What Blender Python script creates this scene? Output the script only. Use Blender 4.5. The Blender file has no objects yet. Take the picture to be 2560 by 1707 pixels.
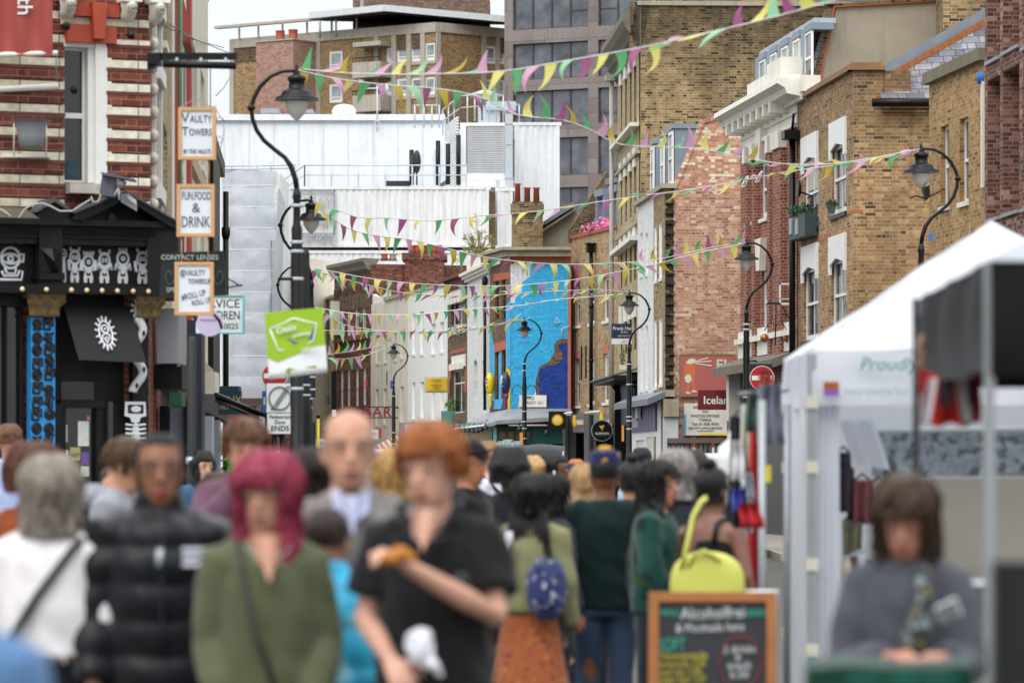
import bpy, math, random
from mathutils import Vector as V, Matrix
from mathutils import noise as mnoise
S=bpy.context.scene; COL=S.collection
F=9600.0; CX=1280.0; HY=1170.0; EYE=1.65      # photograph pixels: focal length, centre column, horizon row
R=random.Random(7)
# ---------------- camera
cam_d=bpy.data.cameras.new('camera'); cam=bpy.data.objects.new('camera',cam_d); COL.objects.link(cam)
cam.location=(0,0,EYE); cam.rotation_euler=(math.pi/2,0,0)
cam_d.sensor_width=36; cam_d.lens=135; cam_d.shift_y=(HY-853.5)/2560
cam_d.clip_start=0.5; cam_d.clip_end=4000
cam_d.dof.use_dof=True; cam_d.dof.focus_distance=88; cam_d.dof.aperture_fstop=3.1; cam_d.dof.aperture_blades=9
S.camera=cam
S.render.resolution_x=1024; S.render.resolution_y=682
# ---------------- sky (bright overcast) and soft sun
W=bpy.data.worlds.new('World'); S.world=W; W.use_nodes=True
nt=W.node_tree; nt.nodes.clear()
def wn(t,**k):
    n=nt.nodes.new(t)
    for a,b in k.items(): setattr(n,a,b)
    return n
SUN_EL,SUN_ROT=math.radians(52),math.radians(200)
out=wn('ShaderNodeOutputWorld'); bg=wn('ShaderNodeBackground'); bg.inputs[1].default_value=0.1
sky=wn('ShaderNodeTexSky',sky_type='NISHITA',sun_disc=False,sun_elevation=SUN_EL,sun_rotation=SUN_ROT,air_density=1.0,dust_density=3.0)
tc=wn('ShaderNodeTexCoord'); sx=wn('ShaderNodeSeparateXYZ'); nt.links.new(tc.outputs['Generated'],sx.inputs[0])
rp=wn('ShaderNodeValToRGB'); cr=rp.color_ramp
cr.elements[0].position=0.0; cr.elements[0].color=(5.35,5.5,5.62,1)
cr.elements[1].position=1.0; cr.elements[1].color=(13.5,13.9,14.4,1)
e=cr.elements.new(0.12); e.color=(6.0,6.2,6.32,1)
nt.links.new(sx.outputs[2],rp.inputs[0])
cl=wn('ShaderNodeTexNoise'); cl.inputs['Scale'].default_value=5; cl.inputs['Detail'].default_value=5
mp=wn('ShaderNodeMapping'); mp.inputs['Scale'].default_value=(1,1,4); nt.links.new(tc.outputs['Generated'],mp.inputs[0]); nt.links.new(mp.outputs[0],cl.inputs[0])
mr=wn('ShaderNodeMapRange'); mr.inputs[3].default_value=0.93; mr.inputs[4].default_value=1.07; nt.links.new(cl.outputs[0],mr.inputs[0])
mu=wn('ShaderNodeVectorMath',operation='SCALE'); nt.links.new(rp.outputs[0],mu.inputs[0]); nt.links.new(mr.outputs[0],mu.inputs['Scale'])
mx=wn('ShaderNodeMix',data_type='RGBA'); mx.inputs[0].default_value=0.9
nt.links.new(sky.outputs[0],mx.inputs[6]); nt.links.new(mu.outputs[0],mx.inputs[7]); nt.links.new(mx.outputs[2],bg.inputs[0]); nt.links.new(bg.outputs[0],out.inputs[0])
sd=bpy.data.lights.new('sun','SUN'); sd.energy=1.1; sd.angle=math.radians(50); sd.color=(1,.97,.93)
sun=bpy.data.objects.new('sun',sd); COL.objects.link(sun)
dv=V((math.sin(SUN_ROT)*math.cos(SUN_EL),math.cos(SUN_ROT)*math.cos(SUN_EL),math.sin(SUN_EL)))   # towards the sun: behind the camera, to the left
sun.rotation_euler=dv.to_track_quat('Z','Y').to_euler()
S.view_settings.view_transform='Standard'; S.view_settings.look='None'; S.view_settings.exposure=0.76; S.view_settings.gamma=1
S.cycles.max_bounces=6; S.cycles.transparent_max_bounces=12; S.cycles.caustics_reflective=False; S.cycles.caustics_refractive=False
S.cycles.use_denoising=True; S.cycles.sample_clamp_indirect=6
# ---------------- materials
def C(h,k=1.0):
    if not isinstance(h,str): return (*h[:3],1)
    r=[int(h[i:i+2],16)/255 for i in (0,2,4)]
    l=[((c/12.92) if c<.04045 else ((c+.055)/1.055)**2.4)*k for c in r]; L=max(.004,.3*l[0]+.6*l[1]+.1*l[2]); q=min(1.0,(L/.16)**.22)
    return (*[min(.88,c*q) for c in l],1)
MC={}
class NT:
    def __init__(s,name):
        s.m=bpy.data.materials.new(name); s.m.use_nodes=True; s.t=s.m.node_tree; s.b=s.t.nodes['Principled BSDF']
    def n(s,t,**k):
        n=s.t.nodes.new(t)
        for a,b in k.items(): setattr(n,a,b)
        return n
    def l(s,a,b): s.t.links.new(a,b)
    def uv(s): return s.n('ShaderNodeUVMap').outputs[0]
    def obj(s): return s.n('ShaderNodeTexCoord').outputs['Object']
    def noise(s,vec,scale,detail=4,rough=.55,sc=None):
        if sc:
            m=s.n('ShaderNodeMapping'); m.inputs['Scale'].default_value=sc; s.l(vec,m.inputs[0]); vec=m.outputs[0]
        n=s.n('ShaderNodeTexNoise'); n.inputs['Scale'].default_value=scale; n.inputs['Detail'].default_value=detail; n.inputs['Roughness'].default_value=rough
        s.l(vec,n.inputs[0]); return n.outputs[0]
    def mr(s,v,a,b,c,d):
        n=s.n('ShaderNodeMapRange'); s.l(v,n.inputs[0])
        for i,x in enumerate((a,b,c,d)): n.inputs[i+1].default_value=x
        return n.outputs[0]
    def ma(s,op,a,b=None,c=None):
        n=s.n('ShaderNodeMath',operation=op)
        for i,x in enumerate((a,b,c)):
            if x is None: continue
            if isinstance(x,(int,float)): n.inputs[i].default_value=x
            else: s.l(x,n.inputs[i])
        return n.outputs[0]
    def mix(s,f,a,b,bt='MIX'):
        n=s.n('ShaderNodeMix',data_type='RGBA',blend_type=bt)
        for i,x in ((0,f),(6,a),(7,b)):
            if isinstance(x,(int,float)): n.inputs[i].default_value=x
            elif isinstance(x,tuple): n.inputs[i].default_value=x
            else: s.l(x,n.inputs[i])
        return n.outputs[2]
    def sc(s,col,v):
        n=s.n('ShaderNodeVectorMath',operation='SCALE')
        if isinstance(col,tuple): n.inputs[0].default_value=col[:3]
        else: s.l(col,n.inputs[0])
        s.l(v,n.inputs['Scale']); return n.outputs[0]
    def bump(s,h,st=.3,d=.01):
        n=s.n('ShaderNodeBump'); n.inputs['Strength'].default_value=st; n.inputs['Distance'].default_value=d; s.l(h,n.inputs['Height']); s.l(n.outputs[0],s.b.inputs['Normal'])
def mat(name,col,rough=.6,metal=0,var=.12,scale=3,bump=0,bs=60,stain=0,spec=.5,sheen=0,trans=0,transl=0):
    if name in MC: return MC[name]
    t=NT(name); b=t.b; b.inputs['Roughness'].default_value=rough; b.inputs['Metallic'].default_value=metal
    b.inputs['Specular IOR Level'].default_value=spec
    if sheen: b.inputs['Sheen Weight'].default_value=sheen
    o=t.obj(); c=C(col)
    if var:
        v=t.mr(t.noise(o,scale,5),.25,.75,1-var,1+var); c=t.sc(c,v)
    if stain:   # rain streaks and grime
        f=t.mr(t.noise(o,1.2,6,.65,(2.5,2.5,.35)),.48,.72,0,stain)
        c=t.mix(f,c,C('6a6355'))
    if isinstance(c,tuple): b.inputs['Base Color'].default_value=c
    else: t.l(c,b.inputs['Base Color'])
    if bump: t.bump(t.noise(o,bs,3),bump,.01)
    if trans: b.inputs['Transmission Weight'].default_value=0; b.inputs['Subsurface Weight'].default_value=trans; b.inputs['Subsurface Radius'].default_value=(.02,.02,.02)
    if transl:
        tr=t.n('ShaderNodeBsdfTranslucent'); ms=t.n('ShaderNodeMixShader'); ms.inputs[0].default_value=transl; tr.inputs[0].default_value=C(col)
        ou=[x for x in t.t.nodes if x.type=='OUTPUT_MATERIAL'][0]; t.l(b.outputs[0],ms.inputs[1]); t.l(tr.outputs[0],ms.inputs[2]); t.l(ms.outputs[0],ou.inputs[0])
    MC[name]=t.m; return t.m
def brick(name,cols,mortar,soot=.4,bw=.225,bh=.075,mw=.0115,soot_scale=.35,streak=.25,rough=.85,sootcol='2a2622',var=.2,flem=True,con=(.45,.75),top=None):
    """each brick picks its own colour; cols = [(colour, share)]"""
    if name in MC: return MC[name]
    t=NT(name); t.b.inputs['Roughness'].default_value=rough; t.b.inputs['Specular IOR Level'].default_value=.25
    uv=t.uv(); s=t.n('ShaderNodeSeparateXYZ'); t.l(uv,s.inputs[0])
    r=t.ma('DIVIDE',s.outputs[1],bh); row=t.ma('FLOOR',r)
    sh=t.ma('MULTIPLY',t.ma('MODULO',t.ma('ABSOLUTE',row),2),.5)
    fr=t.ma('SUBTRACT',r,row)
    if flem:   # Flemish bond: stretcher, header, stretcher, header
        w_=bw*1.5; u=t.ma('ADD',t.ma('DIVIDE',s.outputs[0],w_),sh); f0=t.ma('FLOOR',u); g=t.ma('SUBTRACT',u,f0); hd=t.ma('GREATER_THAN',g,.6667)
        cu=t.ma('ADD',t.ma('MULTIPLY',f0,2),hd); fu=t.ma('MULTIPLY',t.ma('SUBTRACT',g,t.ma('MULTIPLY',hd,.6667)),1.5)
    else:
        u=t.ma('ADD',t.ma('DIVIDE',s.outputs[0],bw),sh); cu=t.ma('FLOOR',u); fu=t.ma('SUBTRACT',u,cu)
    cb=t.n('ShaderNodeCombineXYZ'); t.l(cu,cb.inputs[0]); t.l(row,cb.inputs[1])
    w=t.n('ShaderNodeTexWhiteNoise',noise_dimensions='2D'); t.l(cb.outputs[0],w.inputs['Vector'])
    rp=t.n('ShaderNodeValToRGB'); rp.color_ramp.interpolation='CONSTANT'; el=rp.color_ramp.elements
    p=0; tot=sum(x[1] for x in cols)
    for i,(c,sh_) in enumerate(cols):
        e=el[i] if i<2 else el.new(p/tot)
        q_=C(c); L_=.3*q_[0]+.6*q_[1]+.1*q_[2]; ds=0 if 'painted' in name or 'mural' in name else .14
        e.position=p/tot; e.color=(*[x*(1-ds)+L_*ds for x in q_[:3]],1); p+=sh_
    big=t.noise(uv,.5,5,.6)
    wv=t.ma('ADD',w.outputs[0],t.mr(big,.3,.7,-.12,.12))
    t.l(wv,rp.inputs[0])
    col=t.sc(rp.outputs[0],t.mr(t.noise(uv,9,3),.3,.7,1-var,1+var))
    m=t.ma('MAXIMUM',t.ma('LESS_THAN',fu,mw/bw),t.ma('LESS_THAN',fr,mw/bh))
    mo=t.sc(C(mortar),t.mr(t.noise(uv,2,4),.3,.7,.75,1.2))
    col=t.mix(m,col,mo)
    if soot: col=t.mix(t.mr(t.noise(uv,soot_scale,7,.68),con[0],con[1],0,soot),col,C(sootcol))
    if top: col=t.mix(t.ma('MULTIPLY',t.mr(t.ma('ADD',s.outputs[1],t.mr(t.noise(uv,.9,6,.65),.3,.7,-1.2,1.2)),top[0],top[1],0,top[2]),t.mr(t.noise(uv,4,4),.3,.6,.6,1)),col,C('2e2a24'))
    if streak: col=t.mix(t.mr(t.noise(uv,1.6,6,.6,(2.2,.18,1)),.52,.78,0,streak),col,C('3a342c'))
    t.l(col,t.b.inputs['Base Color'])
    h=t.ma('SUBTRACT',t.noise(uv,25,4),t.ma('MULTIPLY',m,1.2)); t.bump(h,.6,.012)
    MC[name]=t.m; return t.m
# ---------------- mesh collecting
def P(px,py,Y,dz=0): return V(((px-CX)*Y/F,Y,EYE+(HY-py)*Y/F+dz))
def px2x(px,Y): return (px-CX)*Y/F
def pz(py,Y): return EYE+(HY-py)*Y/F
class MB:
    def __init__(s): s.v=[]; s.f=[]; s.m=[]; s.cur=0; s.sm=[]; s.smooth=False
    def face(s,pts,m=None):
        i=len(s.v); s.v+= [V(p) for p in pts]; s.f.append(tuple(range(i,i+len(pts)))); s.m.append(s.cur if m is None else m); s.sm.append(s.smooth)
    def grid(s,rows,close=False,caps=False,m=None,sm=True):
        i=len(s.v); n=len(rows[0])
        for r in rows: s.v+=[V(p) for p in r]
        mm=s.cur if m is None else m
        for a in range(len(rows)-1):
            for b in range(n if close else n-1):
                c=(b+1)%n; s.f.append((i+a*n+b,i+a*n+c,i+(a+1)*n+c,i+(a+1)*n+b)); s.m.append(mm); s.sm.append(sm)
        if caps and n>2:
            s.f.append(tuple(i+k for k in range(n))[::-1]); s.m.append(mm); s.sm.append(False)
            s.f.append(tuple(i+(len(rows)-1)*n+k for k in range(n))); s.m.append(mm); s.sm.append(False)
        return s
    def obox(s,o,a,b,c,m=None):
        o,a,b,c=V(o),V(a),V(b),V(c)
        if a.cross(b).dot(c)<0: a,b=b,a
        p=[o,o+a,o+a+b,o+b,o+c,o+a+c,o+a+b+c,o+b+c]
        for q in ((0,3,2,1),(4,5,6,7),(0,1,5,4),(1,2,6,5),(2,3,7,6),(3,0,4,7)): s.face([p[i] for i in q],m)
        return s
    def box(s,x0,x1,y0,y1,z0,z1,m=None): return s.obox((x0,y0,z0),(x1-x0,0,0),(0,y1-y0,0),(0,0,z1-z0),m)
    def tube(s,pts,r,n=8,m=None,sm=True,flat=None):
        pts=[V(p) for p in pts]; rows=[]; a=None
        for i,p in enumerate(pts):
            t=(pts[min(i+1,len(pts)-1)]-pts[max(i-1,0)]).normalized()
            if a is None: a=t.cross(V((0,0,1)) if abs(t.z)<.95 else V((0,1,0))).normalized()
            else: a=(a-t*a.dot(t)).normalized()
            b=t.cross(a)
            rr=r[i] if isinstance(r,(list,tuple)) else r
            rows.append([p+a*rr*math.cos(k*2*math.pi/n)+b*rr*math.sin(k*2*math.pi/n)*(flat or 1) for k in range(n)])
        return s.grid(rows,True,True,m,sm)
    def lathe(s,c,prof,n=16,m=None,sx=1,sy=1,ax='z'):
        c=V(c); rows=[]
        for r,z in prof:
            ring=[]
            for k in range(n):
                a=k*2*math.pi/n; x,y=r*math.cos(a)*sx,r*math.sin(a)*sy
                ring.append(c+(V((x,y,z)) if ax=='z' else V((x,-z,y)) if ax=='y' else V((z,x,y))))
            rows.append(ring)
        return s.grid(rows,True,True,m)
    def prism(s,pts,vec,m=None):
        pts=[V(p) for p in pts]; vec=V(vec); n=len(pts)
        nn=V((0,0,0))
        for i in range(n): nn+=pts[i].cross(pts[(i+1)%n])
        if nn.dot(vec)>0: pts=pts[::-1]
        s.face(pts,m); s.face([p+vec for p in pts[::-1]],m)
        for i in range(n): s.face([pts[i],pts[i]+vec,pts[(i+1)%n]+vec,pts[(i+1)%n]],m)
        return s
    def build(s,name,mats,parent=None,weld=False):
        me=bpy.data.meshes.new(name)
        if parent is not None: o0=V(parent['_w'])
        else: o0=V([(min(c)+max(c))/2 for c in ([v.x for v in s.v],[v.y for v in s.v])]+[min(v.z for v in s.v)])
        me.from_pydata([v-o0 for v in s.v],[],s.f)
        mats=mats if isinstance(mats,(list,tuple)) else [mats]
        for m in mats: me.materials.append(m)
        me.polygons.foreach_set('material_index',[min(x,len(mats)-1) for x in s.m]); me.polygons.foreach_set('use_smooth',s.sm)
        me.update(); uvl=me.uv_layers.new(name='UVMap')
        vv=s.v
        for p in me.polygons:
            n=p.normal
            if abs(n.z)>.75: ta,tb=V((1,0,0)),V((0,1,0))
            else:
                ta=V((-n.y,n.x,0)).normalized(); tb=n.cross(ta) if abs(n.z)>.15 else V((0,0,1))
            for li in p.loop_indices:
                w=vv[me.loops[li].vertex_index]; uvl.data[li].uv=(w.dot(ta),w.dot(tb))
        o=bpy.data.objects.new(name,me); COL.objects.link(o)
        if parent is not None: o.parent=parent
        else: o.location=o0
        o['_w']=o0; return o
def tag(o,label,cat,group=None,kind=None):
    if label: o['label']=label
    if cat: o['category']=cat
    if group: o['group']=group
    if kind: o['kind']=kind
    return o
def thing(name,label,cat,loc=(0,0,0),group=None):
    o=bpy.data.objects.new(name,None); COL.objects.link(o); o.location=loc; o['_w']=V(loc); o.empty_display_size=.2
    return tag(o,label,cat,group)
def build_sub(mb,name,mats,part): return mb.build(name,mats,part)   # a child of a mesh part: same local frame as the part
# ---------------- facades: a vertical plane given by two picture columns and their distances
class Fac:
    def __init__(s,xl,Yl,xr,Yr):
        s.A=V((px2x(xl,Yl),Yl,0)); s.B=V((px2x(xr,Yr),Yr,0)); s.L=(s.B-s.A).length; s.t=(s.B-s.A)/s.L; s.n=V((s.t.y,-s.t.x,0)); s.xl,s.xr=xl,xr
    def u(s,px):
        k=(px-CX)/F; d=s.t.x-k*s.t.y
        return (k*s.A.y-s.A.x)/d
    def Y(s,px): return s.A.y+s.t.y*s.u(px)
    def z(s,px,py): return pz(py,s.Y(px))
    def p(s,u,z,off=0): return V((s.A.x+s.t.x*u+s.n.x*off,s.A.y+s.t.y*u+s.n.y*off,z))
    def q(s,px,py,off=0): return s.p(s.u(px),s.z(px,py),off)
    def side(s,D):   # the end wall going back from the right edge
        g=Fac.__new__(Fac); g.A=s.B.copy(); g.B=s.B-s.n*D; g.L=D; g.t=(g.B-g.A)/D; g.n=V((g.t.y,-g.t.x,0)); g.xl=g.xr=0; return g
    def box(s,mb,u0,u1,z0,z1,o0,o1,m=None): return mb.obox(s.p(u0,z0,o0),s.t*(u1-u0),s.n*(o1-o0),(0,0,z1-z0),m)
    def poly(s,mb,pts,o0,o1,m=None): return mb.prism([s.p(u,z,o0) for u,z in pts],s.n*(o1-o0),m)
    def hole(s,xl,xr,yt,yb): # picture box -> (u0,u1,z0,z1); rows measured at the middle column
        xc=(xl+xr)/2; return (s.u(xl),s.u(xr),s.z(xc,yb),s.z(xc,yt))
def holed(mb,f,u0,u1,z0,z1,holes,rec=.12,m=None,mr=None,off=0):
    us=sorted(set([u0,u1]+[h[0] for h in holes]+[h[1] for h in holes])); us=[u for u in us if u0-1e-6<=u<=u1+1e-6]
    zs=sorted(set([z0,z1]+[h[2] for h in holes]+[h[3] for h in holes])); zs=[z for z in zs if z0-1e-6<=z<=z1+1e-6]
    for j in range(len(zs)-1):
        c=(zs[j]+zs[j+1])/2; run=None
        for i in range(len(us)-1):
            d=(us[i]+us[i+1])/2
            inh=any(h[0]<d<h[1] and h[2]<c<h[3] for h in holes)
            if not inh and run is None: run=us[i]
            if (inh or i==len(us)-2) and run is not None:
                e=us[i] if inh else us[i+1]
                mb.face([f.p(run,zs[j],off),f.p(e,zs[j],off),f.p(e,zs[j+1],off),f.p(run,zs[j+1],off)],m); run=None
    for h in holes:
        a,b,c,d=h; o=off; k=off-rec
        mb.face([f.p(a,c,o),f.p(b,c,o),f.p(b,c,k),f.p(a,c,k)],mr); mb.face([f.p(a,d,k),f.p(b,d,k),f.p(b,d,o),f.p(a,d,o)],mr)
        mb.face([f.p(a,c,o),f.p(a,c,k),f.p(a,d,k),f.p(a,d,o)],mr); mb.face([f.p(b,c,k),f.p(b,c,o),f.p(b,d,o),f.p(b,d,k)],mr)
def body(mb,f,D,z0,z1,holes=(),rec=.12,m=None,mr=None,u0=0,u1=None,top=True,mt=None):
    u1=f.L if u1 is None else u1
    holed(mb,f,u0,u1,z0,z1,holes,rec,m,mr if mr is not None else m)
    a,b,c,d=f.p(u0,0),f.p(u1,0),f.p(u1,0,-D),f.p(u0,0,-D)
    def up(p,z): return V((p.x,p.y,z))
    for p,q in ((b,c),(c,d),(d,a)): mb.face([up(p,z0),up(q,z0),up(q,z1),up(p,z1)],m)
    if top: mb.face([up(p,z1) for p in (a,b,c,d)],mt if mt is not None else m)
    # dark inside behind the openings
def glass(name='window_glass',col='3a4148',rough=.08,spec=.8):
    if name in MC: return MC[name]
    t=NT(name); t.b.inputs['Roughness'].default_value=rough; t.b.inputs['Specular IOR Level'].default_value=spec
    o=t.obj(); n=t.noise(o,.9,2); t.l(t.sc(C(col),t.mr(n,.3,.7,.55,1.5)),t.b.inputs['Base Color'])
    t.bump(t.noise(o,1.3,2),.08,.02); MC[name]=t.m; return t.m
def window(root,f,h,rec=.12,style='sash',fm=None,gm=None,fw=.05,sill=None,sub=True,lab=None):
    """frame (a part) with its pane and sill (sub-parts)"""
    a,b,c,d=h; fm=fm or WHITE; gm=gm or GLASS; mb=MB(); r=-rec; t=.05
    w,hh=b-a,d-c
    f.box(mb,a,a+fw,c,d,r,r+t); f.box(mb,b-fw,b,c,d,r,r+t); f.box(mb,a+fw,b-fw,c,c+fw*1.2,r,r+t); f.box(mb,a+fw,b-fw,d-fw,d,r,r+t)
    if style in('sash','sash4'):
        m=(c+d)/2; f.box(mb,a+fw,b-fw,m-.03,m+.03,r+.002,r+t+.01)
        if style=='sash4': f.box(mb,(a+b)/2-.012,(a+b)/2+.012,c+fw*1.2,m-.03,r+.002,r+t-.01); f.box(mb,(a+b)/2-.012,(a+b)/2+.012,m+.03,d-fw,r+.002,r+t-.01)
    elif style=='grid':
        for k in (1,): f.box(mb,(a+b)/2-.02,(a+b)/2+.02,c+fw*1.2,d-fw,r+.002,r+t-.01)
        for k in range(1,4): z=c+hh*k/4; f.box(mb,a+fw,b-fw,z-.015,z+.015,r+.004,r+t-.012)
    elif style=='low':
        z=c+hh*.28; f.box(mb,a+fw,b-fw,z-.05,z+.05,r+.002,r+t-.01)
    elif style=='cross':
        f.box(mb,(a+b)/2-.03,(a+b)/2+.03,c+fw*1.2,d-fw,r+.002,r+t-.01); z=c+hh*.7; f.box(mb,a+fw,b-fw,z-.025,z+.025,r+.004,r+t-.012)
    o=mb.build('window',fm,root)
    if lab: o['label']=lab
    g=MB(); f.box(g,a+fw*.5,b-fw*.5,c+fw*.5,d-fw*.5,r+.012,r+.022); g.build('pane',gm,o)
    if sub and style in('sash','sash4') and R.random()<.5:
        k=MB(); zz=d-(d-c)*R.choice((.3,.45,.62)); f.box(k,a+fw,b-fw,zz,d-fw,r+.0225,r+.025); k.build('blind',mat('window_blind','b4b0a4',.6,var=.15,scale=9),o)
    if sill:
        k=MB(); pr=.025 if style=='plain' else .05; f.box(k,a-pr,b+pr,c-.09,c-.002,-rec+.03,pr); k.build('sill',sill,o)
    return o
def text(s,f,u,z,off,h,m,parent,name='lettering',ext=.006,w=1.0,shear=0,bold=0,align='CENTER',rot=0,maxw=None,spacing=1.0,lab=None):
    """real letters standing on a facade plane; u,z = the middle of the line, h = capital height"""
    cu=bpy.data.curves.new('t','FONT'); cu.body=s; cu.size=h/.70; cu.align_x=align; cu.align_y='CENTER'; cu.extrude=ext/2; cu.shear=shear; cu.offset=bold*h; cu.resolution_u=3; cu.space_character=spacing
    ob=bpy.data.objects.new('t',cu); me=bpy.data.meshes.new_from_object(ob)
    if not me.vertices: return None
    xs=[v.co.x for v in me.vertices]; wd=max(xs)-min(xs)
    if maxw and wd*w>maxw: w=maxw/wd
    ca,sa=math.cos(rot),math.sin(rot); mb=MB()
    for p in me.polygons:
        pts=[]
        for i in p.vertices:
            c=me.vertices[i].co; x,y=c.x*w,c.y; x,y=x*ca-y*sa,x*sa+y*ca
            pts.append(f.p(u+x,z+y,off+c.z+ext/2))
        mb.face(pts)
    bpy.data.objects.remove(ob); bpy.data.curves.remove(cu); bpy.data.meshes.remove(me)
    o=mb.build(name,m,parent)
    if lab: o['label']=lab
    return o
# ======================= materials of the street
WHITE=mat('white_paint','e6e6e2',.45,var=.05); OFFW=mat('aged_white_paint','e4e1d6',.6,var=.08,stain=.22)
CREAM=mat('cream_stucco','d8d2c0',.75,var=.07,stain=.35,bump=.2); GLASS=glass(); GLASS2=glass('pale_glass','8d979e',.1); GLASSD=glass('dark_glass','16191c',.1)
BLACK=mat('black_paint','0a0b0c',.4,var=.15,scale=6,spec=.3); IRON=mat('black_iron','0b0c0e',.42,var=.1,spec=.35); STONE=mat('weathered_stone','a59c86',.85,var=.15,stain=.6,bump=.3)
LEAD=mat('grey_lead','6c7480',.5,var=.15,stain=.3); GALV=mat('galvanised_steel','b9c2c8',.35,metal=.3,var=.08); CONC=mat('pale_concrete','b0a99c',.85,var=.1,stain=.35)
TERRA=mat('terracotta','a8563e',.8,var=.15,stain=.3); DKGREY=mat('dark_grey_paint','1e2126',.5,var=.12); REDP=mat('red_paint','a8312a',.5,var=.08)
GREY=mat('grey_paint','8b8f95',.55,var=.08)
BR_YEL=brick('yellow_stock_brick',[('a87f50',4),('b38a5a',3),('99764c',3),('bf9c6a',2),('80664a',1.2),('5c4e3e',.25)],'bfa985',.5,soot_scale=.3,streak=.4,top=(7.4,10,.42))
BR_YEL2=brick('golden_brick',[('b1884e',4),('a47c46',3),('bd965e',2),('8f7044',2),('6d573c',.5)],'b5a078',.3)
BR_TALL=brick('sooty_yellow_brick',[('9c8054',4),('ac8e60',3),('8a7048',3),('6d5a40',1.6),('4c4234',.8)],'bdac86',.72,soot_scale=.14,streak=.45,con=(.42,.68),top=(11.8,14.4,.72))
BR_FLANK=brick('orange_flank_brick',[('c08c70',4),('b27a60',3),('cc9e80',3),('a0685a',1.3),('d6b898',1.6)],'c6b49c',.22,soot_scale=.35,streak=.25,sootcol='6a4a40')
BR_FLANKU=brick('pale_patched_brick',[('c08468',4),('cf9a7e',4),('b67458',2),('dfc3a4',2.4),('e6d6bc',.9)],'c0a488',.1,streak=.1)
BR_RED=brick('red_facade_brick',[('8c4a3a',4),('985644',3),('7c4034',2),('a46854',1)],'b8a08a',.3)
BR_FARRED=brick('dark_red_brick',[('7c4234',4),('8a4e3c',3),('6b3a30',3),('4c3630',2),('9c5a40',1)],'75584a',.5,streak=.3)
BR_BEIGE=brick('beige_brick',[('b6946a',5),('c2a076',4),('a6865c',3),('8c7050',.8)],'a08b68',.12,streak=.12)
BR_BROWN=brick('brown_brick',[('6b5640',4),('7a6246',3),('5b4938',3),('433830',2)],'8c7c60',.4)
BR_NEW=brick('brown_red_brick',[('84584a',3),('71493e',3),('94695a',2),('5c4038',2),('a8887a',1)],'9a8478',.1,streak=.05)
BR_TOWER=brick('tower_brick',[('a38458',4),('967850',3),('ae9064',3),('82694a',2)],'9a8058',.15,bw=.3,bh=.12,streak=.1)
BR_PENT=brick('penthouse_brick',[('6e5648',3),('7c6252',3),('5f4a40',2)],'857266',.1,bw=.3,bh=.12)
BR_PINK=brick('pinkish_brick',[('a47c6c',4),('b08878',3),('98705f',2)],'a89688',.05,bw=.35,bh=.14,streak=.05)
BR_WHITE=brick('white_painted_brick',[('dedfdd',4),('e6e7e4',4),('d6d6d2',1)],'c9c9c4',.12,mw=.008,streak=.22,rough=.6,sootcol='8a867c',var=.05)
BR_BLUE=brick('sky_blue_painted_brick',[('3cb4ea',5),('38aee4',4),('48bdf0',3),('2fa2d8',.6)],'2b8fc0',.06,mw=.009,streak=.06,rough=.55,sootcol='9a7a70',var=.05)
BR_NAVY=brick('deep_blue_painted_brick',[('22449c',5),('264ca8',4),('1f3f92',3),('35508c',.5)],'1b3576',.1,mw=.009,streak=.05,rough=.55,sootcol='6a5a60',var=.06)
BR_WPATCH=brick('white_mural_brick',[('e4e6e8',5),('dadde0',3)],'bcc0c2',.05,mw=.009,streak=.05)
STUCCO=mat('grey_render','9b9484',.9,var=.12,scale=1.2,stain=.35,bump=.3)
SLATE=brick('roof_slates',[('7b7c84',3),('6f7078',3),('8a8a90',2),('62636b',2)],'3c3d42',.15,bw=.36,bh=.2,mw=.014,streak=.1,sootcol='8a6a3c')
def root_at(name,label,cat,f,u=0,group=None): return thing(name,label,cat,f.p(u,0),group)
SPLITS=set('white_lintel pier_capital keystone modillion dentil pillar window_post pier lintel tie_plate red_pilaster scaffold_pole column roof_post arch_head warning_sticker sticker_head hanging_basket_hook price_card board crate blue_spot window_mullion string_course orange_brick_arch table_leg teal_goods strip_light eyebrow shirt_collar collar sill_course recess_sill recess_panel tilted_casement bent_strip cable_tray skylight chimney_pot sun_logo underline rail brick_band panel_edge drip parapet_stain bagged_goods pole joint chain_bracket scalloped_edge link parapet_stain white_panel dark_panel arm_stay capital'.split())
def split_loose(mb):
    par=list(range(len(mb.v)))
    def fd(i):
        while par[i]!=i: par[i]=par[par[i]]; i=par[i]
        return i
    key={}
    for i,v in enumerate(mb.v):
        k=(round(v.x,4),round(v.y,4),round(v.z,4))
        if k in key: par[fd(i)]=fd(key[k])
        else: key[k]=i
    for f in mb.f:
        for j in f[1:]: par[fd(j)]=fd(f[0])
    grp={}
    for n,f in enumerate(mb.f): grp.setdefault(fd(f[0]),[]).append(n)
    out=[]
    for g in grp.values():
        q=MB(); mp={}
        for n in g:
            f=[]
            for i in mb.f[n]:
                if i not in mp: mp[i]=len(q.v); q.v.append(mb.v[i])
                f.append(mp[i])
            q.f.append(tuple(f)); q.m.append(mb.m[n]); q.sm.append(mb.sm[n])
        out.append(q)
    return out
def part(name,m,root,fn,lab=None):
    mb=MB(); fn(mb)
    if name in SPLITS:
        qs=split_loose(mb)
        if 1<len(qs)<=100:
            for q in qs: o=q.build(name,m,root)
            return o
    o=mb.build(name,m,root)
    if lab: o['label']=lab
    return o
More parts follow.
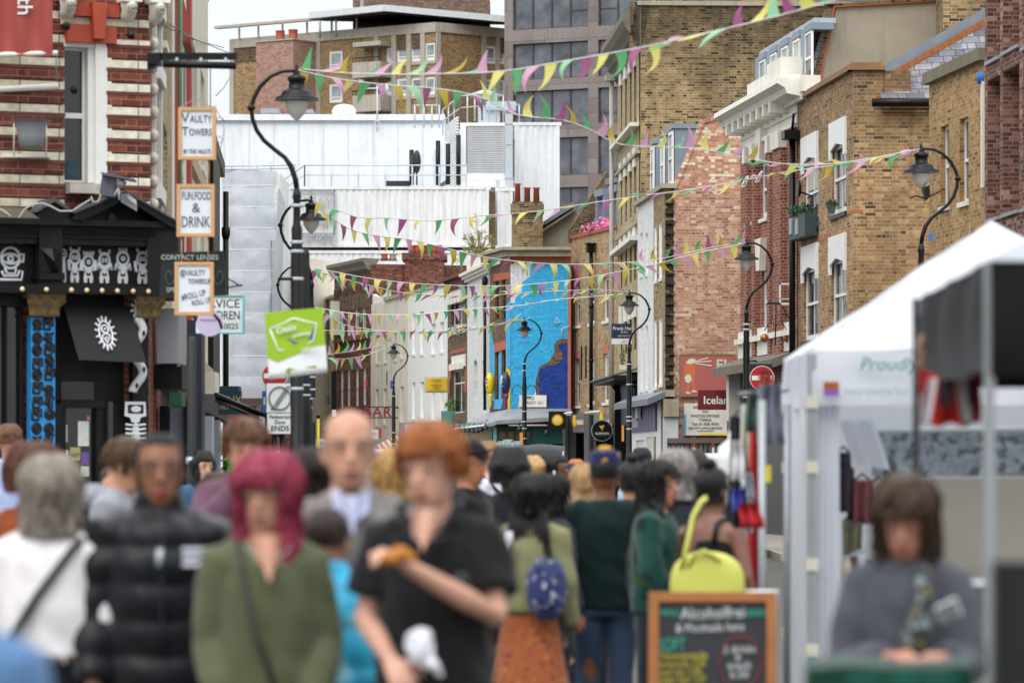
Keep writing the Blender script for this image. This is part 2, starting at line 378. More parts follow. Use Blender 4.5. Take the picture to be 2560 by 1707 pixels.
# ======================= ground
g=MB(); g.face([(-1500,-50,0),(1500,-50,0),(1500,3000,0),(-1500,3000,0)]); ground=g.build('ground',mat('asphalt_ground','54534f',.9,var=.15,scale=.8,bump=.4,bs=80)); tag(ground,None,None,None,'structure')
g=MB(); g.box(-7.2,-3.4,-4,74,.0,.12); g.box(7.0,11,-4,78,0,.12); g.box(4.9,7.0,46,90,0,.12)
o=g.build('pavement',mat('paving_slabs','8b8780',.85,var=.12,scale=2)); tag(o,None,None,None,'structure')
g=MB(); g.box(-3.4,-3.25,-4,74,0,.135); g.box(4.75,4.9,46,90,0,.135); o=g.build('kerb',mat('granite_kerb','9a968e',.8)); tag(o,None,None,None,'structure')
# ======================= office tower far behind (pink granite and dark glass)
f=Fac(1261,283,1900,274); D=30
tower=root_at('office_tower','tall office block of pink granite bands and dark glass behind the yellow brick gable','office tower',f)
PINKG=brick('pink_granite',[('887c78',3),('8e837f',3),('81746f',2)],'6a5c5a',.25,bw=3.3,bh=1.1,mw=.03,streak=.25,flem=False)
mb=MB(); wins=[]
ZR=[(-330,-220),(-190,-100),(-70,78),(113,203),(231,318),(350,444),(474,560),(590,680)]
for yt,yb in ZR:
    z0,z1=pz(yb,283),pz(yt,283)
    for a,b in ((1282,1470),(1495,1683),(1708,1890)): wins.append((f.u(a),f.u(b),z0,z1))
body(mb,f,D,0,pz(-360,283),wins,.35); mb.build('wall',PINKG,tower)
GT=glass('tinted_office_glass','5c5f68',.12,.7); GTB=glass('office_spandrel_glass','5f626a',.25,.5); MULL=mat('bronze_mullion','4a453f',.5)
for a,b,c,d in wins:
    m=MB(); n=4
    for k in range(n+1): u=a+(b-a)*k/n; f.box(m,max(a,u-.05),min(b,u+.05),c,d,-.33,-.2)
    f.box(m,a+.05,b-.05,c,c+.08,-.32,-.22); f.box(m,a+.05,b-.05,d-.08,d,-.32,-.22)
    if R.random()<.6: u=a+(b-a)*3/4 if R.random()<.5 else a; f.box(m,u+.05,min(b-.05,u+(b-a)/4),c+(d-c)*.28,c+(d-c)*.28+.07,-.315,-.24)
    o=m.build('window',MULL,tower); g=MB(); f.box(g,a,b,c,d,-.345,-.3,0)
    g.build('pane',GT if R.random()<.8 else GTB,o)
# ======================= brick tower block
f=Fac(578,312,1091,300); f2=Fac(1091,300,1270,304.5)
block=root_at('apartment_tower_block','tall yellow brick flats with white windows, balconies and flat overhanging roof','apartment block',f)
ztop=pz(58,300); zt=lambda x,y,ff=f: ff.z(x,y)
h1=[f.hole(823,856,128,175),f.hole(823,856,210,257),f.hole(897,909,165,210),f.hole(897,909,248,282),f.hole(966,984,120,158),f.hole(966,984,205,241)]
h1+=[f.hole(a,b,y0,y1) for (a,b,d) in ((992,1020,4),(1027,1055,2),(1061,1089,0)) for y0,y1 in ((107+d,152+d),(192+d,237+d))]
h2=[f2.hole(1210,1240,115,160),f2.hole(1246,1264,117,161),f2.hole(1210,1240,198,240),f2.hole(1246,1264,199,241)]
mb=MB(); body(mb,f,22,0,ztop,h1,.25); body(mb,f2,22,0,ztop,h2,.25); mb.build('wall',BR_TOWER,block)
mb=MB()
for x in (581,696,797,942,986,1023,1058): f.box(mb,f.u(x)-.22,f.u(x)+.22,0,ztop,.0,.12)
for x in (1095,1209,1243): f2.box(mb,f2.u(x)-.2,f2.u(x)+.2,0,ztop,.0,.12)
f.box(mb,0,f.L,ztop-.7,ztop+.05,.0,.14); f2.box(mb,0,f2.L,ztop-.7,ztop+.05,.0,.14)
for y in (158,243): f.box(mb,f.u(988),f.u(1090),f.z(1040,y)-.15,f.z(1040,y)+.1,.0,.08)
mb.build('concrete_frame',CONC,block)
part('parapet_stain',BR_BROWN,block,lambda m:[f.box(m,f.u(a)+.3,f.u(b)-.3,ztop-1.9,ztop-.75,.002,.03) for a,b in ((581,696),(986,1023),(1023,1058))]+[f2.box(m,f2.u(1243)+.3,f2.L,ztop-1.9,ztop-.75,.002,.03)])
for i,h in enumerate(h1+h2): window(block,f if i<len(h1) else f2,h,.1,'low',WHITE,GLASS2,.2)
for y0,y1 in ((159,197),(241,282)):
    mb=MB(); f.box(mb,f.u(909),f.u(986)-.3,f.z(950,y1),f.z(950,y0),1.3,1.45); f.box(mb,f.u(909),f.u(986)-.3,f.z(950,y1),f.z(950,y1)+.15,0,1.3); f.box(mb,f.u(986)-.45,f.u(986)-.3,f.z(950,y1),f.z(950,y0),.0,1.3)
    o=mb.build('balcony',CONC,block); mb=MB(); mb.tube([f.p(f.u(909),f.z(950,y0)+.35,1.4),f.p(f.u(986)-.4,f.z(950,y0)+.35,1.4)],.04,6)
    for k in range(9): u=f.u(909)+k*.3*(f.u(986)-f.u(909)-.4)/2.4; mb.tube([f.p(u,f.z(950,y0)-.05,1.4),f.p(u,f.z(950,y0)+.35,1.4)],.02,5)
    mb.build('railing',IRON,o)
part('canopy',CONC,block,lambda m:f.box(m,f.u(909),f.u(986)-.3,f.z(950,119),f.z(950,108),0,1.4))
# pink brick stair tower with pots
part('stair_tower',BR_PINK,block,lambda m:f.box(m,f.u(699),f.u(792),0,f.z(745,112),0.13,3.0))
part('coping',CONC,block,lambda m:f.box(m,f.u(697),f.u(794),f.z(745,112),f.z(745,109),0.1,3.1))
for x in (730,762): part('chimney_pot',TERRA,block,lambda m:m.lathe(f.p(f.u(x),f.z(745,109),1.5),[(.45,0),(.36,.3),(.36,.85),(.42,.9)],12))
# thin rail slab above parapet, penthouse and overhanging roof
part('roof_rail',CONC,block,lambda m:(f.box(m,-1,f.u(880),ztop+.9,ztop+1.1,.4,1.0),[f.box(m,u,u+.12,ztop,ztop+.9,.2,.32) for u in (1,3,5.5,8,10.5,13)]))
part('penthouse',BR_PENT,block,lambda m:m.box(px2x(882,310),px2x(1224,310),310,322,ztop,pz(-18,310)))
part('overhanging_roof',mat('roof_slab','d0d3d4',.6),block,lambda m:m.prism([P(772,47,305),P(960,28,300),P(1275,57,301),P(1275,57,318),P(772,47,318)],(0,0,.5)))
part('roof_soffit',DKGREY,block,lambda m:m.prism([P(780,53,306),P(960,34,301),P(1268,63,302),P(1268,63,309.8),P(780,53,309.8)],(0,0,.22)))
part('roof_post',GREY,block,lambda m:[m.tube([P(x,95,304),P(x,y,304)],.08,6) for x,y in ((800,52),(840,49))])
part('satellite_dish',GREY,block,lambda m:m.lathe(P(905,16,305),[(.5,0),(.42,.05),(.2,.1),(0.01,.12)],14,ax='y',sx=.3,sy=1.9))
# ======================= white container hotel
Yh=176; CORRW=mat('white_container_paint','dfe2e4',.5,var=.04,stain=.3); CORRL=mat('white_cladding','e2e6ea',.5,var=.04,stain=.2)
def corr(mb,x0,x1,y,z0,z1,pitch=.28,dep=.04):
    n=max(1,int((x1-x0)/pitch)); p=(x1-x0)/n
    prof=[]
    for k in range(n):
        a=x0+k*p; prof+=[(a,0),(a+p*.3,0),(a+p*.5,dep),(a+p*.8,dep)]
    prof.append((x1,0)); mb.grid([[V((x,y+d,z0)) for x,d in prof],[V((x,y+d,z1)) for x,d in prof]],sm=False)
hotel=thing('container_hotel','white hotel stacked from corrugated shipping containers with rooftop railings','hotel',(0,Yh,0))
mb=MB(); mb.box(px2x(500,192),px2x(1112,192),192,200,0,pz(287,192)); mb.box(px2x(500,191.8),px2x(1112,191.8),191.8,192,pz(302,192),pz(287,192)); mb.build('upper_wall',CORRL,hotel)
part('panel_joint',mat('joint_grey','cfd3d8',.6),hotel,lambda m:[m.box(px2x(x,191.97),px2x(x,191.97)+.03,191.97,191.99,0,pz(305,192)) for x in range(560,1100,62)]+[m.box(px2x(500,191.97),px2x(1108,191.97),191.965,191.985,pz(y,192),pz(y,192)+.03) for y in (306,310)])
part('roof_vent',WHITE,hotel,lambda m:m.lathe(P(860,287,196),[(.6,0),(.62,.22),(.55,.3),(.57,.34),(.42,.46),(.15,.52),(.01,.53)],18))
part('skylight',GREY,hotel,lambda m:(m.box(px2x(655,196),px2x(700,196),195,197,pz(287,196),pz(276,196)),m.box(px2x(735,196),px2x(785,196),195,197,pz(287,196),pz(278,196))))
def container(name,x0,x1,y0,y1,Y,lab=None,depth=9,L=True):
    a,b,z0,z1=px2x(x0,Y),px2x(x1,Y),pz(y1,Y),pz(y0,Y); mb=MB(); fr=.14
    corr(mb,a+fr,b-fr,Y+.03,z0+fr,z1-fr); mb.box(a,a+fr,Y-.01,Y+.2,z0,z1); mb.box(b-fr,b,Y-.01,Y+.2,z0,z1); mb.box(a+fr,b-fr,Y,Y+.15,z0,z0+fr); mb.box(a+fr,b-fr,Y,Y+.15,z1-fr,z1)
    mb.box(a+.01,b-.01,Y+.21,Y+depth,z0+.01,z1-.01); o=mb.build('container',CORRW,hotel)
    k=MB()
    for x in (a,b):
        for z in (z0,z1): k.box(x-.09,x+.09,Y-.03,Y+.1,z-(.16 if z==z1 else 0),z+(.16 if z==z0 else 0))
    [q.build('corner_casting',OFFW,o) for q in split_loose(k)]
    if lab: o['label']=lab
    return o
c1=container('c',712,1222,466,618,Yh); c2=container('c',712,1240,626,778,Yh+.02); c3=container('c',700,1240,786,938,Yh)
container('c',1243,1282,470,622,Yh+1)
# letters of the hotel sign
fh=Fac(700,Yh-.15,1300,Yh-.15)
part('sign_frame',GREY,hotel,lambda m:[m.box(px2x(a,Yh),px2x(b,Yh),Yh-.14,Yh-.04,pz(d,Yh),pz(c,Yh)) for a,b,c,d in ((737,838,476,479),(737,838,583,586),(737,740,476,586),(835,838,476,586))])
LETG=mat('grey_sign_letters','a9abb2',.4,metal=.3)
text('STAY',fh,fh.u(795),pz(508,Yh),.0,.46,LETG,hotel,ext=.08,bold=.01,maxw=1.35)
text('AWAY',fh,fh.u(795),pz(553,Yh),.0,.46,LETG,hotel,ext=.08,bold=.01,maxw=1.35)
text('ART HOTEL',fh,fh.u(798),pz(598,Yh),.0,.34,LETG,hotel,ext=.08,bold=.02,maxw=1.6)
# railing on the container roof
def rail(mb,pts,h=1.1,n=6,r=.035,mid=True):
    for a,b in zip(pts[:-1],pts[1:]):
        a,b=V(a),V(b); mb.tube([a+V((0,0,h)),b+V((0,0,h))],r,6); 
        if mid: mb.tube([a+V((0,0,h*.55)),b+V((0,0,h*.55))],r*.8,6)
        for k in range(n+1): p=a.lerp(b,k/n); mb.tube([p,p+V((0,0,h))],r,6)
mb=MB(); z=pz(466,Yh); X=lambda x,Y=Yh:px2x(x,Y)
rail(mb,[(X(690,189),189,z),(X(760),Yh+.5,z)],1.0,3); rail(mb,[(X(760),Yh+.5,z),(X(1165),Yh+.5,z)],1.0,6); rail(mb,[(X(560,190),190,z),(X(1165,190),190,z)],.9,9,.03)
mb.build('roof_railing',GALV,hotel)
part('roof_plant',DKGREY,hotel,lambda m:m.box(X(956),X(1018),Yh+4,Yh+6,z,z+.55))
# plant containers above
x0,x1=X(1150,180),X(1262,180); z0,z1=pz(450,180),pz(307,180); WH2=mat('white_louvre_metal','e3e4e6',.5,var=.03,stain=.12)
mb=MB(); mb.box(x0,x0+.28,180,180.3,z0,z1); mb.box(x0+.28,x1,180,180.2,z1-.16,z1); mb.box(x0+.28,x1,180,180.2,z0,z0+.3); mb.box(x0+.02,x1,180.31,188,z0+.02,z1-.02); mb.box(x0,x1+.4,179.9,180.4,z0-.35,z0-.02)
mb.build('plant_container',WH2,hotel)
mb=MB(); n=26
for k in range(n): zz=z0+.3+(z1-.46-z0)*k/n; mb.prism([(x0+.34,180.16,zz),(x0+.34,180.02,zz+.01),(x0+.34,180.16,zz+.085)],(x1-x0-.4,0,0))
mb.build('louvres',WH2,hotel)
xs=[(1075,194),(1105,191.5),(1148,180.2)]   # side of the plant deck going back
fs=Fac(1062,196,1149,180.2); zb=z0-.2
mb=MB(); body(mb,fs,.3,pz(465,190),pz(360,188),[],.1,u1=fs.L); mb.build('plant_screen',CORRL,hotel)
mb=MB()
for k in range(24): u0,u1=fs.u(1122),fs.u(1149)-.1; zz=z0-.3+k*.14; fs.poly(mb,[(u0,zz),(u1,zz),(u1,zz+.07),(u0,zz+.07)],.02,.12)
mb.build('side_louvres',WH2,hotel)
for x,ya,yb in ((1029,375,463),(1095,352,463),(1120,360,462),(1146,338,462)):
    part('vent_pipe',BLACK,hotel,lambda m:m.tube([P(x,yb,179.5),P(x,ya,179.5)],.11,8))
part('cable_tray',GALV,hotel,lambda m:[m.box(X(a,178.8),X(b,178.8),178.7,178.95,pz(d,178.8),pz(c,178.8)) for a,b,c,d in ((1263,1282,285,622),(1239,1250,450,622))]+[m.box(X(1262,178.8),X(1283,178.8),178.66,178.7,pz(y,178.8)-.02,pz(y,178.8)+.02) for y in (310,361,445,530)])
container('c',1286,1399,306,640,182)
mb=MB(); zt1=z1+.02
rail(mb,[(X(1107,186),186,zt1-.1),(X(1150,180),180.2,zt1),(X(1205,180),180.2,zt1+.1),(X(1258,180),180.2,zt1)],1.25,3)
for x in (1037,1060,1080,1098,1240,1262,1280,1298): mb.tube([P(x,310 if x>1200 else 320,183),P(x,262,183)],.035,6)
mb.tube([P(1037,264,183),P(1098,264,183)],.04,6); mb.tube([P(1240,262,183),P(1298,262,183)],.04,6)
mb.build('ladder_cage',GALV,hotel)
mb=MB(); mb.box(X(1195,182),X(1250,182),182,184,zt1,zt1+.9); mb.lathe(P(1212,262,183),[(.3,0),(.35,.3),(.9,.45),(.1,.7)],12); mb.box(X(1215,182),X(1290,182),181.8,182.4,zt1+.75,zt1+1.15)
mb.build('air_handling_unit',GALV,hotel)
mb=MB(); mb.lathe(P(1042,405,178),[(.55,0),(.5,.06),(.3,.13),(.01,.17)],16,ax='y',sx=.35); mb.lathe(P(1031,416,178),[(.5,0),(.45,.06),(.01,.16)],16,ax='y',sx=.3); mb.tube([P(1042,463,178.1),P(1042,420,178.1)],.04)
mb.build('satellite_dish',DKGREY,hotel)
mb=MB(); mb.tube([P(943,330,191.6),P(943,213,191.6)],.035); mb.tube([P(906,222,191.6),P(962,221,191.6)],.03)
for k in range(6): mb.tube([P(963+k*1.2,210,191.6-.1*k),P(963+k*1.2,234,191.6-.1*k)],.02)
mb.tube([P(943,311,191.5)+V((.13*math.cos(a),0,.18*math.sin(a))) for a in [i*math.pi/7 for i in range(15)]],.03)
tag(mb.build('tv_aerial',mat('aerial_metal','c8cacc',.4)),'spindly white television aerial standing in front of the brick flats','aerial')
# ======================= left-hand run of the far street (facades seen obliquely, far to near)
def simple(name,label,f,yt,holes,wall,D=9,fm=None,gm=None,style='sash',sill=None,rec=.07,fw=.09,ytpx=None,shop=None,top=None,group='terraced buildings along the street'):
    r=root_at(name,label,'building',f,group=group); zt_=f.z(f.xr if ytpx is None else ytpx,yt)
    hs=[f.hole(*h) for h in holes]
    mb=MB(); zb=3.3 if shop else 0
    body(mb,f,D,zb,zt_,hs,rec); mb.build('wall',wall,r)
    for h in hs: window(r,f,h,rec,style,fm,gm,fw,sill)
    if top: part('coping',top,r,lambda m:f.box(m,-.05,f.L+.05,zt_,zt_+.12,-.4,.12))
    if shop:
        mb=MB(); body(mb,f,D,0,3.3,[(.4,f.L*.3,.3,2.5),(f.L*.34,f.L*.62,.0,2.5),(f.L*.66,f.L-.4,.3,2.5)],.3); f.box(mb,.1,f.L-.1,2.65,3.25,.01,.14); f.box(mb,0,f.L,3.26,3.4,.02,.3)
        o=mb.build('shopfront',shop,r)
        for a,b,c in ((.4,.3,.3),(None,.62,0),(.66,1,.3)):
            a_=.4 if a==.4 else f.L*.34 if a is None else f.L*.66; b_=f.L*b-(.4 if b==1 else 0)
            g=MB(); f.box(g,a_,b_,c,2.5,-.32,-.28); g.build('shop_window',GLASSD,o)
    return r,zt_
BLIND=mat('white_blind','d4d7da',.7,var=.04); BLINDC=mat('cream_blind','c4bfae',.8,var=.04)
f=Fac(791,170,836,163)
b1,_=simple('beige_house','narrow beige stucco house with dark coping at the far left end of the terrace',f,744,[(811,823,798,871),(804,824,949,1019),(826,833,790,866)],mat('beige_stucco','c9b88f',.8,var=.1,stain=.4),shop=GREY,top=STONE)
f=Fac(836,163,927,157)
b2,z2=simple('red_brick_house','dark red brick house with deep stone cornice and open casement window',f,660,[(850,858,749,841),(868,876,745,839),(888,897,742,837),(906,915,739,834),(852,858,928,1019),(869,875,926,1016),(890,896,922,1015),(908,915,920,1012)],BR_FARRED,style='sash4',shop=DKGREY,D=16,rec=.08)
part('cornice',mat('grimy_stone','6f6a5e',.9,var=.25,stain=.6),b2,lambda m:m.grid([[f.p(u,z2+dz,o) for o,dz in ((-.4,.22),(.34,.25),(.34,.12),(.22,-.05),(.18,-.18),(.0,-.3))] for u in (-.1,f.L+.02)],sm=False,caps=True))
part('dark_frieze',BR_BROWN,b2,lambda m:[f.box(m,u,u+.55,z2-1.75,z2-.5,.0,.03) for u in [i*.62+.1 for i in range(int(f.L/.62))]])
for y in (742,): 
    part('stone_band',mat('brown_stone','6e4a3e',.85,stain=.4),b2,lambda m:(f.box(m,0,f.L,f.z(880,738),f.z(880,718),.0,.03),f.box(m,.3,f.L-.3,f.z(880,925),f.z(880,908),.0,.025),f.box(m,.2,f.L-.2,f.z(880,852),f.z(880,842),.0,.12)))
mb=MB(); ca=f.hole(850,866,752,836); f.box(mb,ca[0],ca[0]+.05,ca[2],ca[3],.0,.42); 
for a,b in ((ca[2],ca[2]+.06),(ca[3]-.06,ca[3])): f.box(mb,ca[0]-.003,ca[0]+.053,a,b,.0,.42)
mb.build('open_casement',OFFW,b2)
cx0,cx1=px2x(1011,156),px2x(1108,156)
part('chimney',BR_FARRED,b2,lambda m:(m.box(cx0,cx1,156.6,159,6,pz(638,157)),m.box(cx0-.12,cx1+.12,156.5,159.1,pz(650,157),pz(634,157)),m.box(px2x(927,157),cx0,156.9,158,z2-3.6,z2-.05)))
for x in (1030,1044,1058,1072,1086,1098): part('chimney_pot',TERRA,b2,lambda m:m.lathe(P(x,634,157.4),[(.15,0),(.11,.2),(.12,.32),(.14,.34)],10))
for x,c in ((961,TERRA),(982,STONE)): part('chimney_pot',c,b2,lambda m:m.lathe(P(x,652,158),[(.19,0),(.12,.16),(.13,.22),(.16,.28),(.15,.3)],10))
f=Fac(927,157,1020,148.5)
b3,z3=simple('cream_house','cream stucco house with curved parapet beside the red brick one',f,738,[(939,950,838,907),(959,968,837,904),(983,992,830,899),(1001,1008,825,894),(939,947,972,1062),(959,967,971,1060),(1001,1009,966,1055)],CREAM,fm=CREAM,gm=BLINDC,style='plain',rec=.1,shop=None,fw=.03,sill=CREAM)
part('parapet',WHITE,b3,lambda m:f.poly(m,[(.0,z3),(.0,z3+.45)]+[(t*f.L*.42,z3+.45-.22*math.sin(t*math.pi*.9)) for t in (.2,.4,.6,.8,1)]+[(f.L*.42,z3)],-.2,-.05))
part('coping',STONE,b3,lambda m:f.box(m,f.L*.4,f.L,z3,z3+.14,-.3,.08))
part('vent_slot',DKGREY,b3,lambda m:f.box(m,f.u(967),f.u(968.4),f.z(968,962),f.z(968,928),.0,.02))
f=Fac(1020,148.5,1119,141)
b4,z4=simple('white_house','plain white rendered house with tall blanked windows and yellow food sign',f,713,[(1030,1039,784,885),(1050,1059,779,884),(1078,1089,809,883),(1100,1110,805,879),(1030,1038,956,1047),(1051,1060,954,1045),(1078,1088,976,1049),(1100,1109,974,1047)],WHITE,fm=WHITE,gm=BLIND,style='plain',rec=.12,fw=.04,sill=WHITE)
part('coping',STONE,b4,lambda m:f.box(m,0,f.L,z4,z4+.1,-.3,.06))
f=Fac(1119,141,1168,136)
b5,z5=simple('brown_brick_house','narrow brown brick house with white lintels between two white houses',f,690,[(1128,1163,752,815),(1128,1162,925,1032)],BR_BROWN,gm=GLASSD,style='cross',shop=None,rec=.16,fw=.035)
part('lintel',OFFW,b5,lambda m:(f.box(m,f.u(1126),f.u(1164),f.z(1145,752),f.z(1145,706),.0,.04),[f.box(m,f.u(x),f.u(x+6),f.z(1145,758),f.z(1145,730),.04,.16) for x in (1127,1136,1145,1154)]))
part('lintel',OFFW,b5,lambda m:(f.box(m,f.u(1132),f.u(1165),f.z(1148,918),f.z(1148,888),.0,.05),[f.box(m,f.u(x),f.u(x+6),f.z(1148,924),f.z(1148,908),.05,.15) for x in (1132,1140,1148,1156)]))
part('sill_band',OFFW,b5,lambda m:(f.box(m,f.u(1124),f.u(1166),f.z(1145,822),f.z(1145,816),.0,.12),[f.box(m,f.u(x),f.u(x+3),f.z(1145,835),f.z(1145,822),.0,.1) for x in (1128,1140,1152,1161)]))
part('cornice',BR_FARRED,b5,lambda m:(f.box(m,0,f.L,z5-.35,z5,.0,.14),f.box(m,0,f.L,z5,z5+.12,-.3,.3)))
part('red_brick_trim',mat('red_rubber_brick','a35442',.8),b5,lambda m:[f.box(m,f.u(a),f.u(b),f.z(a,d),f.z(a,c),.0,.012) for a,b,c,d in ((1121,1126,913,985),(1163,1167,905,980),(1126,1164,876,886))])
part('flat_parapet',WHITE,b5,lambda m:f.box(m,.3,f.L,z5+.12,z5+.75,-2.4,-2.2))
f=Fac(1168,136,1224,129)
b6,z6=simple('white_brick_house','white painted brick house with arched narrow windows and a moulded parapet',f,660,[(1184,1193,726,813),(1206,1215,721,806),(1184,1193,896,998),(1206,1216,893,995)],BR_WHITE,fm=WHITE,gm=GLASSD,style='sash',rec=.14,fw=.04)
part('cornice',OFFW,b6,lambda m:[f.box(m,0,f.L,z6-.1*k-.1,z6-.1*k,.0,.3-.09*k) for k in range(3)])
part('parapet',OFFW,b6,lambda m:f.box(m,0,f.L,z6,z6+.5,-.35,.02))
part('arch_head',WHITE,b6,lambda m:[f.poly(m,[(h[0],h[3]),(h[0],h[3]-.14),((h[0]+h[1])/2,h[3]-.01),(h[1],h[3]-.14),(h[1],h[3])],-.1,.002) for h in [f.hole(*q) for q in ((1184,1193,726,813),(1206,1215,721,806),(1184,1193,896,998),(1206,1216,893,995))]])
part('downpipe',BLACK,b6,lambda m:(m.tube([f.p(f.u(1221),3.6,.12),f.p(f.u(1221),z6-.6,.12)],.055,8),m.lathe(f.p(f.u(1221),z6-.75,.12),[(.06,0),(.1,.1),(.1,.3),(.06,.32),(.05,.36)],10)))
# planter box on the awning roof
pl=thing('roof_planter','teal planter box with bushy green plants on the low shop roof','planter',P(1152,1100,140))
part('box',mat('teal_board','4f8f88',.7,stain=.3),pl,lambda m:m.box(px2x(1103,140),px2x(1155,140),139.7,140.6,0,pz(1027,140)))
def leaves(mb,c,rx,ry,rz,n,s,rng=R,flat=.35):
    for _ in range(n):
        while 1:
            p=V((rng.uniform(-1,1),rng.uniform(-1,1),rng.uniform(-1,1)))
            if p.length<1: break
        q=V(c)+V((p.x*rx,p.y*ry,p.z*rz)); a=V((rng.uniform(-1,1),rng.uniform(-1,1),rng.uniform(-1,1))).normalized(); b=a.cross(V((rng.uniform(-1,1),rng.uniform(-1,1),rng.uniform(-1,1)))).normalized(); k=s*rng.uniform(.5,1.3)
        mb.face([q-a*k,q+b*k*flat,q+a*k,q-b*k*flat],rng.randrange(2))
LEAF=mat('leaf_green','4e7a2c',.7,var=.3); LEAF2=mat('leaf_light','8a9c48',.7,var=.3); LEAFD=mat('leaf_dark','35572c',.7,var=.3)
mb=MB(); leaves(mb,P(1140,1012,140),.42,.4,.28,420,.07); leaves(mb,P(1162,1018,140),.2,.3,.16,120,.06); mb.build('foliage',[LEAF,LEAF2],pl)
# ======================= mural corner building with restaurant below
fm_=Fac(1275.5,125,1427,125); fl=Fac(1224,129,1275.5,125)
mu_=thing('mural_building','corner building with its side wall painted sky blue and deep blue','building',P(1350,1170,125))
zm=pz(652,125); zb=pz(1024,125)
hl=[fl.hole(*q) for q in ((1237,1247,703,799),(1254,1264,699,799),(1237,1247,880,998),(1254,1264,876,998))]
mb=MB(); holed(mb,fl,0,fl.L,0,zm,hl,.16); mb.box(fm_.A.x,fm_.B.x+.0,125,133,0,zm); mb.box(fl.A.x-.0,fm_.A.x,129.2,133,0,zm)
mb.build('wall',brick('mural_house_brick',[('6f5440',4),('7d604a',3),('5e4838',3),('8a5a44',1)],'8c7a60',.3),mu_)
for h in hl: window(mu_,fl,h,.14,'sash',BLACK,GLASSD,.04)
def mp_(x,y): return (fm_.u(1100+.4147*x),pz(550+.4147*y,125))
def lp_(x,y): px,py=1100+.4147*x,550+.4147*y; return (fl.u(px),fl.z(px,py))
part('sky_blue_paint',BR_BLUE,mu_,lambda m:fm_.poly(m,[mp_(*q) for q in ((425,500),(450,500),(455,470),(492,428),(496,375),(540,342),(545,262),(560,250),(786,250),(786,712),(740,716),(700,728),(688,760),(690,800),(660,850),(600,885),(578,960),(574,1010),(575,1040),(560,1060),(480,1060),(470,1140),(425,1140))],.001,.006))
part('white_paint',BR_WPATCH,mu_,lambda m:fm_.poly(m,[mp_(*q) for q in ((425,250),(560,250),(545,262),(540,342),(496,375),(492,428),(455,470),(450,500),(425,500))],.001,.006))
part('deep_blue_paint',BR_NAVY,mu_,lambda m:fm_.poly(m,[mp_(*q) for q in ((786,745),(735,742),(714,752),(712,775),(738,800),(742,828),(720,858),(690,872),(640,880),(605,897),(592,930),(598,960),(585,1000),(602,1012),(595,1052),(645,1060),(650,1142),(786,1142))],.001,.006))
part('white_paint',BR_WPATCH,mu_,lambda m:fm_.poly(m,[mp_(*q) for q in ((560,1060),(575,1008),(580,1055),(640,1056),(640,1140),(470,1140),(480,1060))],.001,.005))
part('sky_blue_paint',BR_BLUE,mu_,lambda m:(fl.poly(m,[lp_(*q) for q in ((302,620),(330,800),(330,1085),(302,1100))],.001,.006),fl.poly(m,[lp_(*q) for q in ((355,815),(370,790),(370,1080),(355,1085))],.001,.006),fl.poly(m,[lp_(*q) for q in ((398,520),(424,480),(424,900),(398,880))],.001,.006),fl.poly(m,[lp_(*q) for q in ((330,1082),(395,1078),(395,1140),(330,1140))],.001,.03)))
part('yellow_paint',brick('yellow_mural_brick',[('e8cf2e',1),('e3c828',1)],'b8a020',.05),mu_,lambda m:fl.poly(m,[lp_(*q) for q in ((398,885),(424,905),(424,1140),(410,1140),(405,1000))],.001,.007))
part('purple_paint',mat('purple_mural_paint','5a3560',.7),mu_,lambda m:(fl.poly(m,[lp_(*q) for q in ((306,1080),(330,1095),(330,1140),(304,1140))],.006,.012),fl.poly(m,[lp_(*q) for q in ((390,1060),(402,1080),(405,1140),(372,1140))],.03,.036)))
part('orange_brick_arch',mat('orange_rubbed_brick','b8623f',.8,var=.15),mu_,lambda m:(fl.poly(m,[lp_(*q) for q in ((325,325),(422,312),(422,352),(325,372))],.001,.012),fl.poly(m,[lp_(*q) for q in ((325,745),(398,728),(398,778),(330,798))],.001,.012)))
part('red_brick_band',mat('orange_rubbed_brick','b8623f'),mu_,lambda m:(fm_.box(m,0,fm_.L,zm-.02,zm+.13,.0,.05),[fm_.box(m,u,u+.12,zm-.1,zm-.02,.0,.04) for u in [i*.24 for i in range(8)]]))
part('cornice',STONE,mu_,lambda m:(m.prism([V((fm_.B.x,125,zm+.13)),V((fm_.A.x,125,zm+.13)),V((fl.A.x,129,zm+.13)),V((fl.A.x-.3,128.7,zm+.13)),V((fm_.A.x-.15,124.7,zm+.13)),V((fm_.B.x,124.7,zm+.13))],(0,0,.2)),m.prism([V((fm_.B.x,125,zm+.33)),V((fm_.A.x,125,zm+.33)),V((fl.A.x,129,zm+.33)),V((fl.A.x-.42,128.6,zm+.33)),V((fm_.A.x-.25,124.55,zm+.33)),V((fm_.B.x,124.55,zm+.33))],(0,0,.1))))
part('edge_quoin',mat('salmon_brick','b5705c',.8),mu_,lambda m:m.box(fm_.B.x-.1,fm_.B.x,124.96,124.99,zb,zm))
part('pipework',mat('white_pipe','c8ccd0'),mu_,lambda m:(m.tube([P(1404,845,124.9),P(1404,822,124.9),P(1424,815,124.9)],.02,5),m.tube([P(1386,806,124.9),P(1392,794,124.9),P(1400,806,124.9),P(1386,806,124.9)],.02,5)))
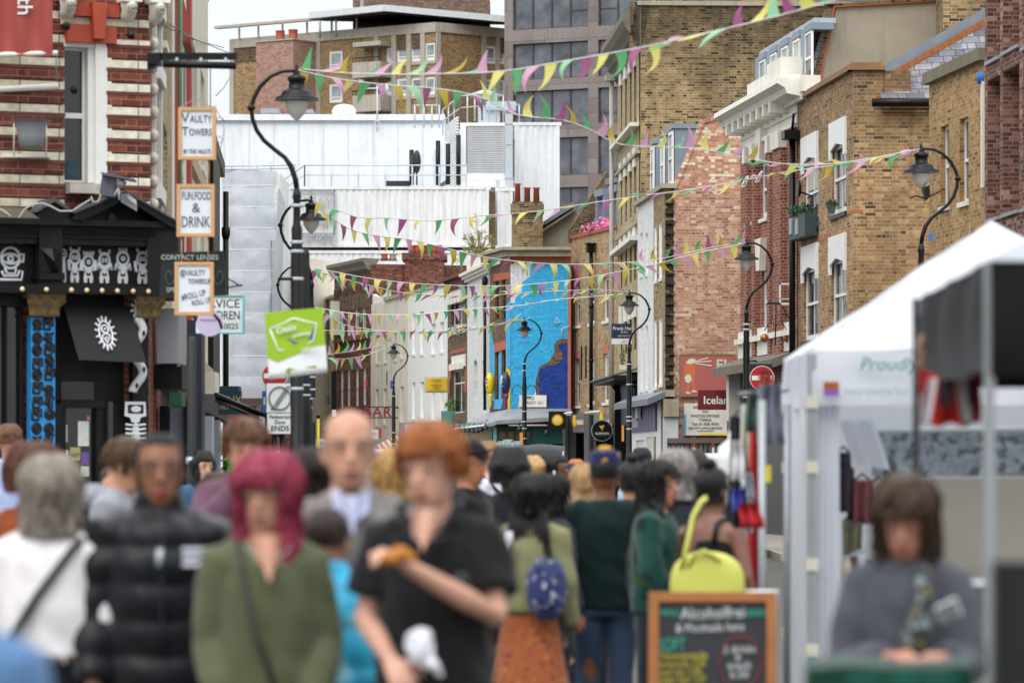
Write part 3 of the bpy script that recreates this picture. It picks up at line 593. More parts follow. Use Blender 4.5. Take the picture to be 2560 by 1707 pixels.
# two big painted vases fixed to the corner
for (x,yt,yb,cs,lab) in ((1225,932,1018,('e8cc20','7c3f86','e8cc20'),'yellow and purple vase shaped sculpture on the left of the mural corner'),(1264,930,1020,('3a2f55','c9ced6','7a2f5a'),'dark purple vase shaped sculpture nearest the sky blue wall')):
    Yv=124.2 if x>1250 else 128; t_=thing('vase_sculpture',lab,'sculpture',P(x,yb,Yv),'vase sculptures on the mural corner'); s=Yv/F; hh=(yb-yt)*s; A_,B_,C_=[mat('vase_'+c,c,.4,var=.1) for c in cs]; c0=P(x,yb,Yv)
    part('body',A_,t_,lambda m:m.lathe(c0+V((0,0,hh*.38)),[(.07,0),(.12,hh*.08),(.16,hh*.3),(.155,hh*.42),(.12,hh*.53),(.07,hh*.57),(.075,hh*.62)],16))
    part('side_stripe',B_,t_,lambda m:m.lathe(c0+V((-.045,.0,hh*.42)),[(.05,0),(.125,hh*.26),(.125,hh*.36),(.09,hh*.48)],16))
    part('drip',C_,t_,lambda m:(m.lathe(c0+V((.02,-.01,0)),[(.02,0),(.045,hh*.08),(.04,hh*.2),(.07,hh*.3),(.085,hh*.4)],12)))
    part('blue_spot',BR_BLUE,t_,lambda m:[m.lathe(c0+V((-.1,-.115,hh*z_)),[(.001,-.035),(.03,-.02),(.03,.02),(.001,.035)],8) for z_ in (.6,.72,.82)])
# street name plate
sn=thing('street_sign','white street name plate with black and red letters on the blue wall','street sign',P(1333,1016,124.9)); fs_=Fac(1200,124.9,1500,124.9)
part('plate',WHITE,sn,lambda m:m.box(px2x(1298,124.9),px2x(1366,124.9),124.9,124.97,pz(1017,124.9),pz(988,124.9)))
INK=mat('black_letters','141414',.5,var=0); INKR=mat('red_letters','9c2a2e',.5,var=0)
text('LEAKE',fs_,fs_.u(1320.5),pz(995.5,124.9),.0,.1,INK,sn,maxw=.42); text('STREET',fs_,fs_.u(1323),pz(1007,124.9),.0,.1,INK,sn,maxw=.48); text('SE1',fs_,fs_.u(1352),pz(1007,124.9),.0,.1,INKR,sn,maxw=.24)
# restaurant shopfront
rs=thing('restaurant_shopfront','teal green restaurant front with gold lettering under a sloping lead roof','shopfront',P(1330,1170,124))
TEAL=mat('teal_fascia','0d6e64',.35,var=.06); TEALL=mat('pale_teal_fascia','5d8f8c',.4,var=.1); GOLD=mat('gold_letters','b07a2c',.4,metal=.3); TEALD=mat('deep_teal_panel','0a544d',.4)
fr_=Fac(1241,123.6,1415,123.6); fq=Fac(1138,132,1241,123.6)
part('fascia',TEAL,rs,lambda m:fr_.box(m,0,fr_.L,pz(1109,123.6),pz(1052,123.6),-.4,0))
part('angled_fascia',TEALL,rs,lambda m:fq.box(m,0,fq.L,pz(1109,123.6),pz(1052,123.6),-.4,0))
part('sign_panel',TEALD,rs,lambda m:fr_.box(m,fr_.u(1243),fr_.u(1331),pz(1106,123.6),pz(1073,123.6),.0,.03))
part('sign_panel',TEALD,rs,lambda m:fq.box(m,fq.u(1155),fq.u(1232),pz(1106,123.6),pz(1071,123.6),.0,.03))
text('泰華酒家',fr_,fr_.u(1287),pz(1089.5,123.6),.03,.19,GOLD,rs,maxw=1.0,spacing=1.35,bold=.01)
text('INO THAI RESTAURANT',fq,fq.u(1195),pz(1087,123.6),.03,.32,GOLD,rs,maxw=(fq.u(1230)-fq.u(1157)))
text('S',fr_,fr_.u(1410),pz(1087,123.6),.0,.3,GOLD,rs)
part('shop_window',GLASSD,rs,lambda m:(fr_.box(m,.1,fr_.L,.3,pz(1112,123.6),-.35,-.3),fq.box(m,.1,fq.L,.3,pz(1112,123.6),-.35,-.3)))
part('window_post',OFFW,rs,lambda m:[fr_.box(m,u,u+.09,.0,pz(1109,123.6),-.3,-.2) for u in (0,.5,1.1,1.7)])
LR=mat('lead_roof','8d9196',.55,var=.18,scale=2,stain=.4,bump=.3)
part('lead_roof',LR,rs,lambda m:m.prism([P(1141,1066,132),P(1229,1056,123.2),P(1240,1051,122.8),P(1428,1040,122.8),P(1428,1021,125),P(1276,1021,125),P(1222,1032,129)],(0,0,-.12)))
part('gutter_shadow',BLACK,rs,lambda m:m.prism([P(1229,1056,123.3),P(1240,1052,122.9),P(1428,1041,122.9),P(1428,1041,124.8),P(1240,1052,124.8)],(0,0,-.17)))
part('fluorescent_tube',WHITE,rs,lambda m:m.tube([P(1271,1062.5,122.9),P(1370,1063,122.9)],.032,8))
part('fluorescent_tube',WHITE,rs,lambda m:m.tube([P(1133,1073,131),P(1212,1063,124.2)],.035,8))
for k,(x,y,Yk) in enumerate(((1142,1083,130),(1150,1078,129.2),(1160,1078,128.3),(1172,1078,127.5),(1182,1079,126.6),(1193,1078,125.6),(1202,1075,124.9),(1214,1070,124),(1298,1073,122.8),(1366,1082,122.8))):
    l=thing('spotlight','small dark bell spotlight on a curved arm, '+('over the angled restaurant sign' if k<8 else ('in front of the gold characters' if k==8 else 'right of the gold characters')),'spotlight',P(x,y,Yk),'bell spotlights over the restaurant')
    part('shade',DKGREY,l,lambda m:m.lathe(P(x,y-2,Yk),[(.02,.09),(.05,.07),(.09,-.02),(.1,-.06),(.09,-.065),(.02,.02)],12))
    part('arm',IRON,l,lambda m:m.tube([P(x,y-8,Yk),P(x+.5,y-17,Yk),P(x+4,y-21,Yk+.1),P(x+8,y-19,Yk+.3)],.012,5))
# grey stucco gable, chimney with three pots behind the mural building
gb=thing('gabled_house','grey rendered gable end behind the mural building roof','building',P(1366,1170,128))
part('gable_wall',STUCCO,gb,lambda m:m.prism([P(1288,1100,127.5),P(1288,622,127.5),P(1436,526,127.5),P(1500,560,127.5),P(1500,1100,127.5)],(0,6,0)))
part('roof',BR_BROWN,gb,lambda m:m.prism([P(1284,622,127.2),P(1434,519,127.2),P(1430,508,127.2),P(1362,558,127.2),P(1330,584,127.2)],(0,7,0)))
part('verge',STONE,gb,lambda m:m.prism([P(1284,621,127.1),P(1438,520,127.1),P(1438,525,127.1),P(1288,625,127.1)],(0,.4,0)))
part('ridge',LEAD,gb,lambda m:m.prism([P(1356,556,127),P(1431,505,127),P(1438,515,127),P(1362,562,127)],(0,.3,0)))
ck=thing('brick_chimney','square sooty brick chimney stack carrying three terracotta pots','chimney',P(1318,1170,126.5))
part('stack',BR_TALL,ck,lambda m:(m.box(px2x(1279,126.5),px2x(1357,126.5),126.5,127.3,6,pz(530,126.5)),m.box(px2x(1276,126.5),px2x(1360,126.5),126.4,127.35,pz(532,126.5),pz(510,126.5)),m.box(px2x(1280,126.5),px2x(1356,126.5),126.45,127.3,pz(510,126.5),pz(504,126.5))))
for x,y,w in ((1294,459,.1),(1318,469,.11),(1341,469,.11)): part('chimney_pot',TERRA,ck,lambda m:m.lathe(P(x,504,126.9),[(w*.95,0),(w*.85,pz(y,126.9)-pz(504,126.9)-.06),(w*1.1,pz(y,126.9)-pz(504,126.9)-.04),(w*1.1,pz(y,126.9)-pz(504,126.9)),(w*.8,pz(y,126.9)-pz(504,126.9)+.001),(w*.8,pz(y,126.9)-pz(504,126.9)-.1)],14))
tr=thing('buddleia_bush','wispy buddleia growing from the roof between chimney and containers','bush',P(1195,660,134))
mb=MB()
for k in range(16):
    x=1195+R.uniform(-40,40); mb.tube([P(1197+R.uniform(-6,6),650,134),P((x+1197)/2,615,134),P(x,575+abs(x-1195)*.6+R.uniform(-20,10),134)],[.03,.018,.006],5)
mb.tube([P(1199,655,134),P(1197,600,134),P(1190,540,134)],[.03,.02,.006],5); mb.build('branch',mat('dry_stem','8a7c58',.9),tr)
mb=MB()
for k in range(60):
    x=1195+R.gauss(0,26); y=612+abs(x-1195)*.25+R.gauss(0,18); leaves(mb,P(x,y,134),.12,.12,.1,22,.05)
leaves(mb,P(1190,552,134),.15,.1,.35,50,.04); mb.build('foliage',[LEAF2,mat('dry_seed_head','9a7c68',.9)],tr)
# ======================= beige brick building with the big black soil pipe
f=Fac(1427,126,1545,120)
bb,zz=simple('beige_brick_building','pale beige brick building with slate mansard, pink flowers and thick black soil pipe',f,586,[(1438,1450,705,814),(1472,1486,701,809),(1508,1521,693,802),(1438,1450,896,1014),(1472,1486,890,1010),(1508,1521,884,1006)],BR_BEIGE,ytpx=1480,style='sash',rec=.12,fw=.08,sill=WHITE,D=7)
hsb=[f.hole(*q) for q in ((1438,1450,705,814),(1472,1486,701,809),(1508,1521,693,802),(1438,1450,896,1014),(1472,1486,890,1010),(1508,1521,884,1006))]
part('lintel',mat('salmon_lintel','b9705a',.8,var=.12),bb,lambda m:[f.poly(m,[(h[0]-.02,h[3]),(h[1]+.02,h[3]),(h[1]+.06,h[3]+.25),(h[0]-.06,h[3]+.25)],.0,.012) for h in hsb])
part('quoin',mat('salmon_brick','b5705c',.8),bb,lambda m:f.box(m,0,.12,3,zz,.0,.012))
part('soil_pipe',BLACK,bb,lambda m:(m.tube([f.p(f.u(1490),3.5,.16),f.p(f.u(1490),f.z(1490,632),.16)],.062,10),m.tube([f.p(f.u(1490),f.z(1490,905),.16),f.p(f.u(1490),f.z(1490,898),.16)],.085,10),m.tube([f.p(f.u(1490),f.z(1490,770),.16),f.p(f.u(1490),f.z(1490,764),.16)],.085,10),f.box(m,f.u(1490)-.11,f.u(1490)+.11,f.z(1490,632),f.z(1490,612),.06,.3),f.box(m,f.u(1490)-.15,f.u(1490)+.15,f.z(1490,612),f.z(1490,608),.03,.34)))
part('tie_plate',BLACK,bb,lambda m:[f.box(m,f.u(x),f.u(x+1.6),f.z(x,b),f.z(x,a),.0,.03) for x,a,b in ((1454,866,948),(1465,864,946),(1527,852,938))])
part('coping',TERRA,bb,lambda m:f.box(m,0,f.L,zz,zz+.1,-.35,.05))
part('mansard_slope',SLATE,bb,lambda m:m.prism([f.p(.1,zz,-.5),f.p(f.L,zz,-.5),f.p(f.L,zz+1.75,-1.1),f.p(.6,zz+1.75,-1.1)],f.n*-.1))
part('mansard_top',LEAD,bb,lambda m:f.box(m,.6,f.L,zz+1.75,zz+1.95,-5,-1.0))
part('party_upstand',BR_BROWN,bb,lambda m:m.prism([f.p(-.15,zz-.1,.05),f.p(-.15,zz+.35,.05),f.p(-.15,zz+2.25,-1.2),f.p(-.15,zz+2.25,-1.5),f.p(-.15,zz-.1,-1.5)],f.t*.3))
for x in (1466,1500):
    h=(f.u(x),f.u(x+14),zz+.1,zz+1.25); o=part('dormer',mat('blue_lead','7c8a99',.5,stain=.2),bb,lambda m:(f.box(m,h[0]-.18,h[1]+.18,h[3],h[3]+.22,-1.3,-.3),f.box(m,h[0]-.18,h[0],h[2],h[3],-1.1,-.35),f.box(m,h[1],h[1]+.18,h[2],h[3],-1.1,-.35)))
    window(bb,f,h,.6,'sash',WHITE,GLASS2,.07)
fl_=thing('window_flowers','row of bright pink flowers along the brick parapet below the dormers','flowers',f.q(1480,593,-.2))
mb=MB()
for k in range(26): u=f.u(1445)+k/25*(f.u(1514)-f.u(1445)); hh=.12+.1*math.sin(k*1.3)+(.12 if 15<k<24 else 0); leaves(mb,f.p(u,zz+.16+hh*.5,-.15),.1,.12,hh*.7,26,.05,flat=.8)
mb.build('blossom',[mat('pink_petal','f06cae',.6),mat('pale_pink_petal','f5a6c8',.6)],fl_)
mb=MB(); leaves(mb,f.p((f.u(1445)+f.u(1514))/2,zz+.16,-.15),1.0,.1,.07,260,.05); mb.build('foliage',[LEAFD,LEAF],fl_)
# gaming arcade front, at street level under the beige building
ar=thing('arcade_shopfront','black shopfront with yellow sun logos and strip lights beside the restaurant','shopfront',P(1474,1170,120)); fa=Fac(1414,122,1540,117.5); BPAN=mat('black_cladding','0c0d10',.3,var=.1); GPAN=mat('slate_cladding','55565c',.4)
hz=pz(1035,119)
part('cladding',BPAN,ar,lambda m:body(m,fa,2,0,hz,[(fa.u(1440),fa.u(1466),0,fa.z(1450,1083)),(fa.u(1490),fa.u(1534),0,fa.z(1510,1083))],.4))
part('pillar',GPAN,ar,lambda m:[fa.box(m,fa.u(a),fa.u(b),0,hz,.0,.08) for a,b in ((1413,1419),(1466,1478))])
part('fascia',mat('fascia_grey','6c6b70',.35,var=.15),ar,lambda m:[fa.box(m,fa.u(a),fa.u(b),fa.z(c,1080),fa.z(c,1035),.0,.05) for a,b,c in ((1436,1466,1450),(1488,1534,1510))])
for a in (1452,1519):
    text('MERKUR',fa,fa.u(a),fa.z(a,1056),.05,.14,WHITE,ar,bold=.01,maxw=(fa.u(a+9)-fa.u(a-9))*.85)
    text('SLOTS',fa,fa.u(a+12 if a<1500 else a+11),fa.z(a,1056),.05,.15,mat('yellow_letters','e8a81c',.5),ar,bold=.01,maxw=(fa.u(a+6)-fa.u(a-2)))
    part('underline',REDP,ar,lambda m:fa.box(m,fa.u(a-6),fa.u(a+14),fa.z(a,1066),fa.z(a,1064),.05,.06))
YEL=mat('sun_yellow','f2c21c',.5,var=.03)
def sunshape(mb,f,u,z,off,r,n=16,th=.03):
    pts=[]
    for k in range(n*2): a=k*math.pi/n; rr=r if k%2==0 else r*.68; pts.append((u+rr*math.sin(a),z+rr*math.cos(a)))
    f.poly(mb,pts,off,off+th)
for a in (1441,1509): part('sun_logo',YEL,ar,lambda m:sunshape(m,fa,fa.u(a),fa.z(a,1053 if a<1500 else 1045),.05,.19))
part('strip_light',WHITE,ar,lambda m:[m.tube([fa.p(fa.u(a),fa.z(a,c),.35),fa.p(fa.u(b),fa.z(b,d),.35)],.03,8) for a,b,c,d in ((1422,1456,1036,1031),(1490,1527,1032,1028))])
part('door_glass',GLASSD,ar,lambda m:(fa.box(m,fa.u(1440),fa.u(1466),0,fa.z(1450,1083),-.38,-.34),fa.box(m,fa.u(1490),fa.u(1534),0,fa.z(1510,1083),-.38,-.34)))
sg=thing('sun_sign','square black projecting sign with a smiling yellow sun','sign',P(1393,1072,121)); fx=Fac(1300,121,1600,121)
part('panel',BLACK,sg,lambda m:m.box(px2x(1371.5,121),px2x(1415,121),121,121.15,pz(1072,121),pz(1028,121)))
part('sun_rays',YEL,sg,lambda m:sunshape(m,fx,fx.u(1393.5),pz(1049.5,121),.0,.2,17,.012))
part('sun_face',mat('pale_sun_face','f6dc86',.5,var=0),sg,lambda m:fx.poly(m,[(fx.u(1393.5)+.1*math.cos(k*.3927),pz(1049.5,121)+.1*math.sin(k*.3927)) for k in range(16)],.012,.018))
part('smile',INK,sg,lambda m:(m.tube([fx.p(fx.u(1393.5)+.06*math.cos(a),pz(1050.5,121)+.05*math.sin(a),.02) for a in [math.pi*(1.1+.1*i) for i in range(9)]],.005,4),[m.tube([fx.p(fx.u(1393.5)+s*.035,pz(1047.5,121),.02),fx.p(fx.u(1393.5)+s*.035,pz(1046,121),.02)],.008,5) for s in(-1,1)]))
gs=thing('round_pub_sign','round black projecting pub sign with a gold harp and white lettering','sign',P(1505,1103,116)); fg=Fac(1300,116,1600,116); c_=(fg.u(1505),pz(1076,116))
def disc(f,c,r,o0,o1,n=36): return lambda m:f.poly(m,[(c[0]+r*math.cos(k*2*math.pi/n),c[1]+r*math.sin(k*2*math.pi/n)) for k in range(n)],o0,o1)
part('rim',mat('grey_rim','8f9498',.4),gs,disc(fg,c_,.325,-.08,-.002)); part('face',BLACK,gs,disc(fg,c_,.3,-.002,.004))
part('harp',mat('gold_harp','c9a23e',.35,metal=.4),gs,lambda m:(fg.poly(m,[(c_[0]+x*.011,c_[1]+y*.011) for x,y in ((-8,14),(-3,13),(2,15),(7,15),(5,8),(3,3),(0,-3),(-1,4),(-5,7))],.004,.01)))
part('harp_strings',mat('pale_gold','ddc98a',.4),gs,lambda m:[m.tube([fg.p(c_[0]+(-.05+k*.02),c_[1]+.14,.012),fg.p(c_[0]+(-.02+k*.01),c_[1]+.02-.0*k,.012)],.004,4) for k in range(5)])
text('GUINNESS',fg,c_[0],c_[1]-.09,.004,.065,WHITE,gs,maxw=.42,bold=.01); text('BY LONDON GATE',fg,c_[0],c_[1]-.155,.004,.022,GREY,gs,maxw=.3)
part('bracket',IRON,gs,lambda m:m.tube([P(1530,1068,116),P(1548,1068,116)],.02,6))
# ======================= tall sooty yellow building with big stone cornice
f=Fac(1545,117,1602,108)
tb=root_at('tall_yellow_brick_building','tallest yellow brick building with huge stone cornice and broad blank side wall','building',f,group='terraced buildings along the street'); zt0=pz(14,108)
cols=[(1553.5,1557.5),(1564.5,1569.5),(1576,1581),(1587,1592.5)]; rows=[(186,330),(432,545),(620,708),(800,880)]
hs=[]
for (a,b) in cols:
    for (c,d) in rows: xc=1577; hs.append((f.u(a),f.u(b),f.z(xc,d),f.z(xc,c)))
mb=MB(); body(mb,f,11,0,zt0,hs,.25); mb.build('wall',BR_TALL,tb)
part('gault_facing',brick('pale_gault_brick',[('c0aa80',4),('b39c72',3),('cdb890',2)],'8a7a5c',.35),tb,lambda m:holed(m,f,0,f.L-.35,3,zt0-.6,hs,.01,off=.02))
for h in hs: window(tb,f,h,.2,'sash',WHITE,GLASSD,.05)
part('white_lintel',OFFW,tb,lambda m:[f.box(m,h[0]-.05,h[1]+.05,h[3],h[3]+.55,.022,.08) for h in hs])
for (y0,y1,xx) in ((333,342,1577),(606,618,1577)):
    part('sill_course',OFFW,tb,lambda m:(f.box(m,0.2,f.L-.3,f.z(xx,y1),f.z(xx,y0),.022,.28)))
part('string_course',STONE,tb,lambda m:[f.box(m,0,f.L,f.z(1577,y+8),f.z(1577,y),.022,.12) for y in (402,570)])
part('cornice',mat('grimy_stone','6f6a5e'),tb,lambda m:m.grid([[f.p(u,zt0+dz,o) for o,dz in ((-.3,.1),(.12,.1),(.16,-.1),(.5,-.2),(.52,-.42),(.42,-.62),(.28,-.8),(.2,-1.05),(.0,-1.3))] for u in (-.3,f.L*.5,f.L)],sm=False,caps=True))
part('cornice_end',BR_TALL,tb,lambda m:f.poly(m,[(f.L-.4,zt0-1.3),(f.L,zt0-1.3),(f.L,zt0+.08),(f.L-.4,zt0+.08)],.021,.3))
part('modillion',mat('grimy_stone','6f6a5e'),tb,lambda m:[f.box(m,u,u+.14,zt0-.98,zt0-.74,.03,.32) for u in [k*.42+.1 for k in range(int(f.L/.42))]])
part('downpipe',mat('grey_white_pipe','b0aca4',.6),tb,lambda m:(m.tube([f.p(.08,3,.2),f.p(.08,f.z(1546,188),.2)],.07,8),f.box(m,-.12,.3,f.z(1546,203),f.z(1546,188),.1,.4)))
sf=f.side(11)
part('coping',STONE,tb,lambda m:sf.box(m,-.1,11,zt0,zt0+.12,-.35,.06))
part('rear_stack',BR_YEL2,tb,lambda m:m.box(px2x(1854,109),px2x(1990,109),108.6,112,zt0-1,zt0+1.6))
part('roof_light',LEAD,tb,lambda m:m.prism([P(1720,14,110),P(1850,14,110),P(1850,-12,110),P(1800,-12,110)],(0,2,0)))
part('mast',WHITE,tb,lambda m:m.tube([P(1636,15,108.5),P(1636,-60,108.5)],.03,6))
# old black pub front below it
pu=thing('black_pub_front','black timber pub front with scrolled bracket and white planter boxes on its ledge','shopfront',P(1560,1170,113)); fp=Fac(1548,114,1600,107)
part('frontage',BLACK,pu,lambda m:(body(m,fp,2.5,0,fp.z(1575,955),[(.6,fp.L-.6,.9,2.9)],.15),fp.box(m,-.2,fp.L+.1,fp.z(1575,957),fp.z(1575,945),.0,.75),[fp.box(m,u,u+.2,0,3.9,.001,.16) for u in (0.1,fp.L-.35)]))
part('end_scroll',BLACK,pu,lambda m:m.prism([P(1545,1090,113.9),P(1546,1010,113.9),P(1536,975,113.9),P(1527,962,113.9),P(1527,950,113.9),P(1556,950,113.9),P(1556,1090,113.9)],(0,.4,0)))
part('ledge',mat('worn_grey_lead','55585c',.6,stain=.4),pu,lambda m:m.prism([fp.p(-.4,fp.z(1575,945),.85),fp.p(fp.L,fp.z(1575,945),.85),fp.p(fp.L,fp.z(1575,925),.0),fp.p(-.2,fp.z(1575,925),.0)],(0,0,-.05)))
part('side_box',BLACK,pu,lambda m:m.box(px2x(1577,108),px2x(1598,108),108,109,pz(990,108),pz(930,108)))
part('window_glass',GLASSD,pu,lambda m:fp.box(m,.6,fp.L-.6,.9,2.9,-.14,-.1))
text('DUKE',fp,fp.u(1566),fp.z(1566,985),.01,.3,OFFW,pu) if False else None
for x,y in ((1557,918),(1584,908)):
    o=thing('window_planter','small white planter box of trailing plants, '+('left' if x<1570 else 'right')+' one on the black pub ledge','planter',P(x,y+8,112.5),'planter boxes on the pub ledge')
    part('box',WHITE,o,lambda m:m.obox(P(x-8,y+6,112),V((.2,0,0)),V((0,.22,0)),(0,0,.14))); mb=MB(); leaves(mb,P(x,y-22,112.2),.08,.1,.3,90,.05); mb.build('foliage',[LEAF2,LEAFD],o)
# estate agent board
eb=thing('letting_board','navy and white letting agent board projecting beside the black pub','sign',P(1562,860,111.5)); fe=Fac(1400,111.5,1700,111.5); NAVY=mat('navy_board','1f3254',.5,var=.04)
part('board',NAVY,eb,lambda m:m.box(px2x(1529,111.5),px2x(1596,111.5),111.5,111.53,pz(846,111.5),pz(809,111.5)))
part('lower_strip',WHITE,eb,lambda m:m.box(px2x(1529,111.5),px2x(1596,111.5),111.5,111.53,pz(860,111.5),pz(846.2,111.5)))
text('Frank Harris',fe,fe.u(1562),pz(821,111.5),.0,.1,WHITE,eb,maxw=.68,bold=.012); text('& Co.',fe,fe.u(1562),pz(830,111.5),.0,.065,WHITE,eb); text('020 7500 7100',fe,fe.u(1562),pz(840,111.5),.0,.045,WHITE,eb); text('LET',fe,fe.u(1560),pz(854,111.5),.0,.07,GREY,eb)
part('pole',WHITE,eb,lambda m:m.box(px2x(1596,111.5),px2x(1598,111.5),111.5,111.55,pz(900,111.5),pz(800,111.5)))
# ======================= white and brown house with the orange flank wall
f=Fac(1594,106,1663,99); wf=Fac(1600,98.98,1900,98.98)
wb=root_at('flank_wall_house','house with a huge blank orange brick flank wall and white painted front strip','building',f,group='terraced buildings along the street')
uw=f.u(1634); zt1=pz(471,99)
hw=[f.hole(*q) for q in ((1600.5,1606.5,583,687),(1613.5,1619.5,583,685),(1600.5,1606.5,815,973),(1613.5,1619.5,815,970))]; hb=[f.hole(*q) for q in ((1636,1642,566,701),(1648,1655,557,695),(1636,1642,800,967),(1648,1656,795,960))]
mb=MB(); holed(mb,f,0,uw,0,zt1,hw,.1,0); holed(mb,f,uw,f.L,0,zt1,hb,.1,1,2); mb.face([f.p(0,zt1),f.p(f.L,zt1),f.p(f.L,zt1,-6),f.p(0,zt1,-6)],1); mb.build('front_wall',[BR_WHITE,brick('mid_brown_brick',[('9c8058',4),('8a7049',3),('ad9268',2),('5f503c',1)],'a3936f',.3),WHITE],wb)
for h in hw+hb: window(wb,f,h,.08,'plain',WHITE,BLIND,.04,sill=WHITE)
def wp(x,y): return (wf.u(x),pz(y,98.98))
part('quoin_strip',brick('charred_brick',[('4a4236',4),('3a342c',3),('8a7850',1.2)],'5a5040',.4),wb,lambda m:(wf.box(m,wf.u(1663),wf.u(1684),2.6,zt1,-.3,0),[wf.box(m,wf.u(1665),wf.u(1684)+.01,z,z+.09,.0,.07) for z in [3.0+.26*k for k in range(22)]]))
part('flank_wall',BR_FLANK,wb,lambda m:wf.poly(m,[wp(1684,1400),wp(1880,1400),wp(1880,480),wp(1800,492),wp(1760,470),wp(1684,472)][::-1],-6,.0))
part('upper_flank',BR_FLANKU,wb,lambda m:wf.poly(m,[wp(1684,472),wp(1760,470),wp(1800,492),wp(1880,480),wp(1880,262),wp(1757,302)],-6,.0))
part('verge',BR_FLANKU,wb,lambda m:(wf.poly(m,[wp(1680,470),wp(1752,299),wp(1762,304),wp(1690,476)],-.3,.03),[wf.poly(m,[wp(x,300-(x-1755)*.33),wp(x+7,298-(x-1755)*.33),wp(x+7,309-(x-1755)*.33),wp(x,311-(x-1755)*.33)],.0,.05) for x in range(1757,1870,9)]))
part('front_coping',STONE,wb,lambda m:(f.box(m,0,f.L+.1,zt1,zt1+.12,-.3,.12)))
part('mansard_slope',SLATE,wb,lambda m:m.prism([f.p(.3,zt1,-.5),f.p(f.L,zt1,-.5),f.p(f.L,zt1+1.75,-1.2),f.p(.3,zt1+1.75,-1.2)],f.n*-.1))
for k,(u0_,u1_) in enumerate(((f.L-6.2,f.L-5.3),(f.L-3.6,f.L-2.7),(f.L-1.6,f.L-.6))):
    part('dormer',mat('blue_lead','7c8a99'),wb,lambda m:(f.box(m,u0_,u1_,zt1+.1,zt1+1.6,-2.5,-.32),f.box(m,u0_-.05,u1_+.05,zt1+1.6,zt1+1.72,-2.5,-.25)))
    window(wb,f,(u0_+.06,u1_-.06,zt1+.15,zt1+1.55),.3,'sash',WHITE,GLASS,.09)
fc=Fac(1579,107,1668,98.6)
part('fascia_ledge',LEAD,wb,lambda m:m.prism([fc.p(0,fc.z(1625,1003),.5),fc.p(fc.L,fc.z(1625,1003),.5),fc.p(fc.L,fc.z(1625,983),.0),fc.p(0,fc.z(1625,983),.0)],(0,0,-.16)))
PURP=mat('purple_grey_sign','6a6485',.5,var=.05)
part('shopfront',WHITE,wb,lambda m:(body(m,fc,1,0,fc.z(1625,1008),[(fc.u(1590),fc.u(1610),0,fc.z(1600,1100)),(fc.u(1616),fc.u(1640),.5,fc.z(1630,1092))],.15,u1=fc.u(1652))))
part('shop_glass',mat('milky_glass','b8c6c4',.2,spec=.7),wb,lambda m:(fc.box(m,fc.u(1590),fc.u(1610),0,fc.z(1600,1100),-.14,-.1),fc.box(m,fc.u(1616),fc.u(1640),.5,fc.z(1630,1092),-.14,-.1)))
part('sign_board',PURP,wb,lambda m:(fc.box(m,fc.u(1581),fc.u(1643),fc.z(1612,1078),fc.z(1612,1014),.0,.06),[fc.box(m,u,u+.015,fc.z(1612,1078),fc.z(1612,1014),.06,.07) for u in [fc.u(1581)+k*.45 for k in range(1,13)]]))
text('COMMUNITY',fc,fc.u(1591),fc.z(1591,1052),.07,.16,WHITE,wb,maxw=fc.u(1602)-fc.u(1581)); text('LAUNDRETTE',fc,fc.u(1595),fc.z(1595,1062),.07,.16,WHITE,wb,maxw=fc.u(1608)-fc.u(1582)); text('OPEN',fc,fc.u(1637),fc.z(1637,1034),.07,.1,WHITE,wb,maxw=.5) if False else None
part('sign_light',WHITE,wb,lambda m:fc.box(m,fc.u(1607),fc.u(1611),fc.z(1609,1045),fc.z(1609,1019),.1,.2))
part('stone_pier',STONE,wb,lambda m:(wf.box(m,wf.u(1657),wf.u(1695),pz(1042,99),pz(998,99),.0,.5),wf.box(m,wf.u(1662),wf.u(1686),pz(992,99),pz(975,99),.0,.45,0)))
part('white_panel',mat('pale_panel','c3c8cf',.5),wb,lambda m:wf.box(m,wf.u(1657),wf.u(1694),0,pz(1043,99),.0,.4))
# painted mural board, office services board, fence
mr_=thing('painted_board','faded red painted board of a legless figure holding long brushes, letters EL','sign',P(1775,990,98.8)); fy=Fac(1600,98.9,1900,98.9)
part('board',mat('faded_red_board','b3615a',.7,var=.08),mr_,lambda m:fy.box(m,fy.u(1700),fy.u(1838),pz(989,98.9),pz(888,98.9),.0,.03))
part('border',mat('green_border','6c7f4e',.7),mr_,lambda m:[fy.box(m,fy.u(a),fy.u(b),pz(d,98.9),pz(c,98.9),.0,.04) for a,b,c,d in ((1698,1838,885.5,888),(1698,1838,989,991.5),(1698,1700,888,989))])
OR=mat('orange_figure','cc7048',.7,var=.08); CR=mat('cream_mark','dcd6c4',.7)
q_=lambda x,y:(fy.u(1700+(x-5)*.2551),pz(850+y*.2551,98.9))
part('figure',OR,mr_,lambda m:(fy.poly(m,[q_(*p) for p in ((45,260),(60,230),(110,230),(150,240),(160,330),(150,420),(165,500),(130,500),(110,420),(95,500),(65,510),(75,400),(45,380))],.03,.036)))
part('brush',CR,mr_,lambda m:[fy.poly(m,[q_(x0,y0),q_(x1,y1),q_(x1,y1+12),q_(x0,y0+10)],.03,.04) for x0,y0,x1,y1 in ((150,208,280,168),(150,215,312,200),(150,226,316,246))])
part('flourish',CR,mr_,lambda m:(fy.poly(m,[q_(*p) for p in ((60,225),(90,190),(130,180),(165,195),(140,230),(100,235))],.03,.038),fy.poly(m,[q_(*p) for p in ((50,370),(75,335),(110,345),(120,390),(95,420),(60,412))],.036,.042),fy.poly(m,[q_(*p) for p in ((62,505),(110,510),(112,526),(66,526))],.03,.04),fy.poly(m,[q_(*p) for p in ((120,490),(165,495),(172,512),(122,510))],.03,.04)))
text('EL',fy,fy.u(1700+425*.2551),pz(850+248*.2551,98.9),.03,.27,mat('mint_letters','b5d0c4',.6),mr_,bold=.03)
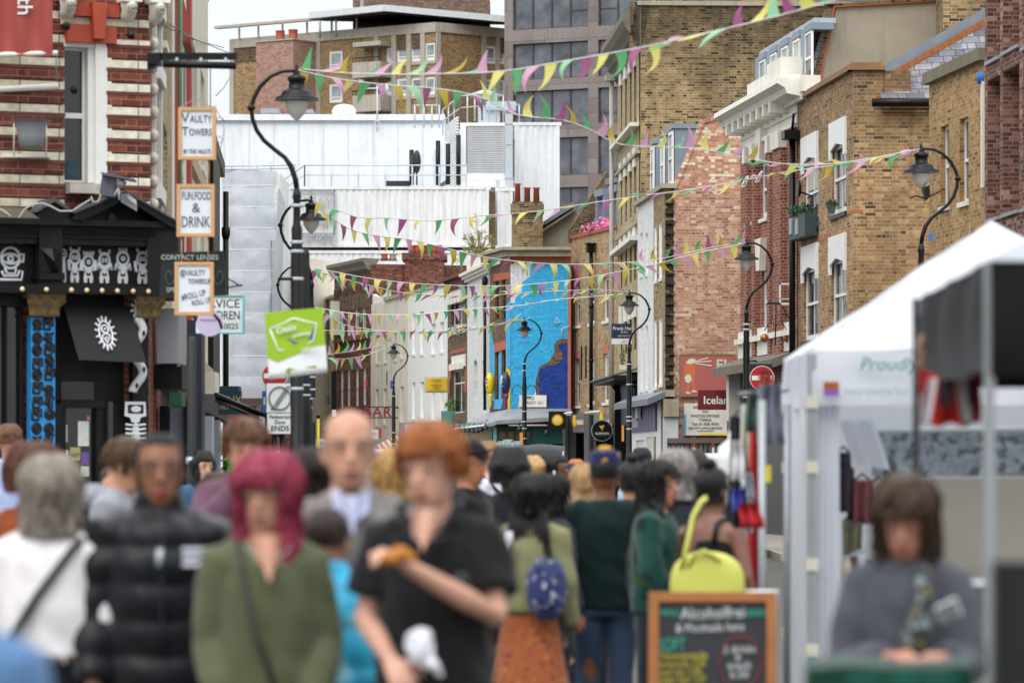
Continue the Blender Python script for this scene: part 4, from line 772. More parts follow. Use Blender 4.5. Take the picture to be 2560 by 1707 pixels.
ob=thing('office_services_board','white hand lettered board listing fax, photocopying and typing services','sign',P(1763,1089,98.8))
part('board',OFFW,ob,lambda m:fy.box(m,fy.u(1710),fy.u(1817),pz(1088,98.9),pz(1008,98.9),.0,.04))
part('blue_edge',mat('cyan_strip','4ab4dc',.6),ob,lambda m:fy.box(m,fy.u(1709.5),fy.u(1715),pz(1087,98.9),pz(1036,98.9),.04,.045))
part('yellow_edge',mat('yellow_strip','e8d868',.6),ob,lambda m:fy.box(m,fy.u(1750),fy.u(1817),pz(1088,98.9),pz(1082,98.9),.04,.045))
for s_,y,hh,wd in (('OFFICE SERVICES',1018,.06,.9),('FAX',1028.5,.06,.4),('PHOTOCOPYING',1039.5,.065,.73),('TYPING',1050,.065,.35),('Tel: 01-928 4724',1060,.07,.8),('RED CITY OFFICE SERVICES',1070,.05,.88),('14 LOWER MARSH STREET',1077,.025,.45)):
    text(s_,fy,fy.u(1763),pz(y,98.9),.045,hh,mat('dark_grey_letters','2a2a2e',.6,var=0),ob,maxw=wd)
part('blue_scribble',mat('cyan_strip','4ab4dc'),wb,lambda m:[m.tube([fy.p(fy.u(x),pz(y,98.9),.02),fy.p(fy.u(x+4),pz(y-4,98.9),.02),fy.p(fy.u(x+9),pz(y+2,98.9),.02)],.02,5) for x,y in ((1824,1058),(1830,1066),(1832,1075),(1820,1076))])
fn=thing('timber_fence','weathered grey vertical board fence below the orange flank wall','fence',P(1745,1170,98)); WOOD=mat('weathered_wood','6e625c',.85,var=.15)
part('top_rail',WOOD,fn,lambda m:m.box(px2x(1668,97.5),px2x(1812,97.5),97.5,97.6,pz(1107,97.5),pz(1095,97.5)))
part('board',WOOD,fn,lambda m:[m.box(px2x(1668+k*11.5,97.5),px2x(1676.5+k*11.5,97.5),97.55,97.62,0.1,pz(1107,97.5)) for k in range(13)])
part('gate_back',BLACK,fn,lambda m:m.box(px2x(1668,98),px2x(1830,98),98,98.05,0,pz(1108,98)))
part('warning_sticker',WHITE,fn,lambda m:[m.box(px2x(x,97.4),px2x(x+7,97.4),97.49,97.5,pz(1133,97.4),pz(1108,97.4)) for x in (1732,1780)])
part('sticker_head',REDP,fn,lambda m:[m.box(px2x(x,97.4),px2x(x+7,97.4),97.47,97.485,pz(1116,97.4),pz(1108,97.4)) for x in (1732,1780)])
# supermarket sign on a bracket, seen over the boards
ic=thing('supermarket_sign','dark red ribbed projecting sign with white supermarket lettering','sign',P(1790,1024,94)); fi=Fac(1600,94,1900,94)
part('panel',mat('maroon_panel','7e1a22',.5,var=.06),ic,lambda m:(m.box(px2x(1745,94),px2x(1838,94),94.02,94.15,pz(1024,94),pz(975,94)),[m.box(px2x(1745+10*k,94),px2x(1753.8+10*k,94),94,94.02,pz(1024,94),pz(975,94)) for k in range(9)]))
text('Iceland',fi,fi.u(1797),pz(1001,94),.0,.19,WHITE,ic,maxw=.92,bold=.022)
part('post',DKGREY,ic,lambda m:m.box(px2x(1834,94),px2x(1858,94),93.9,94.3,0.0,pz(934,94)))
# ======================= red brick building with cream parapet
f=Fac(1851,93.5,1992,86)
rb=root_at('red_brick_pawnshop','ornate red brick building with cream parapet, keystones and slate attic above','building',f,group='terraced buildings along the street')
zc=pz(233,86.2); zf0=f.z(1961,333); zp=f.z(1974,172)
hr=[f.hole(*q) for q in ((1866,1874,425,560),(1882,1890,412,552),(1901,1917,402,546),(1924,1931,400,530),(1976,1988,357,518),(1868,1876,640,800),(1884,1892,660,805),(1904,1920,676,832),(1976,1988,652,812))]
mb=MB(); body(mb,f,8,3.6,zf0,hr,.14); body(mb,f,8,zf0,zc,[],0,m=1); mb.build('wall',[BR_RED,OFFW],rb)
for i,h in enumerate(hr): window(rb,f,h,.12,'sash' ,WHITE,GLASSD,.12,sill=OFFW)
part('pier',BR_RED,rb,lambda m:[f.box(m,f.u(a),f.u(b),3.6,zf0-.3,.0,.14) for a,b in ((1875.5,1880.5),(1893,1899),(1933,1938),(1947,1966))])
part('pier_capital',OFFW,rb,lambda m:[f.box(m,f.u(a)-.04,f.u(b)+.04,zf0-.35,zf0+.05,.0,.2) for a,b in ((1875.5,1880.5),(1893,1899),(1933,1938),(1947,1966))])
part('keystone',OFFW,rb,lambda m:[f.poly(m,[(f.u(1906),h),(f.u(1914),h),(f.u(1918),h+.75),(f.u(1903),h+.75)],.0,.16) for h in (f.z(1910,404),f.z(1910,677))])
part('cornice',OFFW,rb,lambda m:(m.grid([[f.p(u,zc+dz,o) for o,dz in ((-.2,.22),(.6,.22),(.62,.1),(.45,.0),(.4,-.12),(.0,-.2))] for u in (-.3,f.u(2012))],sm=False,caps=True),f.box(m,0,f.L,zf0,zf0+.1,.0,.12),f.box(m,0,f.L,zf0+.3,zf0+.34,.0,.05)))
part('modillion',OFFW,rb,lambda m:[f.box(m,u,u+.22,zc-.36,zc-.1,.0,.42) for u in [k*.85+.3 for k in range(int(f.L/.85))]])
part('parapet',OFFW,rb,lambda m:(f.box(m,f.u(1873),f.u(1938),zc+.1,10.84,-.35,.05),f.box(m,f.u(1938),f.u(1974),zc+.1,10.95,-.4,.2),f.box(m,f.u(1974),f.u(2018),zc-.1,10.32,-.3,.12),f.box(m,f.u(1930),f.u(2016),9.8,10.2,-.6,.1),f.box(m,.2,f.u(2000),zc+.22,zc+.36,.0,.2)))
sl=[f.p(.6,10.2,-.2),f.p(f.L-.1,10.2,-.2),f.p(f.L-.1,11.7,-.65),f.p(.6,11.7,-.65)]
part('attic_slope',SLATE,rb,lambda m:m.prism(sl,f.n*-.1))
part('attic_top',mat('pale_lead','a8b2bc',.5,stain=.3),rb,lambda m:f.box(m,.4,f.L-.05,11.62,11.74,-.9,-.4))
for k in range(5):
    u=.9+1.5*k; part('dormer_cheek',mat('blue_lead','7c8a99'),rb,lambda m:(f.box(m,u-.5,u-.02,10.3,11.55,-.8,-.3),f.box(m,u,u+.9,11.45,11.6,-.8,-.28)))
    window(rb,f,(u+.04,u+.85,10.25,11.43),.34,'sash',WHITE,GLASS,.05)
part('gable_upstand',OFFW,rb,lambda m:m.prism([f.p(0,zc,-.1),f.p(0,10.6,-.1),f.p(0,11.9,-.9),f.p(0,11.9,-2.2),f.p(0,zc,-2.2)],f.t*.3))
# grey party wall of the attic
fw_=Fac(2030,86.3,2400,86.3)
part('party_wall',STUCCO,rb,lambda m:fw_.poly(m,[(fw_.u(x),pz(y,86.3)) for x,y in ((2044,270),(2052,200),(2090,17),(2353,4),(2500,4),(2500,270))],-.6,0))
part('party_verge',BR_BROWN,rb,lambda m:(fw_.poly(m,[(fw_.u(x),pz(y,86.3)) for x,y in ((2018,205),(2028,188),(2062,28),(2082,18),(2048,200))],-.5,.1),fw_.poly(m,[(fw_.u(x),pz(y,86.3)) for x,y in ((2062,12),(2353,-6),(2353,2),(2090,16))],-.5,.1)))
part('verge_tiles',mat('orange_tile','b06038',.8,var=.15),rb,lambda m:(fw_.poly(m,[(fw_.u(x),pz(y,86.3)) for x,y in ((2046,204),(2082,20),(2087,18),(2052,204))],.0,.08),fw_.poly(m,[(fw_.u(x),pz(y,86.3)) for x,y in ((2086,14),(2353,-1),(2353,4),(2086,20))],.0,.09)))
part('rear_chimney',BR_TALL,rb,lambda m:m.box(px2x(2353,85),px2x(2478,85),84.6,86,8,13))
part('bracket_cornice',mat('grimy_stone','6f6a5e',.9,var=.25,stain=.6),rb,lambda m:(m.prism([f.p(-.5,4.08,.6),f.p(f.L,4.08,.6),f.p(f.L,4.3,.0),f.p(-.5,4.3,.0)],(0,0,-.2))))
part('shop_fascia',OFFW,rb,lambda m:(f.box(m,0,f.L,4.3,4.95,.0,.06),f.box(m,-.3,0.1,2.8,4.1,.0,.3))); part('shopfront',BPAN,rb,lambda m:f.box(m,.05,f.L,0,4.0,-.3,.02))
part('string_course',OFFW,rb,lambda m:f.box(m,0,f.L,f.z(1920,850),f.z(1920,836),.0,.16))
# open casement towards us, and pawnbroker's balls on a bracket
mb=MB(); pc=[(1950,762),(1988,762),(1988,711),(1950,711)]
for a,b,c,d in ((1948,1952,708,762),(1984,1988,708,762),(1948,1988,708,712),(1948,1988,757,762),(1948,1988,746,748)): mb.box(px2x(a,86.6),px2x(b,86.6),86.58,86.63,pz(d,86.6),pz(c,86.6))
mb.build('open_casement',WHITE,rb)
for x,y in ((1873,470),(1908,458)): part('tilted_casement',WHITE,rb,lambda m:[m.tube([P(a,b,88.5),P(c,d,88.5)],.02,4) for a,b,c,d in ((x-8,y-24,x-20,y-2),(x-2,y-30,x-10,y-4),(x-20,y-2,x-10,y-4),(x-8,y-24,x-2,y-30))])
pb=thing('pawnbroker_sign','two hanging golden balls on a scrolled iron bracket','shop sign',P(1940,862,87)); 
part('bracket',IRON,pb,lambda m:(m.tube([P(1918,758,86.8),P(1996,758,86.8)],.025,6),m.tube([P(1940,758,86.8),P(1938,862,86.8)],.015,5),m.tube([P(1952,758,86.8),P(1968,790,86.8),P(1988,815,86.8)],.012,5),m.tube([P(1911,826,86.8),P(1925,805,86.8),P(1940,815,86.8),P(1952,800,86.8),P(1968,828,86.8)],.012,5)))
for x in (1911,1968): part('golden_ball',mat('aged_gilding','a0683c',.35,metal=.6),pb,lambda m:m.lathe(P(x,845,86.8),[(.001,-.1),(.05,-.087),(.087,-.05),(.1,0),(.087,.05),(.05,.087),(.001,.1)],16))
# ======================= near yellow brick corner building
f=Fac(1995,86,2133,79); s1=Fac(2133,79,2330,79)
yb=root_at('corner_yellow_brick_building','yellow brick corner building with white arched lintels and flowerpots on its sills','building',f,group='terraced buildings along the street'); zt2=pz(176,79)
hy=[f.hole(*q) for q in ((2007,2046,392,573),(2077,2116,358,535),(2007,2046,667,850),(2076,2116,645,830))]
hy=[(h[0]+.1,h[1],h[2],h[3]) for h in hy]
mb=MB(); body(mb,f,1.2,0,zt2,hy,.12,u1=f.L); s1.box(mb,.0,s1.u(2207),0,zt2,-2.4,-.001); s1.box(mb,s1.u(2207),s1.L+1.5,0,pz(262,79),-7,-.002); f.box(mb,0,f.L-1,0,zt2,-7,-1.3)
mb.build('wall',[BR_YEL],yb)
for h in hy: window(yb,f,h,.11,'sash4',WHITE,GLASS,.1,sill=DKGREY)
def lint(m):
    for h in hy:
        a,b,d=h[0]-.12,h[1]+.03,h[3]; w=b-a
        f.poly(m,[(a,d-.32),(a+.22*1,d-.32),(a+.2,d-.12),(a+w*.45,d+.0),(b-.2,d-.1),(b-.18,d-.3),(b,d-.3),(b,d+.48),(a,d+.48)],.0,.05)
part('white_lintel',WHITE,yb,lint)
part('coping',mat('stained_tile_coping','8c6a4a',.85,var=.2,stain=.5),yb,lambda m:(f.box(m,-.1,f.L+.08,zt2,zt2+.09,-.35,.1),s1.box(m,-.1,s1.u(2207)+.05,zt2,zt2+.09,-.35,.1),f.box(m,-.1,f.L+.02,zt2+.09,zt2+.16,-.3,.02),s1.box(m,-.03,s1.u(2205),zt2+.09,zt2+.16,-.3,.02)))
part('brick_band',mat('red_brick_band','b06a48',.85,var=.15),yb,lambda m:(f.box(m,f.u(2046),f.u(2077),f.z(2060,600),f.z(2060,593),.0,.008),f.box(m,f.u(2118),f.L,f.z(2125,535),f.z(2125,527),.0,.008),s1.box(m,0,.2,pz(532,79),pz(524,79),.0,.008)))
# slate roof with orange ridge tiles
E0,E1=P(2200,246,78.8),P(2500,246,78.8); T0,T1=P(2205,208,79.45),P(2480,52,81.3)
part('slate_roof',SLATE,yb,lambda m:m.prism([E0,E1,P(2505,240,79),T1,T0],(0,.06,-.1)))
part('ridge_tile',mat('lichened_ridge_tile','9c5c34',.85,var=.3,scale=8),yb,lambda m:[m.obox(T0.lerp(T1,k/16)+V((0,-.04,-.02)),(T1-T0)*(1/16.3),V((0,.22,.0)),V((-.02,0,.13))) for k in range(16)])
part('flashing',mat('blue_grey_lead','7a8894',.5,stain=.3),yb,lambda m:m.prism([T0+V((0,.15,.1)),T1+V((0,.15,.1)),T1+V((0,.17,.36)),T0+V((0,.17,.36))],(0,.05,0)))
part('gutter',BLACK,yb,lambda m:m.tube([P(2180,257,78.7),P(2330,257,78.7)],.085,8)); part('corbel_course',BR_YEL,yb,lambda m:[s1.box(m,s1.u(2205),s1.u(2325),pz(y+5,79),pz(y,79),.0,.05+.03*(1-k)) for k,y in enumerate((267,276))])
part('downpipe',BLACK,yb,lambda m:(m.tube([f.p(.12,3,.15),f.p(.12,f.z(1996,350),.15)],.07,8),f.box(m,-.12,.34,f.z(1996,350),f.z(1996,328),.02,.36),m.tube([f.p(.12,f.z(1996,328),.15),f.p(.14,f.z(1996,285),.12)],.03,6)))
# plants on the sills
for (x,y,big,lab) in ((2026,556,1,'teal window box with bushes and trailing stems on the upper left sill'),(2094,522,0,'small blue pot with a green plant on the upper right sill')):
    o=thing('window_box' if big else 'flowerpot',lab,'planter',f.q(x,y)); mb=MB()
    if big:
        part('box',mat('teal_planter','33494a',.6),o,lambda m:f.box(m,f.u(2003),f.u(2046),f.z(2025,596),f.z(2025,540),.02,.3))
        part('bent_strip',mat('grey_strip','9a9c98',.5),o,lambda m:[f.box(m,f.u(a),f.u(a+6),f.z(a,588),f.z(a,548),.3,.33) for a in (2009,2024)])
        leaves(mb,f.q(2026,525,.2),.35,.15,.16,280,.06); mb.build('foliage',[mat('silver_leaf','6f9080',.7),LEAFD],o)
        part('wall_dish',BLACK,o,lambda m:(m.lathe(f.q(2034,472,.35),[(.2,0),(.18,.04),(.1,.08),(.01,.09)],14,ax='x'),m.tube([f.q(2034,480,.3),f.q(2028,490,.0)],.02)))
    else:
        part('pot',mat('blue_pot','7d94a8',.5),o,lambda m:m.lathe(f.q(2093,534,.12),[(.07,0),(.1,.2),(.11,.2)],12)); leaves(mb,f.q(2093,511,.12),.13,.12,.1,120,.05); mb.build('foliage',[LEAFD,LEAF],o)
# next yellow brick house, and the brown brick block at the right edge
f=Fac(2323,74,2462,69.5)
nb=root_at('golden_brick_house','golden yellow brick house with two dark narrow sash windows and mossy coping','building',f,group='terraced buildings along the street'); zt3=f.z(2400,178)
hn=[(f.u(a)+.04,f.u(b),f.z(xc,y1),f.z(xc,y0)) for a,b,y0,y1,xc in ((2351,2372,314,516,2362),(2398,2421,295,505,2410))]
mb=MB(); body(mb,f,3.6,0,zt3,hn,.15); mb.build('wall',BR_YEL2,nb)
for h in hn: window(nb,f,h,.14,'sash',WHITE,GLASSD,.06,sill=OFFW)
part('coping',mat('mossy_concrete','77705c',.9,var=.2,stain=.6),nb,lambda m:f.box(m,-.1,f.L,zt3,zt3+.22,-.35,.12))
part('alarm_box',mat('blue_alarm','2f6fb8',.5),nb,lambda m:m.lathe(f.q(2457,196,.0),[(.01,-.12),(.1,-.1),(.12,.1),(.01,.12)],10))
part('corner_strip',OFFW,nb,lambda m:f.box(m,f.L-.12,f.L-.02,f.z(2458,470),f.z(2458,205),.0,.05))
f=Fac(2462,66,2640,60)
kb=root_at('brown_brick_block','tall modern brown brick block with recessed vertical panels at the right edge','building',f); hk=[]
for a,b,y0,y1 in ((2468,2500,-160,148),(2507,2548,-180,122),(2558,2630,-190,100),(2468,2500,195,545),(2507,2548,170,530),(2558,2630,150,510)): hk.append((f.u(a),f.u(b),f.z((a+b)/2,y1),f.z((a+b)/2,y0)))
mb=MB(); body(mb,f,8,0,13,hk,.3); mb.build('wall',BR_NEW,kb)
part('recess_panel',BR_NEW,kb,lambda m:[f.box(m,h[0],h[1],h[2],h[3],-.32,-.28) for h in hk])
for h in hk: w=h[1]-h[0]; window(kb,f,(h[0]+w*.62,h[1]-.02,h[2]+.08,h[3]-(.5 if h[2]<7 else 0)),.26,'plain',BLACK,GLASSD,.03)
part('recess_sill',GREY,kb,lambda m:[f.box(m,h[0]-.04,h[1]+.04,h[2]-.06,h[2]-.002,-.2,.05) for h in hk])
# ======================= sheeted scaffold
f=Fac(556,150,690,149.6)
sc_=thing('wrapped_scaffold','building wrapped in pale scaffold sheeting tied in horizontal bands','scaffold',f.p(f.L/2,0))
mb=MB(); rows=[]; ztp=pz(428,150); zbt=pz(996,150); nz,nu=120,40
for j in range(nz+1):
    z=zbt+(ztp-zbt)*j/nz; r=[]
    band=((z-zbt)%0.83)/.83; px_r=690-(14 if z<pz(600,150) else 0)+ (4*math.sin(z*3)); U1=f.u(px_r)
    for i in range(nu+1):
        u=U1*i/nu; n1=mnoise.noise(V((u*1.1,z*.9,3)))*.2+(mnoise.ridged_multi_fractal(V((u*1.5+z*.8,z*1.1-u*.6,9)),1,2,3,1,2))*.06+mnoise.noise(V((u*7-z*5,z*8,2)))*.02
        r.append(f.p(u,z+.04*math.sin(u*2),.05+math.sin(band*math.pi)*.02+n1*.5*(.3+.5*math.sin(band*math.pi))))
    rows.append(r)
mb.grid(rows); SHEET=mat('scaffold_sheet','ccd0d6',.5,var=.1,scale=1.2,stain=.12,spec=.4,transl=.35)
mb.build('sheeting',SHEET,sc_)
part('sheet_tie',mat('white_tie_band','e8e9ea',.4),sc_,lambda m:[m.tube([f.p(f.L*i/12,zbt+.83*k+.012*math.sin(i*1.7+k)-.02,.07+.012*math.sin(i*3+k*2)) for i in range(13)],.012,5) for k in range(1,11)])
part('side_sheet',SHEET,sc_,lambda m:m.prism([P(676,996,147),P(690,600,147),P(695,470,147),P(706,500,150),P(700,640,150),P(690,996,150)],(0,2,0)))
part('scaffold_pole',GALV,sc_,lambda m:([m.tube([P(x,996,149.9),P(x,y,149.9)],.035,6) for x,y in ((580,350),(642,412),(678,403))],[m.tube([P(556,y,149.8),P(740,y-3,149.8)],.03,6) for y in (416,424)]))
part('base_beam',mat('brown_steel','4a3a34',.7),sc_,lambda m:f.box(m,0,f.L,zbt-.25,zbt,-.3,.3))
part('shopfront',mat('faded_red_shop','8d4a42',.7,var=.15),sc_,lambda m:(f.box(m,0,f.L,0,zbt-.25,-5,-.8)))
part('column',CREAM,sc_,lambda m:[f.box(m,f.u(x),f.u(x+7),0,zbt-.25,-.6,-.3) for x in (636,676)])
mb=MB(); mb.box(px2x(556,152),px2x(700,152),152,158,0,pz(432,152)); mb.build('wall',BR_WHITE,sc_)
# slim red fronted house right of the scaffold
rf_=thing('red_window_house','slim white house with red window surrounds half hidden behind the lamp posts','building',P(694,1170,160)); fz=Fac(684,160,703,159.9)
hz_=[fz.hole(690,698,645,715),fz.hole(690,698,750,820)]
mb=MB(); body(mb,fz,8,0,pz(628,158),hz_,.2); mb.build('wall',OFFW,rf_)
for h in hz_: window(rf_,fz,h,.16,'sash',mat('dull_red_frame','8a4038',.6),GLASSD,.05)
# ======================= left-hand run after the pub, edge-on
def LF(x0,Y0,x1,Y1): return Fac(x0,Y0,x1,Y1)
def left_house(name,label,x0,Y0,x1,Y1,z1,wall,wins,fm=WHITE,gm=GLASSD,shopm=DKGREY):
    f=Fac(x0,Y0,x1,Y1); r=root_at(name,label,'building',f,group='shop houses along the left pavement'); mb=MB()
    hs=[]
    for (a,b) in wins:
        for z0 in (4.3,7.0): 
            if z0+1.7<z1-.3: hs.append((f.L*a,f.L*b,z0,z0+1.7))
    body(mb,f,9,3.2,z1,hs,.18); mb.build('wall',wall,r)
    for h in hs: window(r,f,h,.15,'sash',fm,gm,.07,sill=WHITE)
    part('shopfront',shopm,r,lambda m:(body(m,f,9,0,3.2,[(.3,f.L-.5,.5,2.4)],.3),f.box(m,.02,f.L-.02,2.6,3.15,.01,.2)))
    part('shop_window',GLASSD,r,lambda m:f.box(m,.3,f.L-.5,.5,2.4,-.28,-.22)); return r,f
l1,f1=left_house('stone_brick_house','weathered pale brick house with green drainpipe next to the striped pub',402,47,430,52.5,9.6,brick('pale_weathered_brick',[('a3906c',4),('b3a07c',3),('8c7a5a',2)],'c4b698',.4),[(.2,.55)])
part('green_downpipe',mat('green_pipe','5b7f5c',.6,stain=.3),l1,lambda m:m.tube([f1.p(f1.L-.35,3,.12),f1.p(f1.L-.35,9.5,.12)],.03,8))
l2,f2_=left_house('white_red_house','white rendered house with red pilasters and an orange window surround',430,52.5,470,61.5,10.6,mat('rough_white_render','d9d6cd',.85,var=.06,stain=.4,bump=.3),[(.3,.55),(.68,.85)],fm=mat('orange_surround','c08a50',.7))
part('red_pilaster',mat('dusty_red_paint','a8483f',.6,stain=.2),l2,lambda m:[f2_.box(m,f2_.L*a,f2_.L*b,3.2,10.6,.0,.07) for a,b in ((.16,.27),(.88,.99))])
part('red_hood',mat('dusty_red_paint','a8483f'),l2,lambda m:m.prism([f2_.p(f2_.L*.62,8.8,.0),f2_.p(f2_.L*.62,8.3,.12),f2_.p(f2_.L*.62,8.1,.12),f2_.p(f2_.L*.62,8.1,.0)],f2_.t*1.6))
l3,f3=left_house('cream_cornice_house','cream house with heavy stepped cornice against the sky above the hanging signs',470,61.5,520,72,12.4,CREAM,[(.2,.4),(.6,.8)])
CRN=mat('tan_cornice','b7a689',.8,var=.1,stain=.4)
part('cornice',CRN,l3,lambda m:m.grid([[f3.p(u,z,o) for z,o in ((12.6,-.4),(12.6,.42),(12.3,.42),(12.1,.34),(11.6,.25),(11.0,.14),(10.6,.06),(10.4,.0))] for u in (-.2,f3.L+.2)],sm=False,caps=True))
part('string_course',CRN,l3,lambda m:(f3.box(m,0,f3.L,6.5,6.75,.0,.08),f3.box(m,0,f3.L,3.2,3.5,.0,.1)))
l4,f4=left_house('black_brick_house','dark sooty house with brick edge and black drainpipe before the scaffold',520,72,548,80,7.9,brick('edge_brick',[('8a7048',4),('6b563a',3),('4a3c2c',2)],'b0a07c',.4),[(.3,.7)],fm=BLACK)
part('black_downpipe',BLACK,l4,lambda m:(m.tube([f4.p(f4.L-.1,0,.14),f4.p(f4.L-.1,7.4,.14)],.06,8),m.lathe(f4.p(f4.L-.1,6.4,.14),[(.06,0),(.09,.1),(.09,.25),(.05,.28)],10)))
part('black_facing',BLACK,l4,lambda m:f4.box(m,0.1,f4.L*.6,3.3,7.9,.0,.1))
part('eaves',BLACK,l4,lambda m:f4.box(m,-.2,f4.L,7.7,8.0,-.2,.12))
# shop clutter fixed to those fronts
def boxthing(name,label,cat,x0,x1,y0,y1,Y,d,m,extra=None,pn='panel'):
    o=thing(name,label,cat,P((x0+x1)/2,y1,Y)); part(pn,m,o,lambda mb:mb.box(px2x(x0,Y),px2x(x1,Y),Y,Y+d,pz(y1,Y),pz(y0,Y)))
    if extra: extra(o)
    return o
o=boxthing('box_sign','blank pale grey lightbox sign projecting beside the pub corner','sign',393,447,771,908,45,.5,mat('grey_lightbox','aeb1b8',.5,var=.05)); part('side_casing',GREY,o,lambda m:m.box(px2x(447,45)+.002,px2x(458,46),45.05,46,pz(915,45),pz(770,45)))
o=boxthing('dark_awning_box','black shutter box under the blank grey lightbox','shutter box',388,455,910,972,45.2,.9,BLACK); part('green_lamp_box',mat('green_box','1d5c40',.5),o,lambda m:m.box(px2x(424,45.1),px2x(455,45.1),45.05,45.6,pz(1015,45.1),pz(980,45.1)))
o=boxthing('blue_grey_pilaster','tall dark blue grey shop pilaster behind the round lilac sign','shop pilaster',468,505,800,1500,51,.5,mat('blue_grey_paint','39414d',.5,var=.08)); 
o=boxthing('grey_door_panel','pale lilac grey door panel under the green lamp box','door',425,460,1020,1560,46,.15,mat('lilac_grey','8b8fa0',.5,var=.06)); part('door_frame',BLACK,o,lambda m:[m.box(px2x(a,46),px2x(b,46),45.9,46.4,0,pz(1015,46)) for a,b in ((400,424),(461,470))])
o=boxthing('white_shop_pilaster','pale grey panelled shop surround beyond the denim jacket woman','shop surround',500,530,1040,1500,56,.4,mat('pale_grey_timber','a9acb6',.5,var=.05)); part('capital',CREAM,o,lambda m:m.box(px2x(498,56),px2x(540,56),55.8,56.6,pz(985,56),pz(930,56))); part('inner_frame',GREY,o,lambda m:m.box(px2x(533,57),px2x(548,57),57,57.3,0,pz(1050,57)))
# post with bands on the near left pavement
o=thing('dark_pole','thin dark grey street pole with a silver band near the denim jacket woman','pole',P(480,1700,33)); part('shaft',DKGREY,o,lambda m:m.lathe((px2x(480,33),33,0),[(.045,0),(.045,1.6),(.035,1.65),(.035,2.75),(.02,2.78)],10)); part('band',GALV,o,lambda m:m.lathe((px2x(480,33),33,pz(1160,33)),[(.05,0),(.05,.06)],10))
# hanging signs -------------------------------------------------
FRM=mat('light_wood_frame','c99a68',.5,var=.1); PANEL=mat('cool_white_panel','d6dce2',.4,var=.03); PEN=mat('charcoal_pen','4c5056',.6,var=0)
def framed(label,x0,x1,y0,y1,Y,lines):
    o=thing('hanging_sign',label,'sign',P((x0+x1)/2,y1,Y),'wood framed signs hanging one above another'); ff=Fac(0,Y-.02,1000,Y-.02); X0,X1,Z0,Z1=px2x(x0,Y),px2x(x1,Y),pz(y1,Y),pz(y0,Y); w=.035
    part('frame',FRM,o,lambda m:(m.box(X0,X0+w,Y-.035,Y+.05,Z0,Z1),m.box(X1-w,X1,Y-.035,Y+.05,Z0,Z1),m.box(X0+w,X1-w,Y-.035,Y+.05,Z0,Z0+w),m.box(X0+w,X1-w,Y-.035,Y+.05,Z1-w,Z1)))
    part('panel',PANEL,o,lambda m:m.box(X0+w,X1-w,Y-.015,Y+.03,Z0+w,Z1-w))
    for s_,x,y,h,mw_,rt,b in lines: text(s_,Fac(0,Y-.016,1000,Y-.016),Fac(0,Y-.016,1000,Y-.016).u(x),pz(y,Y),.0,h*Y/F,PEN,o,maxw=mw_*Y/F,rot=rt,bold=b)
    return o
Ys=40
s_1=framed('top framed sign, VAULTY TOWERS in tall thin capitals',446,540,269,400,Ys,[('V',463,296,24,40,0,-.004),('AULTY',502,299,18,54,0,0),('T',463,330,22,40,0,-.004),('OWERS',501,332,17,56,0,0),('BY THE VAULTS',493,380,11,68,0,0)])
s_2=framed('middle framed sign, FUN FOOD & DRINK in bold capitals',442,536,461,592,Ys,[('FUN.FOOD',491,491,20,72,0,-.004),('&',490,521,24,40,0,-.004),('DRINK',489,556,27,70,0,-.004)])
s_3=framed('bottom framed sign, @VAULTY TOWERSUK #ROLL UP in thin handwriting',437,534,655,788,Ys,[('@VAULTY',481,683,14,62,0,-.004),('TOWERSUK',499,704,13,58,0,-.004),('#ROLL UP',484,738,15,62,.22,-.004),('ROLL UP',504,754,13,48,.22,-.004)])
part('chain_bracket',IRON,s_1,lambda m:[m.tube([P(x,269,Ys),P(x,172,Ys)],.006,5) for x in (460,526)])
part('link',FRM,s_1,lambda m:[m.tube([P(x,461,Ys),P(x,400,Ys)],.006,5) for x in (457,522)])
part('link',FRM,s_2,lambda m:[m.tube([P(x,655,Ys),P(x,592,Ys)],.006,5) for x in (454,520)])
part('scrollwork',mat('grey_iron','8e949a',.5),s_1,lambda m:[m.tube([P(548+11*math.cos(a)*(1-a/9)+ (0),325+s*22+s*12*math.sin(a)*(1-a/9),Ys) for a in [i*.5 for i in range(14)]],.005,4) for s in (-1,1)]+[m.tube([P(540,275,Ys),P(556,300,Ys),P(560,330,Ys),P(552,370,Ys),P(540,395,Ys)],.004,4),m.tube([P(450+k*9,268-20*math.sin(k*.35)**2,Ys) for k in range(11)],.005,4)])
bk=thing('sign_bracket','long black double bar bracket with strip light jutting from the pub corner','bracket',P(470,170,Ys+.1))
part('upper_bar',BLACK,bk,lambda m:(m.box(px2x(385,Ys),px2x(590,Ys),Ys+.05,Ys+.15,pz(147,Ys),pz(131,Ys)),m.box(px2x(368,Ys),px2x(400,Ys),Ys,Ys+.3,pz(160,Ys),pz(133,Ys)),m.prism([P(368,133,Ys+.05),P(368,172,Ys+.05),P(385,168,Ys+.05),P(402,147,Ys+.05)],(0,.2,0))))
part('strip_light',BLACK,bk,lambda m:m.tube([P(408,160,Ys-.05),P(590,165,Ys-.05)],.038,8)); part('clamp',GALV,bk,lambda m:[m.box(px2x(x,Ys),px2x(x+6,Ys),Ys-.06,Ys+.04,pz(158,Ys),pz(146,Ys)) for x in (440,500,562)])
cl_=thing('optician_sign','black hanging shop sign with white CONTACT LENSES lettering and green scrolls','sign',P(480,740,41.5)); fo=Fac(300,41.45,700,41.45)
part('board',mat('green_black_board','14191b',.4,var=.1),cl_,lambda m:m.prism([P(404,640,41.5),P(408,632,41.5),P(559,627,41.5),P(565,738,41.5),P(398,744,41.5)],(0,.08,0)))
